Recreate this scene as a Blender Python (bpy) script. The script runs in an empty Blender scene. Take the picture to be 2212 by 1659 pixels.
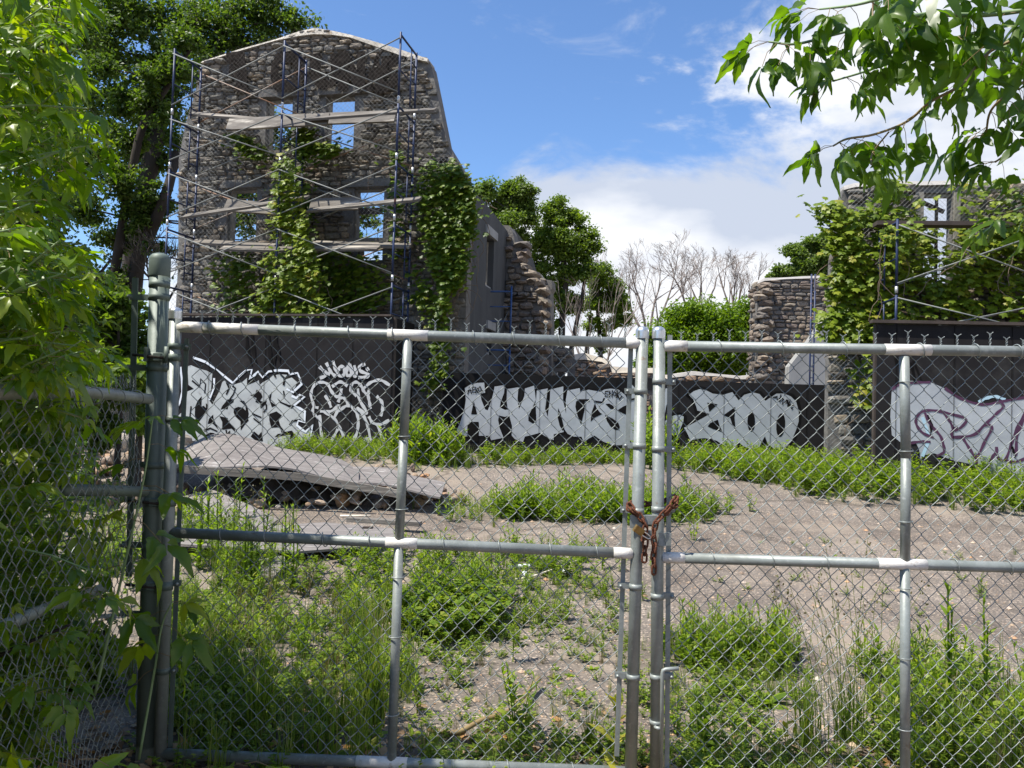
import bpy, math, random
import numpy as np
from mathutils import Vector, Matrix
from mathutils.geometry import tessellate_polygon
PI = math.pi
rad = math.radians
sc = bpy.context.scene
COL = sc.collection

# ------------------------------------------------------------------ camera
EYE = 1.58
PITCH = rad(1.8)
ROLL = math.atan(0.030)
FPX, PCX, PCY = 1770.0, 1106.0, 829.5
r0 = np.array([1.0, 0, 0])
fw = np.array([0, math.cos(PITCH), math.sin(PITCH)])
u0 = np.cross(r0, fw)
RT = math.cos(ROLL)*r0 + math.sin(ROLL)*u0
UP = math.cos(ROLL)*u0 - math.sin(ROLL)*r0
CAM = np.array([0, 0, EYE])
cd = bpy.data.cameras.new('camera')
cam = bpy.data.objects.new('camera', cd)
COL.objects.link(cam)
cd.sensor_width = 36
cd.lens = FPX/2212*36
cd.clip_end = 2000
cam.matrix_world = Matrix(((RT[0], UP[0], -fw[0], 0), (RT[1], UP[1], -fw[1], 0), (RT[2], UP[2], -fw[2], EYE), (0, 0, 0, 1)))
sc.camera = cam

# ------------------------------------------------------------------ light
SUN = Vector((-0.43, -0.19, 0.88)).normalized()
EXPOSURE = 0.78
SKY_STRENGTH = 0.070
sd = bpy.data.lights.new('sun', 'SUN')
sd.energy = 4.7
sd.angle = rad(0.53)
sd.color = (1.0, 0.945, 0.85)
so = bpy.data.objects.new('sun', sd)
COL.objects.link(so)
so.rotation_euler = (-SUN).to_track_quat('-Z', 'Y').to_euler()
so.location = (0, 0, 30)
sc.view_settings.view_transform = 'Standard'
sc.view_settings.look = 'None'
sc.view_settings.exposure = EXPOSURE
sc.view_settings.gamma = 1
sc.view_settings.use_curve_mapping = False
sc.cycles.max_bounces = 7
sc.cycles.diffuse_bounces = 3
sc.cycles.transparent_max_bounces = 6
sc.cycles.use_denoising = True

w = bpy.data.worlds.new('World')
sc.world = w
w.use_nodes = True
nt = w.node_tree
for n in list(nt.nodes): nt.nodes.remove(n)
def N(t, typ, **kw):
    n = t.nodes.new(typ)
    for k, v in kw.items():
        if k.startswith('i_'):
            key = k[2:]
            key = int(key) if key.isdigit() else key.replace('_', ' ')
            n.inputs[key].default_value = v
        else: setattr(n, k, v)
    return n
def L(t, a, b): t.links.new(a, b)
sky = N(nt, 'ShaderNodeTexSky', sky_type='NISHITA', sun_disc=False)
sky.sun_elevation = math.asin(SUN.z)
sky.sun_rotation = math.atan2(SUN.x, SUN.y)
sky.air_density = 1.0; sky.dust_density = 0.3; sky.ozone_density = 2.2
tint = N(nt, 'ShaderNodeMix', data_type='RGBA', blend_type='MULTIPLY', i_0=1.0)
tint.inputs[7].default_value = (1.13, 1.38, 1.68, 1)
L(nt, sky.outputs[0], tint.inputs[6])
tc = N(nt, 'ShaderNodeTexCoord')
sep = N(nt, 'ShaderNodeSeparateXYZ'); L(nt, tc.outputs['Generated'], sep.inputs[0])
mp = N(nt, 'ShaderNodeMapping'); mp.inputs['Scale'].default_value = (1.0, 1.0, 2.3); mp.inputs['Location'].default_value = (0.35, 0.1, 0.22)
L(nt, tc.outputs['Generated'], mp.inputs[0])
n1 = N(nt, 'ShaderNodeTexNoise', i_Scale=2.8, i_Detail=10.0, i_Roughness=0.58, i_Distortion=0.35); L(nt, mp.outputs[0], n1.inputs['Vector'])
def M(t, op, a, b, c=None):
    m = N(t, 'ShaderNodeMath', operation=op)
    for i, v in enumerate((a, b, c)):
        if v is None: continue
        if isinstance(v, (int, float)): m.inputs[i].default_value = v
        else: L(t, v, m.inputs[i])
    return m.outputs[0]
b1 = M(nt, 'MULTIPLY', sep.outputs[0], 0.40)
b2 = M(nt, 'ADD', b1, 0.29)
b3 = M(nt, 'SUBTRACT', b2, sep.outputs[2])
b4 = M(nt, 'MULTIPLY', b3, 5.0)
b5 = M(nt, 'MULTIPLY', n1.outputs[0], 4.2)
b6 = M(nt, 'ADD', b4, b5)
ss = N(nt, 'ShaderNodeMapRange', interpolation_type='SMOOTHSTEP'); ss.inputs[1].default_value = 2.12; ss.inputs[2].default_value = 2.62
L(nt, b6, ss.inputs[0])
n2 = N(nt, 'ShaderNodeTexNoise', i_Scale=3.2, i_Detail=6.0, i_Roughness=0.5); L(nt, mp.outputs[0], n2.inputs['Vector'])
cr = N(nt, 'ShaderNodeValToRGB'); L(nt, n2.outputs[0], cr.inputs[0])
cr.color_ramp.elements[0].position = 0.42; cr.color_ramp.elements[0].color = (5.3, 5.9, 7.1, 1)
cr.color_ramp.elements[1].position = 0.55; cr.color_ramp.elements[1].color = (8.5, 8.7, 9.1, 1)
n5 = N(nt, 'ShaderNodeTexNoise', i_Scale=5.5, i_Detail=9.0, i_Roughness=0.6, i_Distortion=0.4); L(nt, mp.outputs[0], n5.inputs['Vector'])
ws = N(nt, 'ShaderNodeMapRange', interpolation_type='SMOOTHSTEP'); ws.inputs[1].default_value = 0.57; ws.inputs[2].default_value = 0.78; ws.inputs[4].default_value = 0.75
L(nt, n5.outputs[0], ws.inputs[0])
wmx = M(nt, 'MAXIMUM', ss.outputs[0], ws.outputs[0])
mx = N(nt, 'ShaderNodeMix', data_type='RGBA')
L(nt, wmx, mx.inputs[0]); L(nt, tint.outputs[2], mx.inputs[6]); L(nt, cr.outputs[0], mx.inputs[7])
bg = N(nt, 'ShaderNodeBackground', i_Strength=SKY_STRENGTH); L(nt, mx.outputs[2], bg.inputs[0])
ow = N(nt, 'ShaderNodeOutputWorld'); L(nt, bg.outputs[0], ow.inputs[0])

# ------------------------------------------------------------------ pixel rays (to find where a thing stands)
def ray(px, py):
    return fw + RT*(px-PCX)/FPX + UP*(PCY-py)/FPX
def P(px, py, Y):
    d = ray(px, py)
    return CAM + d*(Y/d[1])
def onplane(px, py, p0, n):
    d = ray(px, py)
    t = np.dot(np.array(p0)-CAM, n)/np.dot(d, n)
    return CAM + d*t
def sstep(a, b, x):
    t = np.clip((np.asarray(x, float)-a)/(b-a), 0, 1)
    return t*t*(3-2*t)
def gz(x, y):
    x = np.asarray(x, float); y = np.asarray(y, float)
    z = 0.30*sstep(4, 10.5, y) + 0.40*sstep(10, 13.6, y) + 0.05*sstep(9.5, 13, y)*(1-sstep(-1.6, 0.4, x))
    z = z + 0.012*np.sin(x*1.9+1)*np.sin(y*1.3) + 0.006*np.sin(x*5.1)*np.sin(y*4.3+2)
    return z - 0.06*sstep(3.3, 1.0, y)
def onground(px, py):
    d = ray(px, py)
    z = 0.0
    for _ in range(40):
        t = (z-EYE)/d[2]
        p = CAM + d*t
        z = 0.6*z+0.4*float(gz(p[0], p[1]))
    p[2] = float(gz(p[0], p[1]))
    return p

# ------------------------------------------------------------------ mesh helpers
def mesh_arrays(name, V, F, mats, midx=None, rnd=None, smooth=False):
    V = np.asarray(V, np.float32); F = np.asarray(F, np.int32)
    me = bpy.data.meshes.new(name)
    n, k = F.shape
    me.vertices.add(len(V)); me.vertices.foreach_set('co', V.ravel())
    me.loops.add(n*k); me.loops.foreach_set('vertex_index', F.ravel())
    me.polygons.add(n)
    me.polygons.foreach_set('loop_start', np.arange(0, n*k, k, dtype=np.int32))
    if midx is not None: me.polygons.foreach_set('material_index', np.asarray(midx, np.int32))
    me.polygons.foreach_set('use_smooth', np.full(n, bool(smooth)))
    if rnd is not None:
        a = me.attributes.new('rnd', 'FLOAT', 'FACE'); a.data.foreach_set('value', np.asarray(rnd, np.float32))
    me.update(calc_edges=True)
    for m in (mats if isinstance(mats, (list, tuple)) else [mats]): me.materials.append(m)
    return me
RM = {}
def wmat(o):
    return RM.get(o.name, Matrix.Identity(4))
def link(name, me, parent=None, mat=None):
    o = bpy.data.objects.new(name, me); COL.objects.link(o)
    if parent is not None: o.parent = parent
    if mat is not None: o.matrix_local = mat
    base = wmat(parent) if parent is not None else Matrix.Identity(4)
    RM[o.name] = base @ (mat if mat is not None else Matrix.Identity(4))
    return o
def root(name, loc, label, cat, rotz=0, group=None):
    o = bpy.data.objects.new(name, None); COL.objects.link(o)
    o.empty_display_size = 0.2
    o.location = tuple(float(v) for v in loc); o.rotation_euler = (0, 0, rotz)
    RM[o.name] = Matrix.Translation(o.location) @ Matrix.Rotation(rotz, 4, 'Z')
    return tag(o, label, cat, group)
def tag(o, label=None, cat=None, group=None, kind=None):
    if cat and not kind: kind = 'thing'
    if label: o['label'] = label
    if cat: o['category'] = cat
    if group: o['group'] = group
    if kind: o['kind'] = kind
    return o
class MB:
    def __init__(s): s.v = []; s.f = []; s.m = []; s.sm = []
    def add(s, V, F, m=0, sm=False):
        b = len(s.v); s.v += [tuple(map(float, p)) for p in V]
        for f in F: s.f.append([b+i for i in f]); s.m.append(m); s.sm.append(sm)
        return s
    def box(s, c, size, R=None, m=0):
        x, y, z = [q/2 for q in size]
        V = [(-x,-y,-z),(x,-y,-z),(x,y,-z),(-x,y,-z),(-x,-y,z),(x,-y,z),(x,y,z),(-x,y,z)]
        V = [Vector(p) for p in V]
        if R is not None: V = [R @ p for p in V]
        V = [p+Vector(c) for p in V]
        return s.add(V, [(0,3,2,1),(4,5,6,7),(0,1,5,4),(1,2,6,5),(2,3,7,6),(3,0,4,7)], m)
    def beam(s, a, b, w_, h, up=(0,0,1), m=0):
        a = Vector(a); b = Vector(b); d = (b-a); l = d.length; d.normalize()
        sd_ = d.cross(Vector(up)); sd_.normalize(); u_ = sd_.cross(d)
        R = Matrix((( d.x, sd_.x, u_.x), (d.y, sd_.y, u_.y), (d.z, sd_.z, u_.z)))
        return s.box((a+b)/2, (l, w_, h), R, m)
    def tube(s, pts, r, n=8, m=0, closed=False, cap=True):
        pts = [Vector([float(q) for q in p]) for p in pts]
        rs = r if isinstance(r, (list, tuple)) else [r]*len(pts)
        V = []; F = []
        k = len(pts); prev = None
        for i, p in enumerate(pts):
            a = pts[i-1] if (i > 0 or closed) else pts[i]
            b = pts[(i+1) % k] if (i < k-1 or closed) else pts[i]
            t = (b-a)
            if t.length < 1e-9: t = Vector((0,0,1))
            t.normalize()
            if prev is None:
                q = Vector((0,0,1)) if abs(t.z) < 0.9 else Vector((1,0,0))
                nx = t.cross(q); nx.normalize()
            else:
                nx = prev - t*prev.dot(t)
                if nx.length < 1e-6: nx = t.orthogonal()
                nx.normalize()
            prev = nx; ny = t.cross(nx)
            for j in range(n):
                an = 2*PI*j/n
                V.append(p + (nx*math.cos(an)+ny*math.sin(an))*rs[i])
        for i in range(k if closed else k-1):
            for j in range(n):
                a0 = i*n+j; a1 = i*n+(j+1) % n; b0 = ((i+1) % k)*n+j; b1_ = ((i+1) % k)*n+(j+1) % n
                F.append((a0, a1, b1_, b0))
        if cap and not closed and n > 2:
            F.append(tuple(range(n-1, -1, -1))); F.append(tuple((k-1)*n+j for j in range(n)))
        return s.add(V, F, m, True)
    def lathe(s, base, prof, n=16, m=0):
        V = []; F = []
        for (r, z) in prof:
            for j in range(n):
                a = 2*PI*j/n; V.append((base[0]+r*math.cos(a), base[1]+r*math.sin(a), base[2]+z))
        for i in range(len(prof)-1):
            for j in range(n): F.append((i*n+j, i*n+(j+1) % n, (i+1)*n+(j+1) % n, (i+1)*n+j))
        return s.add(V, F, m, True)
    def build(s, name, mats, parent=None, local=False):
        V = s.v
        if parent is not None and not local:
            Mi = wmat(parent).inverted(); V = [Mi @ Vector(p) for p in V]
        me = bpy.data.meshes.new(name); me.from_pydata([tuple(p) for p in V], [], s.f)
        me.polygons.foreach_set('material_index', s.m); me.polygons.foreach_set('use_smooth', s.sm)
        for m in (mats if isinstance(mats, (list, tuple)) else [mats]): me.materials.append(m)
        me.update()
        return link(name, me, parent)
def tubes_np(lines, r, n=3):
    """many polylines -> one array mesh of quads; r scalar or per-line array list"""
    VV = []; FF = []; base = 0
    ang = np.arange(n)*2*PI/n
    for li, pts in enumerate(lines):
        p = np.asarray(pts, float); k = len(p)
        if k < 2: continue
        t = np.gradient(p, axis=0); t /= (np.linalg.norm(t, axis=1, keepdims=True)+1e-12)
        q = np.array([0.13, 0.99, 0.05]) if abs(t[0][1]) < 0.9 else np.array([0, 0.1, 1.0])
        nx = np.cross(t, q); nx /= (np.linalg.norm(nx, axis=1, keepdims=True)+1e-12)
        ny = np.cross(t, nx)
        rr = r[li] if isinstance(r, (list, tuple)) else r
        rr = np.broadcast_to(np.asarray(rr, float), (k,))
        V = p[:, None, :] + rr[:, None, None]*(nx[:, None, :]*np.cos(ang)[None, :, None] + ny[:, None, :]*np.sin(ang)[None, :, None])
        i = np.arange(k-1)[:, None]*n; j = np.arange(n)[None, :]
        F = np.stack([i+j, i+(j+1) % n, i+n+(j+1) % n, i+n+j], -1).reshape(-1, 4)
        VV.append(V.reshape(-1, 3)); FF.append(F+base); base += k*n
    return np.concatenate(VV), np.concatenate(FF)
def link_world(name, V, F, mats, parent=None, rnd=None, midx=None, smooth=False, kind=None):
    V = np.asarray(V, float)
    if parent is not None:
        Mi = np.array(wmat(parent).inverted()); V = V @ Mi[:3, :3].T + Mi[:3, 3]
    o = link(name, mesh_arrays(name, V, F, mats, midx, rnd, smooth), parent)
    if kind: o['kind'] = kind
    return o

# ------------------------------------------------------------------ materials
def newmat(name):
    m = bpy.data.materials.new(name); m.use_nodes = True
    t = m.node_tree
    for n in list(t.nodes): t.nodes.remove(n)
    return m, t
def ramp(t, stops, fac):
    c = N(t, 'ShaderNodeValToRGB')
    e = c.color_ramp.elements
    while len(e) < len(stops): e.new(0.5)
    for i, (p_, col) in enumerate(stops):
        e[i].position = p_; e[i].color = (*col, 1)
    L(t, fac, c.inputs[0]); return c.outputs[0]
def surf(name, stops, scale=8, rough=0.8, metal=0, bump=0.0, bscale=None, detail=6, coords='Object', spec=0.5, stretch=(1,1,1), second=None):
    """noise driven colour ramp with bump; second = (scale, colour, lo, hi) for spots or stains"""
    m, t = newmat(name)
    c = N(t, 'ShaderNodeTexCoord'); mp_ = N(t, 'ShaderNodeMapping'); mp_.inputs['Scale'].default_value = stretch
    L(t, c.outputs[coords], mp_.inputs[0])
    n_ = N(t, 'ShaderNodeTexNoise', i_Scale=scale, i_Detail=detail, i_Roughness=0.6); L(t, mp_.outputs[0], n_.inputs['Vector'])
    col = ramp(t, stops, n_.outputs[0])
    if second:
        for (s2, c2, lo, hi) in second:
            n3 = N(t, 'ShaderNodeTexNoise', i_Scale=s2, i_Detail=5.0, i_Roughness=0.65); L(t, mp_.outputs[0], n3.inputs['Vector'])
            mr = N(t, 'ShaderNodeMapRange'); mr.inputs[1].default_value = lo; mr.inputs[2].default_value = hi; L(t, n3.outputs[0], mr.inputs[0])
            mm = N(t, 'ShaderNodeMix', data_type='RGBA'); L(t, mr.outputs[0], mm.inputs[0]); L(t, col, mm.inputs[6]); mm.inputs[7].default_value = (*c2, 1)
            col = mm.outputs[2]
    b = N(t, 'ShaderNodeBsdfPrincipled', i_Roughness=rough, i_Metallic=metal); L(t, col, b.inputs['Base Color'])
    b.inputs['Specular IOR Level'].default_value = spec
    if bump:
        n4 = N(t, 'ShaderNodeTexNoise', i_Scale=bscale or scale*4, i_Detail=5.0, i_Roughness=0.65); L(t, mp_.outputs[0], n4.inputs['Vector'])
        bp = N(t, 'ShaderNodeBump', i_Strength=bump, i_Distance=0.02); L(t, n4.outputs[0], bp.inputs['Height']); L(t, bp.outputs[0], b.inputs['Normal'])
    o = N(t, 'ShaderNodeOutputMaterial'); L(t, b.outputs[0], o.inputs[0])
    return m
def varval(t):
    a = N(t, 'ShaderNodeAttribute', attribute_name='rnd'); oi = N(t, 'ShaderNodeObjectInfo')
    s_ = M(t, 'ADD', a.outputs['Fac'], oi.outputs['Random'])
    return M(t, 'FRACT', s_, 0)
def leafmat(name, stops, trans, tf=0.45, rough=0.45, spec=0.35):
    m, t = newmat(name)
    v = varval(t)
    col = ramp(t, stops, v)
    b = N(t, 'ShaderNodeBsdfPrincipled', i_Roughness=rough); L(t, col, b.inputs['Base Color']); b.inputs['Specular IOR Level'].default_value = spec
    tr = N(t, 'ShaderNodeBsdfTranslucent')
    mm = N(t, 'ShaderNodeMix', data_type='RGBA', blend_type='MULTIPLY', i_0=1.0); L(t, col, mm.inputs[6]); mm.inputs[7].default_value = (*trans, 1)
    L(t, mm.outputs[2], tr.inputs[0])
    ms = N(t, 'ShaderNodeMixShader', i_0=tf); L(t, b.outputs[0], ms.inputs[1]); L(t, tr.outputs[0], ms.inputs[2])
    o = N(t, 'ShaderNodeOutputMaterial'); L(t, ms.outputs[0], o.inputs[0])
    return m
def stonemat(name, stops, bump=0.6):
    m, t = newmat(name)
    v = varval(t)
    col = ramp(t, stops, v)
    c = N(t, 'ShaderNodeTexCoord')
    n_ = N(t, 'ShaderNodeTexNoise', i_Scale=9.0, i_Detail=7.0, i_Roughness=0.7); L(t, c.outputs['Object'], n_.inputs['Vector'])
    mr = N(t, 'ShaderNodeMapRange'); mr.inputs[1].default_value = 0.3; mr.inputs[2].default_value = 0.7; mr.inputs[3].default_value = 0.6; mr.inputs[4].default_value = 1.35
    L(t, n_.outputs[0], mr.inputs[0])
    hs = N(t, 'ShaderNodeHueSaturation'); L(t, col, hs.inputs['Color']); L(t, mr.outputs[0], hs.inputs['Value'])
    b = N(t, 'ShaderNodeBsdfPrincipled', i_Roughness=0.9); L(t, hs.outputs[0], b.inputs['Base Color']); b.inputs['Specular IOR Level'].default_value = 0.25
    n4 = N(t, 'ShaderNodeTexNoise', i_Scale=30.0, i_Detail=5.0); L(t, c.outputs['Object'], n4.inputs['Vector'])
    bp = N(t, 'ShaderNodeBump', i_Strength=bump, i_Distance=0.03); L(t, n4.outputs[0], bp.inputs['Height']); L(t, bp.outputs[0], b.inputs['Normal'])
    o = N(t, 'ShaderNodeOutputMaterial'); L(t, b.outputs[0], o.inputs[0])
    return m
MT = {}
MT['galv'] = surf('galvanised_steel', [(0.25, (.19,.21,.198)), (0.55, (.26,.285,.27)), (0.8, (.35,.375,.36))], 9, 0.48, 0.22, 0.06, 60, second=[(2.2, (.17,.178,.16), .52, .72), (40, (.36,.38,.37), .55, .75), (13, (.17,.10,.055), .66, .76)])
MT['wire_dull'] = surf('dark_upper_netting', [(0.3, (.035,.032,.028)), (0.7, (.075,.068,.06))], 6, 0.8, 0, 0)  # upper netting coloured dark so sunlit wire does not hide the painted letters
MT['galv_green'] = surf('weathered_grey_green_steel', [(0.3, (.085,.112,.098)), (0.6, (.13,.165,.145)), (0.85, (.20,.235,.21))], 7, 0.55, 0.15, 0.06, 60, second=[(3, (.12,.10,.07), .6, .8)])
MT['wire'] = surf('galvanised_wire', [(0.3, (.17,.19,.185)), (0.7, (.31,.335,.325))], 12, 0.45, 0.3, 0)
MT['wire_far'] = surf('weathered_wire_netting', [(0.3, (.11,.115,.11)), (0.7, (.20,.205,.198))], 6, 0.6, 0.1, 0)
MT['zincpaint'] = surf('zinc_paint_patch', [(0.3, (.60,.57,.52)), (0.7, (.78,.76,.72))], 14, 0.6, 0.1, 0.15, 50, second=[(25, (.36,.30,.24), .60, .72)])
MT['cap'] = surf('cast_aluminium_cap', [(0.3, (.55,.56,.56)), (0.7, (.72,.73,.73))], 14, 0.3, 0.8, 0.1, 40)
MT['rust'] = surf('rusty_iron', [(0.3, (.07,.022,.012)), (0.55, (.15,.05,.022)), (0.8, (.26,.10,.04))], 60, 0.85, 0.1, 0.5, 200)
MT['brass'] = surf('old_brass', [(0.3, (.24,.15,.05)), (0.7, (.42,.28,.10))], 40, 0.4, 0.7, 0.1, 100)
MT['steel'] = surf('polished_steel', [(0.3, (.5,.5,.5)), (0.7, (.7,.7,.7))], 30, 0.25, 0.9, 0)
MT['bluepaint'] = surf('blue_scaffold_paint', [(0.3, (.006,.014,.045)), (0.7, (.014,.032,.10))], 5, 0.5, 0.1, 0, second=[(9, (.22,.09,.05), .64, .74)])
MT['bluelight'] = surf('faded_blue_paint', [(0.3, (.015,.045,.13)), (0.7, (.035,.10,.27))], 5, 0.5, 0.1, 0)
MT['brace'] = surf('galvanised_brace', [(0.3, (.13,.14,.132)), (0.7, (.24,.245,.228))], 4, 0.65, 0.1, 0)
MT['bracerust'] = surf('rusty_brace', [(0.35, (.30,.28,.25)), (0.6, (.25,.13,.07))], 3, 0.7, 0.2, 0)
MT['silverpole'] = surf('bare_pole_band', [(0.3, (.45,.46,.46)), (0.7, (.6,.6,.6))], 8, 0.4, 0.4, 0)
MT['plank'] = surf('weathered_plank', [(0.3, (.095,.082,.07)), (0.55, (.16,.143,.122)), (0.8, (.27,.245,.21))], 3.2, 0.85, 0, 0.35, 14, stretch=(.25, 3, 3), second=[(1.5, (.50,.46,.39), .55, .68)])
MT['ply'] = surf('weathered_plywood', [(0.3, (.13,.115,.108)), (0.55, (.20,.18,.168)), (0.8, (.28,.26,.24))], 2.2, 0.88, 0, 0.5, 12, stretch=(.6, 3.0, 1), second=[(9, (.42,.40,.38), .60, .68), (2.2, (.12,.105,.095), .58, .75)])
MT['hoard'] = surf('dark_grey_painted_plywood', [(0.3, (.018,.0165,.017)), (0.6, (.024,.0225,.023)), (0.85, (.034,.031,.031))], 1.3, 0.9, 0, 0.12, 30, spec=.08, second=[(3, (.017,.015,.015), .55, .75), (1.1, (.036,.034,.033), .56, .66)])
MT['hoardb'] = surf('black_painted_plywood', [(0.3, (.009,.009,.0095)), (0.7, (.018,.0175,.018))], 1.5, 0.9, 0, 0.12, 30, spec=.08)
MT['silver'] = surf('silver_spray_paint', [(0.25, (.30,.315,.33)), (0.55, (.42,.44,.455)), (0.8, (.52,.54,.555))], 1.6, 0.5, 0.15, 0.05, 40, second=[(18, (.22,.225,.22), .66, .80)])
MT['silverL'] = surf('chalky_silver_spray_paint', [(0.25, (.33,.34,.335)), (0.55, (.46,.48,.46)), (0.8, (.58,.60,.57))], 2.2, 0.55, 0.1, 0.05, 40, second=[(8, (.26,.255,.25), .60, .74)])
MT['white'] = surf('white_spray_paint', [(0.3, (.62,.66,.70)), (0.7, (.78,.81,.84))], 3, 0.6, 0)
MT['greyline'] = surf('pale_grey_spray_paint', [(0.3, (.42,.42,.42)), (0.7, (.58,.58,.57))], 3, 0.6, 0)
MT['blackp'] = surf('black_spray_paint', [(0.3, (.006,.0055,.0055)), (0.7, (.013,.012,.012))], 3, 0.9, 0, spec=.08)
MT['mauve'] = surf('plum_spray_paint', [(0.3, (.05,.013,.040)), (0.7, (.09,.028,.075))], 3, 0.6, 0)
MT['cyanp'] = surf('pale_blue_spray_paint', [(0.3, (.35,.52,.62)), (0.7, (.45,.62,.70))], 3, 0.6, 0)
MT['mortar'] = surf('old_mortar', [(0.3, (.10,.095,.088)), (0.6, (.175,.165,.15)), (0.85, (.27,.255,.23))], 5, 0.95, 0, 1.0, 16)
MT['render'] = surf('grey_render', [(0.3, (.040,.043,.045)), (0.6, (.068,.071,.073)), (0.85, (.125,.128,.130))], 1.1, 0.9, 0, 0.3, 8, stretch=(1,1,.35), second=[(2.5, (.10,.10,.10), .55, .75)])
MT['cream'] = surf('cream_lime_capping', [(0.3, (.60,.53,.42)), (0.7, (.80,.73,.61))], 3, 0.9, 0, 0.4, 12)
MT['greycap'] = surf('grey_cement_capping', [(0.3, (.38,.36,.33)), (0.7, (.55,.52,.48))], 3, 0.9, 0, 0.4, 12)
MT['concrete'] = surf('smooth_grey_concrete', [(0.3, (.24,.245,.245)), (0.6, (.33,.335,.33)), (0.85, (.42,.42,.41))], 1.2, 0.85, 0, 0.15, 14, stretch=(1,1,.3), second=[(4, (.16,.16,.16), .6, .8)])
MT['timber'] = surf('old_window_timber', [(0.3, (.16,.145,.12)), (0.7, (.30,.28,.24))], 4, 0.85, 0, 0.2, 20)
MT['darktimber'] = surf('dark_timber', [(0.3, (.035,.026,.02)), (0.7, (.075,.055,.045))], 4, 0.85, 0, 0.2, 20)
GREYST = [(0.0, (.14,.132,.117)), (0.2, (.225,.212,.185)), (0.4, (.175,.163,.142)), (0.6, (.27,.25,.215)), (0.8, (.21,.172,.135)), (0.92, (.33,.27,.195)), (1.0, (.09,.085,.08))]
MT['stone'] = stonemat('grey_fieldstone', GREYST)
MT['stonewarm'] = stonemat('warm_fieldstone', [(0.0, (.15,.12,.098)), (0.2, (.24,.20,.16)), (0.4, (.16,.148,.135)), (0.6, (.30,.24,.18)), (0.8, (.20,.16,.135)), (1.0, (.34,.29,.225))])
MT['gablecap'] = surf('weathered_lime_coping', [(0.3, (.30,.275,.235)), (0.7, (.52,.48,.41))], 4, 0.9, 0, 0.5, 12, second=[(9, (.22,.20,.17), .58, .7)])
MT['rubble'] = stonemat('tan_rubble_stone', [(0.0, (.34,.24,.16)), (0.25, (.22,.165,.13)), (0.45, (.42,.31,.21)), (0.65, (.30,.27,.24)), (0.82, (.48,.28,.15)), (1.0, (.45,.40,.34))])  # tan, brown and grey stone tones, picked at random per stone
MT['bark'] = surf('dark_bark', [(0.3, (.022,.017,.013)), (0.6, (.045,.036,.028)), (0.85, (.085,.07,.056))], 3, 0.95, 0, 0.8, 12, stretch=(1,1,.2))
MT['twig'] = surf('pale_bare_twigs', [(0.3, (.14,.11,.095)), (0.7, (.26,.215,.185))], 3, 0.9, 0)
MT['greenstem'] = surf('green_stem', [(0.3, (.16,.24,.10)), (0.7, (.27,.36,.18))], 8, 0.6, 0)
MT['redstem'] = surf('brown_petiole', [(0.3, (.20,.12,.06)), (0.7, (.28,.22,.09))], 8, 0.6, 0)
MT['vinestem'] = surf('vine_stem', [(0.3, (.09,.06,.04)), (0.7, (.18,.13,.09))], 8, 0.9, 0)
MT['poplar'] = leafmat('poplar_leaf', [(0, (.034,.066,.012)), (.5, (.068,.118,.020)), (1, (.130,.185,.040))], (1.9,2.0,.5), .42)
MT['maple'] = leafmat('maple_leaf', [(0, (.065,.112,.018)), (.5, (.120,.182,.030)), (1, (.185,.255,.045))], (2.0,2.0,.5), .50)
MT['palegreen'] = leafmat('pale_tree_leaf', [(0, (.085,.130,.028)), (.5, (.130,.185,.038)), (1, (.175,.235,.055))], (1.6,1.8,.5), .48)
MT['bushgreen'] = leafmat('bright_bush_leaf', [(0, (.070,.130,.010)), (.5, (.125,.205,.014)), (1, (.185,.265,.022))], (1.8,1.9,.3), .45)
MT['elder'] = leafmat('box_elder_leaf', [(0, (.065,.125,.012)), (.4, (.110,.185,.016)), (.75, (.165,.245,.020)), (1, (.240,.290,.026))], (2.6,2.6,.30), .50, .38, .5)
MT['elder_shaded'] = leafmat('box_elder_leaf_shaded', [(0, (.042,.090,.010)), (.5, (.070,.130,.014)), (1, (.105,.170,.018))], (2.6,2.8,.35), .48, .38, .5)  # darker copy of the box elder leaf; shaded undersides put into the colour
MT['vine'] = leafmat('vine_leaf', [(0, (.050,.095,.010)), (.5, (.095,.155,.014)), (.85, (.150,.215,.020)), (1, (.20,.22,.03))], (1.8,1.8,.3), .42)
MT['vineR'] = leafmat('bright_vine_leaf', [(0, (.085,.135,.012)), (.5, (.155,.220,.016)), (.9, (.230,.285,.025)), (1, (.30,.27,.04))], (1.8,1.8,.3), .42)
MT['weed'] = leafmat('weed_leaf', [(0, (.095,.160,.016)), (.5, (.160,.240,.022)), (.85, (.230,.310,.032)), (1, (.29,.30,.05))], (1.8,1.9,.4), .45)
MT['grass'] = leafmat('grass_blade', [(0, (.070,.120,.016)), (.5, (.125,.190,.024)), (.85, (.180,.235,.036)), (1, (.28,.25,.11))], (1.6,1.7,.4), .42)
MT['drygrass'] = leafmat('grass_seed_head', [(0, (.12,.11,.05)), (.5, (.19,.18,.08)), (1, (.16,.10,.08))], (1.2,1.2,.6), .3)
MT['litter'] = leafmat('dead_leaf', [(0, (.16,.09,.045)), (.3, (.28,.18,.10)), (.6, (.40,.29,.18)), (.85, (.50,.26,.08)), (1, (.20,.13,.08))], (1.2,1.0,.7), .2)
MT['yellowleaf'] = leafmat('yellow_sapling_leaf', [(0, (.26,.30,.03)), (.5, (.36,.36,.04)), (1, (.45,.40,.05))], (1.7,1.6,.3), .45)
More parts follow.
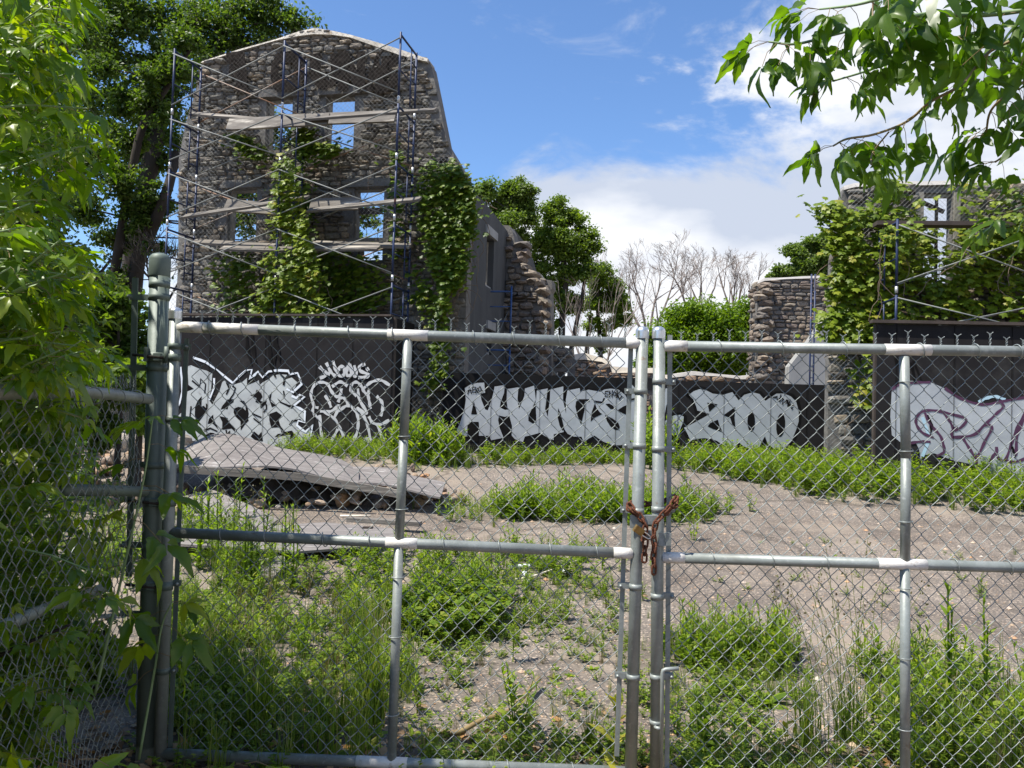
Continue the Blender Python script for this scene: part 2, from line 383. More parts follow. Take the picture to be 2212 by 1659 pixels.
# ------------------------------------------------------------------ ground
rng = np.random.default_rng(7)
random.seed(7)
def axis(lo, hi, step, far, k):
    c = np.arange(lo, hi+step/2, step)
    e = step*np.cumsum(1.35**np.arange(1, k))
    e = e[e < far]
    return np.concatenate([lo-e[::-1], c, hi+e])
gx = axis(-9, 9, 0.10, 600, 30); gy = axis(0.4, 17, 0.10, 600, 30)
X, Y = np.meshgrid(gx, gy)
Z = gz(np.clip(X, -40, 40), np.clip(Y, -5, 40))
near = (np.abs(X) < 9) & (Y > 0.4) & (Y < 17)
Z = Z + near*(rng.random(X.shape)-.5)*0.006
nx_, ny_ = len(gx), len(gy)
Vg = np.stack([X, Y, Z], -1).reshape(-1, 3)
ii = np.arange(ny_-1)[:, None]*nx_; jj = np.arange(nx_-1)[None, :]
Fg = np.stack([ii+jj, ii+jj+1, ii+nx_+jj+1, ii+nx_+jj], -1).reshape(-1, 4)
m, t = newmat('old_asphalt')
c = N(t, 'ShaderNodeTexCoord')
nA = N(t, 'ShaderNodeTexNoise', i_Scale=0.9, i_Detail=8.0, i_Roughness=0.65); L(t, c.outputs['Object'], nA.inputs[0])
colA = ramp(t, [(0.3, (.105,.088,.074)), (0.5, (.162,.139,.118)), (0.7, (.225,.196,.168))], nA.outputs[0])
nB = N(t, 'ShaderNodeTexVoronoi', i_Scale=75.0); L(t, c.outputs['Object'], nB.inputs[0])
sp = ramp(t, [(0.0, (.55,.55,.55)), (0.35, (.95,.95,.95)), (0.72, (1.1,1.08,1.05)), (0.84, (2.3,2.15,2.0))], nB.outputs['Color'])
mA = N(t, 'ShaderNodeMix', data_type='RGBA', blend_type='MULTIPLY', i_0=1.0); L(t, colA, mA.inputs[6]); L(t, sp, mA.inputs[7])
# earth and grit patches
nC = N(t, 'ShaderNodeTexNoise', i_Scale=0.55, i_Detail=9.0, i_Roughness=0.7); L(t, c.outputs['Object'], nC.inputs[0])
mrC = N(t, 'ShaderNodeMapRange'); mrC.inputs[1].default_value = .53; mrC.inputs[2].default_value = .62; L(t, nC.outputs[0], mrC.inputs[0])
mB = N(t, 'ShaderNodeMix', data_type='RGBA'); L(t, mrC.outputs[0], mB.inputs[0]); L(t, mA.outputs[2], mB.inputs[6]); mB.inputs[7].default_value = (.26,.215,.17, 1)
# damp earth strip below the gate, littered
sx = N(t, 'ShaderNodeSeparateXYZ'); L(t, c.outputs['Object'], sx.inputs[0])
nD = N(t, 'ShaderNodeTexNoise', i_Scale=2.2, i_Detail=6.0); L(t, c.outputs['Object'], nD.inputs[0])
e1 = M(t, 'MULTIPLY', nD.outputs[0], 1.3); e2 = M(t, 'ADD', sx.outputs[1], e1)
mrD = N(t, 'ShaderNodeMapRange'); mrD.inputs[1].default_value = 4.75; mrD.inputs[2].default_value = 4.35; L(t, e2, mrD.inputs[0])
mD = N(t, 'ShaderNodeMix', data_type='RGBA'); L(t, mrD.outputs[0], mD.inputs[0]); L(t, mB.outputs[2], mD.inputs[6]); mD.inputs[7].default_value = (.115,.085,.062, 1)
# cracks
vD = N(t, 'ShaderNodeTexNoise', i_Scale=1.8, i_Detail=4.0); L(t, c.outputs['Object'], vD.inputs[0])
va = N(t, 'ShaderNodeVectorMath', operation='SCALE'); va.inputs['Scale'].default_value = 0.5; L(t, vD.outputs['Color'], va.inputs[0])
vb = N(t, 'ShaderNodeVectorMath', operation='ADD'); L(t, c.outputs['Object'], vb.inputs[0]); L(t, va.outputs[0], vb.inputs[1])
vc = N(t, 'ShaderNodeTexVoronoi', feature='DISTANCE_TO_EDGE', i_Scale=0.33); L(t, vb.outputs[0], vc.inputs[0])
mrE = N(t, 'ShaderNodeMapRange'); mrE.inputs[1].default_value = .004; mrE.inputs[2].default_value = .016; mrE.inputs[3].default_value = 0.62; L(t, vc.outputs[0], mrE.inputs[0])
hs = N(t, 'ShaderNodeHueSaturation'); L(t, mD.outputs[2], hs.inputs['Color']); L(t, mrE.outputs[0], hs.inputs['Value'])
b = N(t, 'ShaderNodeBsdfPrincipled', i_Roughness=0.93); b.inputs['Specular IOR Level'].default_value = .2; L(t, hs.outputs[0], b.inputs['Base Color'])
nE = N(t, 'ShaderNodeTexNoise', i_Scale=45.0, i_Detail=5.0, i_Roughness=.7); L(t, c.outputs['Object'], nE.inputs[0])
bp = N(t, 'ShaderNodeBump', i_Strength=0.55, i_Distance=0.02); L(t, nE.outputs[0], bp.inputs['Height']); L(t, bp.outputs[0], b.inputs['Normal'])
o = N(t, 'ShaderNodeOutputMaterial'); L(t, b.outputs[0], o.inputs[0])
MT['asphalt'] = m
g = link('ground', mesh_arrays('ground', Vg, Fg, m, smooth=True))
g['kind'] = 'structure'

# ------------------------------------------------------------------ frames of reference for walls
class Frame:
    def __init__(s, origin, phi, ref=None):
        s.o = np.array([origin[0], origin[1], 0.0]); s.phi = phi
        s.u = np.array([math.cos(phi), -math.sin(phi), 0]); s.v = np.array([math.sin(phi), math.cos(phi), 0])
    def hit(s, px, py, d=0.0):
        p = onplane(px, py, s.o+s.v*d, s.v); q = p-s.o
        return (float(np.dot(q, s.u)), float(p[2]))
    def hit_side(s, px, py, s0=0.0):
        p = onplane(px, py, s.o+s.u*s0, s.u); q = p-s.o
        return (float(np.dot(q, s.v)), float(p[2]))
    def w(s, a, d, z): return s.o + s.u*a + s.v*d + np.array([0, 0, z])
    def root(s, name, label, cat, group=None):
        return root(name, s.o, label, cat, -s.phi, group)
def inpoly(x, y, poly):
    c = False; n = len(poly); j = n-1
    for i in range(n):
        xi, yi = poly[i]; xj, yj = poly[j]
        if (yi > y) != (yj > y) and x < (xj-xi)*(y-yi)/(yj-yi+1e-12)+xi: c = not c
        j = i
    return c
def slab(poly, holes, d0, d1, mb=None, m=0, side=False):
    """extruded polygon (a,z) with holes; side=False -> (s=a, d0..d1), side=True -> (s=d0..d1, d=a) in frame coordinates"""
    mb = mb or MB()
    loops = [poly]+list(holes)
    pts = [p for l in loops for p in l]
    tr = tessellate_polygon([[Vector((p[0], p[1], 0)) for p in l] for l in loops])
    f = (lambda a, d, z: (d, a, z)) if side else (lambda a, d, z: (a, d, z))
    V = [f(p[0], d0, p[1]) for p in pts]+[f(p[0], d1, p[1]) for p in pts]; n = len(pts)
    F = [tuple(q) for q in tr]+[tuple(n+i for i in reversed(q)) for q in tr]
    k = 0
    for l in loops:
        for i in range(len(l)):
            a = k+i; b_ = k+(i+1) % len(l); F.append((a, b_, n+b_, n+a))
        k += len(l)
    mb.add(V, F, m)
    return mb
def rect(x0, z0, x1, z1): return [(x0, z0), (x1, z0), (x1, z1), (x0, z1)]

def stone_variants(seed, mat, n=8):
    out = []
    rg = np.random.default_rng(seed)
    for k in range(n):
        an = np.linspace(0, 2*PI, 9)[:-1]+rg.uniform(-.18, .18, 8)
        ca, sa = np.cos(an), np.sin(an)
        q = 1/np.maximum(np.abs(ca), np.abs(sa))
        rr = 0.5*(q*0.62+0.38)*rg.uniform(.86, 1.0, 8)
        x = rr*ca; z = rr*sa
        back = np.stack([x, np.full(8, .3), z], 1)
        mid = np.stack([x, np.full(8, -.45)+rg.uniform(-.15, .15, 8), z], 1)
        fr = np.stack([x*.84, np.full(8, -.85)+rg.uniform(-.22, .22, 8), z*.82], 1)
        cc = np.array([[rg.uniform(-.1, .1), -1.0+rg.uniform(-.15, .1), rg.uniform(-.1, .1)]])
        V = np.concatenate([back, mid, fr, cc]); F = []
        for i in range(8):
            j = (i+1) % 8
            F += [(i, j, 8+j), (i, 8+j, 8+i), (8+i, 8+j, 16+j), (8+i, 16+j, 16+i), (16+i, 16+j, 24)]
        out.append((V, np.array(F)[:, ::-1]))
    return out
SV = {}
def rubble_face(parent, poly, holes, d, seed, hr, lr, mat, nind, side=False, flip=1, depth=(.03, .09), skips=()):
    """individual stones proud of a wall face; parent in frame coordinates"""
    rg = random.Random(seed)
    if mat not in SV:
        va = stone_variants(3+len(SV), mat)
        SV[mat] = (va, [mesh_arrays('stone', v, f, MT[mat]) for v, f in va])
    va, mes = SV[mat]
    zs = [p[1] for p in poly]; xs = [p[0] for p in poly]
    items = []
    z = min(zs)
    while z < max(zs):
        h = rg.uniform(*hr); x = min(xs)-rg.uniform(0, .2)
        while x < max(xs):
            l = rg.uniform(*lr)*(0.7+h/hr[1]*.5)
            subs = [(x+l/2, z+h/2, l, h)]
            if rg.random() < .22: hh = h*rg.uniform(.35, .6); subs = [(x+l/2, z+hh/2, l, hh), (x+l/2, z+hh+(h-hh)/2, l, h-hh)]
            for (cx, cz, sl, sh) in subs:
                cz += rg.uniform(-.015, .015)
                ok = all(inpoly(cx+a*sl*.30, cz+b_*sh*.30, poly) for a in (-1, 1) for b_ in (-1, 1))
                if ok:
                    for hl in holes:
                        hx = [p[0] for p in hl]; hz = [p[1] for p in hl]
                        if cx+sl*.5 > min(hx)-.03 and cx-sl*.5 < max(hx)+.03 and cz+sh*.5 > min(hz)-.03 and cz-sh*.5 < max(hz)+.03: ok = False
                for sk in skips:
                    if abs(cx-sk[0]) < sk[2] and abs(cz-sk[1]) < sk[3]: ok = False
                if ok: items.append((cx, cz, sl, sh, rg.uniform(*depth)*(1.6 if rg.random() < .08 else 1), rg.randrange(len(va)), rg.uniform(-.07, .07)))
            x += l
        z += h
    items.sort(key=lambda q: -q[2]*q[3])
    ind, rest = items[:nind], items[nind:]
    def mat_of(q):
        cx, cz, sl, sh, dp, k, ro = q
        S = Matrix.Diagonal((sl*.97, dp*1.5, sh*.95, 1))
        if side: return Matrix.Translation((d, cx, cz)) @ Matrix.Rotation(PI/2*flip, 4, 'Z') @ Matrix.Rotation(ro, 4, 'Y') @ S
        return Matrix.Translation((cx, d, cz)) @ Matrix.Rotation(ro, 4, 'Y') @ S
    for q in ind:
        o_ = bpy.data.objects.new('stone', mes[q[5]]); COL.objects.link(o_); o_.parent = parent; o_.matrix_local = mat_of(q)
    if rest:
        VV = []; FF = []; rn = []; b0 = 0
        for q in rest:
            v, f = va[q[5]]; Mx = np.array(mat_of(q)); VV.append(v @ Mx[:3, :3].T+Mx[:3, 3]); FF.append(f+b0); b0 += len(v); rn += [rg.random()]*len(f)
        o_ = link('stonework', mesh_arrays('stonework', np.concatenate(VV), np.concatenate(FF), MT[mat], rnd=rn), parent); o_['kind'] = 'stuff'
    return len(items)
def netting(parent, frame, poly, d, sp, r, mat, seed=1, holes=(), drape=.02, zlim=(-99, 99)):
    rg = np.random.default_rng(seed)
    xs = [p[0] for p in poly]; zs = [p[1] for p in poly]
    x0, x1, z0, z1 = min(xs), max(xs), min(zs), max(zs); lines = []
    ph = rg.uniform(0, 6, 4)
    def disp(x, z): return drape*(np.sin(x*3.1+ph[0])*np.sin(z*1.7+ph[1])+.6*np.sin(x*7+ph[2])*np.sin(z*5+ph[3]))
    for sgn in (1, -1):
        Lw = (x1-x0)+(z1-z0)
        for c0 in np.arange(-Lw, Lw, sp):
            cur = []
            for k in np.arange(0, (x1-x0)+.12, .12):
                x = x0+k; z = (z0+c0+k) if sgn > 0 else (z1+c0-k)
                if zlim[0] <= z < zlim[1] and inpoly(x, z, poly): cur.append((x, d-abs(disp(x, z))-.004*sgn, z))
                else:
                    if len(cur) > 1: lines.append(cur)
                    cur = []
            if len(cur) > 1: lines.append(cur)
    V, F = tubes_np(lines, r, 3)
    o_ = link('wire_netting', mesh_arrays('wire_netting', V, F, MT[mat]), parent); o_['kind'] = 'stuff'
    return o_

# ------------------------------------------------------------------ left ruin
cx_ = P(1005, 700, 16.2)
FL = Frame((cx_[0], 16.2), math.atan(.22))
def zp(zx, zy, x0=500, y0=50, k=1100/2212): return ((x0+zx*k)*.67770, (y0+zy*k)*.67770)
top_px = [(383,700),(385,560),(386,345),(400,270),(436,152),(444,132),(520,108),(600,86),(650,70),(682,63),(720,68),(760,78),(820,95),(868,110),(900,121),(922,124),(932,142),(950,230),(966,310),(990,350),(1010,385),(1022,410),(1012,700)]
poly = [FL.hit(x, y) for x, y in top_px]
GB = 0.55
poly[0] = (poly[1][0]-.03, GB); poly[-1] = (0.0, GB)
poly = [(min(a, 0.0), z) for a, z in poly]
opens_z = [(755,575,862,862),(1130,560,1260,856),(1308,1140,1448,1445),(512,1145,635,1440),(1340,1512,1437,1560)]
holesL = []
for (a, b_, c_, d_) in opens_z:
    TW = .34; holesL.append(rect(FL.hit(*zp(a, d_), TW)[0]-.04, FL.hit(*zp(a, d_))[1]-.03, FL.hit(*zp(c_, b_))[0]+.03, FL.hit(*zp(c_, b_), TW)[1]+.03))
ruin = FL.root('stone_ruin', 'tall roofless stone ruin with a curved gable top behind rusty blue scaffolding', 'ruined building')
fwall = slab(poly, holesL, 0.0, TW).build('front_wall', MT['mortar'], ruin, local=True)
skips = []
for (zx, zy) in [(770,295),(905,320),(1190,275),(1080,285),(1300,300),(1380,320),(1170,400),(1430,440),(520,400),(450,340),(990,420)]:
    q = FL.hit(*zp(zx, zy)); skips.append((q[0], q[1], .10, .10))
# shallow putlog holes show the shade of the stones above them
rubble_face(fwall, poly, holesL, -0.01, 11, (.065, .145), (.12, .32), 'stone', 300, depth=(.02, .07), skips=skips)
for k, hl in enumerate(holesL):
    (xa, za), (xb, _), (_, zb), _ = hl
    mb = MB(); t_ = .03
    mb.box(((xa+t_/2), .18, (za+zb)/2), (t_, .16, zb-za)); mb.box(((xb-t_/2), .18, (za+zb)/2), (t_, .16, zb-za))
    mb.box(((xa+xb)/2, .18, zb-t_/2), (xb-xa-2*t_, .15, t_))
    mb.box(((xa+xb)/2, .18, za+t_/2), (xb-xa-2*t_, .15, t_))
    mb.build('window_frame', MT['timber'], fwall, local=True)
    MB().box(((xa+xb)/2, -.03, zb+.09), (xb-xa+.3, .12, .16)).build('lintel', MT['mortar'], fwall, local=True)
    if k < 4: MB().box(((xa+xb)/2, -.04, za-.05), (xb-xa+.16, .14, .09)).build('sill', MT['mortar'], fwall, local=True)
(xa, za), (xb, _), (_, zb), _ = holesL[2]
MB().box(((xa+xb)/2, .12, za+(zb-za)*.60), (xb-xa-.14, .05, .13)).build('boarding', MT['darktimber'], fwall, local=True)
# quoins down the right hand corner and cement cap along the gable
zq = GB+.1; k = 0
while zq < FL.hit(1005, 420)[1]-.4:
    h = .24+.06*((k*7) % 3); l = .5 if k % 2 else .32
    MB().box((-l/2+.012, .05, zq+h/2), (l, .16, h-.025)).build('quoin', MT['mortar'], fwall, local=True)
    zq += h; k += 1
topl = [p for p, q in zip(poly, top_px) if q[1] < 135][0:]
capx = [FL.hit(x, y) for x, y in [(440,138),(520,112),(600,90),(650,73),(682,66),(720,72),(760,81),(820,98),(868,113),(900,124),(926,132)]]
thk = [.02,.03,.02,.09,.12,.07,.04,.08,.10,.07,.05]
mb = MB(); V = []
for (a, z), h in zip(capx, thk):
    V += [(a, -.10, z-h), (a, -.06, z+.03), (a, TW+.05, z+.03), (a, TW+.05, z-h)]
F = []
for i in range(len(capx)-1):
    for j in range(4): F.append((i*4+j, i*4+(j+1) % 4, (i+1)*4+(j+1) % 4, (i+1)*4+j))
F += [(0, 1, 2, 3), tuple((len(capx)-1)*4+j for j in (3, 2, 1, 0))]
mb.add(V, F); mb.build('cement_cap', MT['gablecap'], fwall, local=True)
netting(fwall, FL, poly, -.17, .095, .0021, 'wire_far', 5, drape=.05, zlim=(0, 7.9))
netting(fwall, FL, poly, -.17, .095, .0021, 'wire_dull', 5, drape=.05, zlim=(7.9, 12))
# side wall, rendered grey, windows cut through it
sp_px = [(1022,412),(1040,430),(1062,455),(1080,478),(1096,500)]
side = [FL.hit_side(x, y, 0.0) for x, y in sp_px]
dEnd = side[-1][0]
polyS = [(TW+.003, GB)]+[(TW+.003, side[0][1])]+side+[(dEnd, GB)]
sh = []
for (x0, y0, x1, y1) in [(1050,505,1066,640),(1052,712,1062,765)]:
    a = FL.hit_side(x0, (y0+y1)/2)[0]; b_ = FL.hit_side(x1, (y0+y1)/2)[0]
    zt_ = FL.hit_side(x0, y0)[1]; zb_ = FL.hit_side(x0, y1-22 if y1 < 700 else y1)[1]
    sh.append(rect(a, zb_, b_, zt_))
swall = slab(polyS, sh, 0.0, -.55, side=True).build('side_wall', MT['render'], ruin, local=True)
for hl in sh:
    (xa, za), (xb, _), (_, zb), _ = hl
    MB().box((.02, (xa+xb)/2, zb+.11), (.06, xb-xa+.3, .18)).build('lintel', MT['concrete'], swall, local=True)
    MB().box((-.3, (xa+xb)/2, za+.03), (.5, xb-xa, .06)).build('sill', MT['concrete'], swall, local=True)
    mb = MB(); mb.box((-.2, xa+.05, (za+zb)/2), (.14, .09, zb-za-.07)); mb.box((-.2, xb-.05, (za+zb)/2), (.14, .09, zb-za-.07)); mb.build('window_frame', MT['timber'], swall, local=True)
netting(swall, FL, [(p[0], p[1]) for p in []] or [(-.0, 0), (.01, 0), (.01, .01)], 0, 1, .001, 'wire_far') if False else None
# back and far walls of the same ruin, seen through the openings
wl = poly[1][0]
slab([(wl, GB), (wl, 4.6), (wl+.01, 4.9), (wl+.55, 4.9), (wl+.55, GB)], [], TW+.01, dEnd).build('far_side_wall', MT['mortar'], ruin, local=True)
# first cross wall: bare stones, jagged end, stands proud of the side wall
F1 = Frame(FL.w(0, dEnd, 0), FL.phi)
RM_off = Matrix.Translation((0, dEnd, 0))
c1 = [(1084,486),(1100,487),(1107,500),(1112,522),(1124,528),(1128,545),(1118,560),(1130,575),(1144,590),(1146,606),(1156,612),(1168,628),(1172,650),(1170,700),(1165,740),(1164,800)]
p1 = [F1.hit(x, y) for x, y in c1]
p1 = [(p1[0][0], GB)]+p1+[(p1[-1][0], GB)]
cw = slab(p1, [], 0.0, .6).build('cross_wall', MT['mortar'], ruin, local=True)
cw.matrix_local = RM_off
rubble_face(cw, p1, [], -0.01, 21, (.10, .20), (.16, .34), 'stonewarm', 220, depth=(.03, .10))
# jagged end stones of the cross wall
rg = random.Random(4)
for i in range(4, len(p1)-2):
    a, b_ = p1[i], p1[i+1]
    z = b_[1]
    while z < a[1]+.05:
        q = (z-b_[1])/max(a[1]-b_[1], .01); x = b_[0]+(a[0]-b_[0])*q
        o_ = bpy.data.objects.new('stone', SV['stonewarm'][1][rg.randrange(8)]); COL.objects.link(o_); o_.parent = cw
        o_.matrix_local = Matrix.Translation((x, .3, z)) @ Matrix.Rotation(rg.uniform(-.3, .3), 4, 'Y') @ Matrix.Diagonal((rg.uniform(.25, .5), .4, .2, 1)); z += rg.uniform(.2, .28)
# continuing side wall behind the cross wall and the second stub
F2 = Frame(F1.w(p1[5][0]-.3, .6, 0), FL.phi)
s2px = [(1108,492),(1132,522),(1152,562),(1160,590)]
s2 = [F2.hit_side(x, y) for x, y in s2px]
d2 = s2[-1][0]
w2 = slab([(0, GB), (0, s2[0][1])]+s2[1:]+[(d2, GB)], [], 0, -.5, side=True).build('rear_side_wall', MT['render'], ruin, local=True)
off2 = np.array([np.dot(F2.o-FL.o, FL.u), np.dot(F2.o-FL.o, FL.v)])
w2.matrix_local = Matrix.Translation((off2[0], off2[1], 0))
F3 = Frame(F2.w(0, d2, 0), FL.phi)
c3 = [(1152,586),(1164,588),(1172,600),(1181,604),(1192,606),(1193,622),(1188,630),(1190,700),(1192,830)]
p3 = [F3.hit(x, y) for x, y in c3]; p3 = [(p3[0][0], GB)]+p3+[(p3[-1][0], GB)]
h3 = rect(*F3.hit(1176, 690), *F3.hit(1183, 632))
w3 = slab(p3, [h3], 0, .6).build('stub_wall', MT['mortar'], ruin, local=True)
off3 = np.array([np.dot(F3.o-FL.o, FL.u), np.dot(F3.o-FL.o, FL.v)])
w3.matrix_local = Matrix.Translation((off3[0], off3[1], 0))
rubble_face(w3, p3, [h3], -0.01, 23, (.14, .24), (.22, .4), 'stonewarm', 80, depth=(.03, .09))

# ------------------------------------------------------------------ low walls behind the middle hoarding
def lowwall(px_pts, Y, yaw, name, label, capmat, seed, capth=.12, holes_px=(), grp=None, over=.06, stonemat_='rubble', thick=.6):
    p0 = P(px_pts[0][0], px_pts[0][1], Y)
    Fw = Frame((p0[0], p0[1]), yaw)
    pl = [Fw.hit(x, y) for x, y in px_pts]; zb = 0.25
    pol = [(pl[0][0], zb)]+pl+[(pl[-1][0], zb)]
    hl = [rect(*Fw.hit(a, d_), *Fw.hit(c_, b_)) for (a, b_, c_, d_) in holes_px]
    r_ = Fw.root(name, label, 'wall', grp)
    wl_ = slab(pol, hl, 0, thick).build('masonry', MT['mortar'], r_, local=True)
    rubble_face(wl_, pol, hl, -0.01, seed, (.08, .18), (.15, .38), stonemat_, 200, depth=(.02, .06))
    if capmat:
        mb = MB(); V = []; F = []
        for i, (a, z) in enumerate(pl):
            th = capth*(1+.3*math.sin(i*2.1))
            V += [(a, -over, z-th*.2), (a, -over*.5, z+th*.8), (a, thick+over, z+th), (a, thick+over, z-th*.2)]
        for i in range(len(pl)-1):
            for j in range(4): F.append((i*4+j, i*4+(j+1) % 4, (i+1)*4+(j+1) % 4, (i+1)*4+j))
        F += [(0, 1, 2, 3), tuple((len(pl)-1)*4+j for j in (3, 2, 1, 0))]
        mb.add(V, F); mb.build('coping', capmat, r_, local=True)
    return r_, Fw
lowwall([(1150,742),(1180,745),(1215,748),(1240,756),(1243,790)], 23.5, .05, 'low_wall', 'dark broken stone wall with a small opening left of the cream capped wall', None, 31, holes_px=[(1203,803,1226,822)], stonemat_='stone')
lowwall([(1232,776),(1262,774),(1300,780),(1318,790),(1322,803),(1380,803),(1414,804)], 24.2, .05, 'low_wall', 'stepped rubble wall with thick cream capping above the AHUNTSIC panels', MT['cream'], 32, .16)
lowwall([(1400,806),(1425,815),(1450,818)], 24.6, .05, 'low_wall', 'short sloping end of cream topped wall seen through the gap between the gate posts', MT['cream'], 33, .12)
lowwall([(1446,815),(1500,809),(1550,812),(1600,818),(1645,816)], 24.6, .02, 'low_wall', 'long low rubble wall with grey cement top above the ZOO panels', MT['greycap'], 34, .10)

# small stone wall with sloping concrete slab
swr, FS = lowwall([(1636,612),(1650,606),(1690,603),(1740,601),(1800,600)], 23.2, -.03, 'stone_wall', 'tan fieldstone wall standing alone left of the vine covered ruin', MT['greycap'], 41, .07, stonemat_='stonewarm')
cs = [FS.hit(x, y, -.4) for x, y in [(1700,822),(1705,792),(1722,770),(1755,728),(1780,690),(1800,676),(1800,822)]]
cs[0] = (cs[0][0], .2); cs[-1] = (cs[-1][0], .2)
slab(cs, [], -.4, -.05).build('concrete_buttress', MT['concrete'], swr, local=True)
rubble_face(next(c for c in swr.children if c.name.startswith('masonry')), [(0.02, .25), (0.02, FS.hit(1640, 606)[1]), (.58, FS.hit(1640, 606)[1]), (.58, .25)], [], FS.hit(1636, 612)[0]+.01, 43, (.10, .2), (.18, .36), 'stonewarm', 60, side=True, flip=-1)
jx = FS.hit(1637, 700)[0]
for i in range(16):
    o_ = bpy.data.objects.new('stone', SV['stonewarm'][1][i % 8]); COL.objects.link(o_); o_.parent = swr
    o_.matrix_local = Matrix.Translation((jx+.14+.09*math.sin(i*2.3), .04, FS.hit(1637, 812-i*13)[1])) @ Matrix.Rotation(.2*math.sin(i*5), 4, 'Y') @ Matrix.Diagonal((.40, .30, .21, 1))
# ------------------------------------------------------------------ hoardings
def zr(region):
    x0, y0, k = region
    return lambda q: ((x0+q[0]*k)*.67770, (y0+q[1]*k)*.67770)
def paint(frame, parent, d, polys, region, mat, name, lift):
    f = zr(region); o_ = None
    for pl in polys:
        pts = [frame.hit(*f(q), d) for q in pl]
        tr = tessellate_polygon([[Vector((a, z, 0)) for a, z in pts]])
        o_ = MB().add([(a, d-lift, z) for a, z in pts], [tuple(q) for q in tr]).build(name, mat, parent, local=True)
    return o_
def smooth_line(pts, n=5):
    if len(pts) < 3: return pts
    P_ = [np.array(p, float) for p in pts]; P_ = [2*P_[0]-P_[1]]+P_+[2*P_[-1]-P_[-2]]
    out = []
    for i in range(1, len(P_)-2):
        a, b_, c_, d_ = P_[i-1:i+3]
        for k in range(n):
            t_ = k/n
            out.append(.5*((2*b_)+(-a+c_)*t_+(2*a-5*b_+4*c_-d_)*t_*t_+(-a+3*b_-3*c_+d_)*t_**3))
    out.append(P_[-2]); return [tuple(q) for q in out]
def strokes(frame, parent, d, lines, region, mat, name, lift, width, smooth=True, taper=False):
    f = zr(region); o_ = None
    for li, ln in enumerate(lines):
        if smooth: ln = smooth_line(ln)
        pts = [np.array(frame.hit(*f(q), d)) for q in ln]
        V = []; n = len(pts)
        for i, p in enumerate(pts):
            t_ = pts[min(i+1, n-1)]-pts[max(i-1, 0)]; t_ = t_/(np.linalg.norm(t_)+1e-9); nn = np.array([-t_[1], t_[0]])
            w_ = width/2*(.9+.2*math.sin(i*1.3+li))
            if taper: w_ *= max(.25, math.sin(PI*min(max((i+.5)/n, .12), .88)))
            if i == 0: p = p-t_*width*.3
            if i == n-1: p = p+t_*width*.3
            for q in (p+nn*w_, p-nn*w_): V.append((q[0], d-lift-.0004*(li % 7), q[1]))
        o_ = MB().add(V, [(2*i, 2*i+1, 2*i+3, 2*i+2) for i in range(n-1)]).build(name, mat, parent, local=True)
    return o_
def panels(frame, r_, d, seams_px, py, top, zb, mat, horiz=()):
    """plywood sheets side by side with open joints"""
    s_ = [frame.hit(x, py, d)[0] for x in seams_px]
    for i in range(len(s_)-1):
        a, b_ = s_[i]+.003, s_[i+1]-.003
        zt = top((a+b_)/2)
        zs_ = [zb]+[z for z in horiz if zb < z < zt]+[zt]
        for j in range(len(zs_)-1):
            MB().box(((a+b_)/2, d+.009+.001*((i+j) % 2), (zs_[j]+zs_[j+1])/2), (b_-a, .018, zs_[j+1]-zs_[j]-.006)).build('panel', mat, r_, local=True)
    for i, a in enumerate(s_):
        MB().box((a, d+.075, (zb+top(a))/2), (.05, .09, top(a)-zb)).build('stud', MT['darktimber'], r_, local=True)

# faded capitals painted across the gable, broken up by the stones standing through them
MT['oldpaint'] = surf('faded_black_wall_paint', [(0.35, (.012,.010,.009)), (0.68, (.050,.042,.036))], 14, .95, 0, spec=0.02)
RG = (620, 80, 800/1270)
strokes(FL, fwall, -.150, [[(235,185),(238,255),(240,325)],[(175,168),(240,160)],[(190,235),(240,235)],
  [(430,165),(408,200),(405,260),(425,305)],[(500,165),(525,200),(528,260),(505,305)],[(430,165),(500,165)],[(425,305),(505,305)],
  [(612,160),(612,255),(640,300),(690,300),(715,260),(715,160)],[(752,150),(752,312)],[(752,155),(840,310)],[(842,150),(842,312)],
  [(885,310),(915,165),(940,330)],[(895,250),(935,255)],[(1010,185),(965,195),(960,225),(1005,250),(1012,290),(965,310)]], RG, MT['oldpaint'], 'painted_letter', .004, .24, False)
# left hoarding, along the foot of the tall ruin
DH = -1.9
hl = FL.root('plywood_hoarding', 'dark plywood hoarding with wild silver graffiti piece below the tall ruin', 'hoarding')
zt0 = FL.hit(385, 685, DH)[1]; a0 = FL.hit(385, 685, DH)[0]; a1, zt1 = FL.hit(846, 685, DH)
topf = lambda a: zt0+(zt1-zt0)*(a-a0)/(a1-a0)
zj1 = FL.hit(700, 862, DH)[1]
panels(FL, hl, DH, [330, 452, 572, 683, 760, 846], 800, topf, .62, MT['hoard'], horiz=(zj1,))
MB().box(((a0+a1)/2-.15, DH+.03, zt1+.03), (a1-a0+.3, .14, .035)).build('top_rail', MT['darktimber'], hl, local=True)
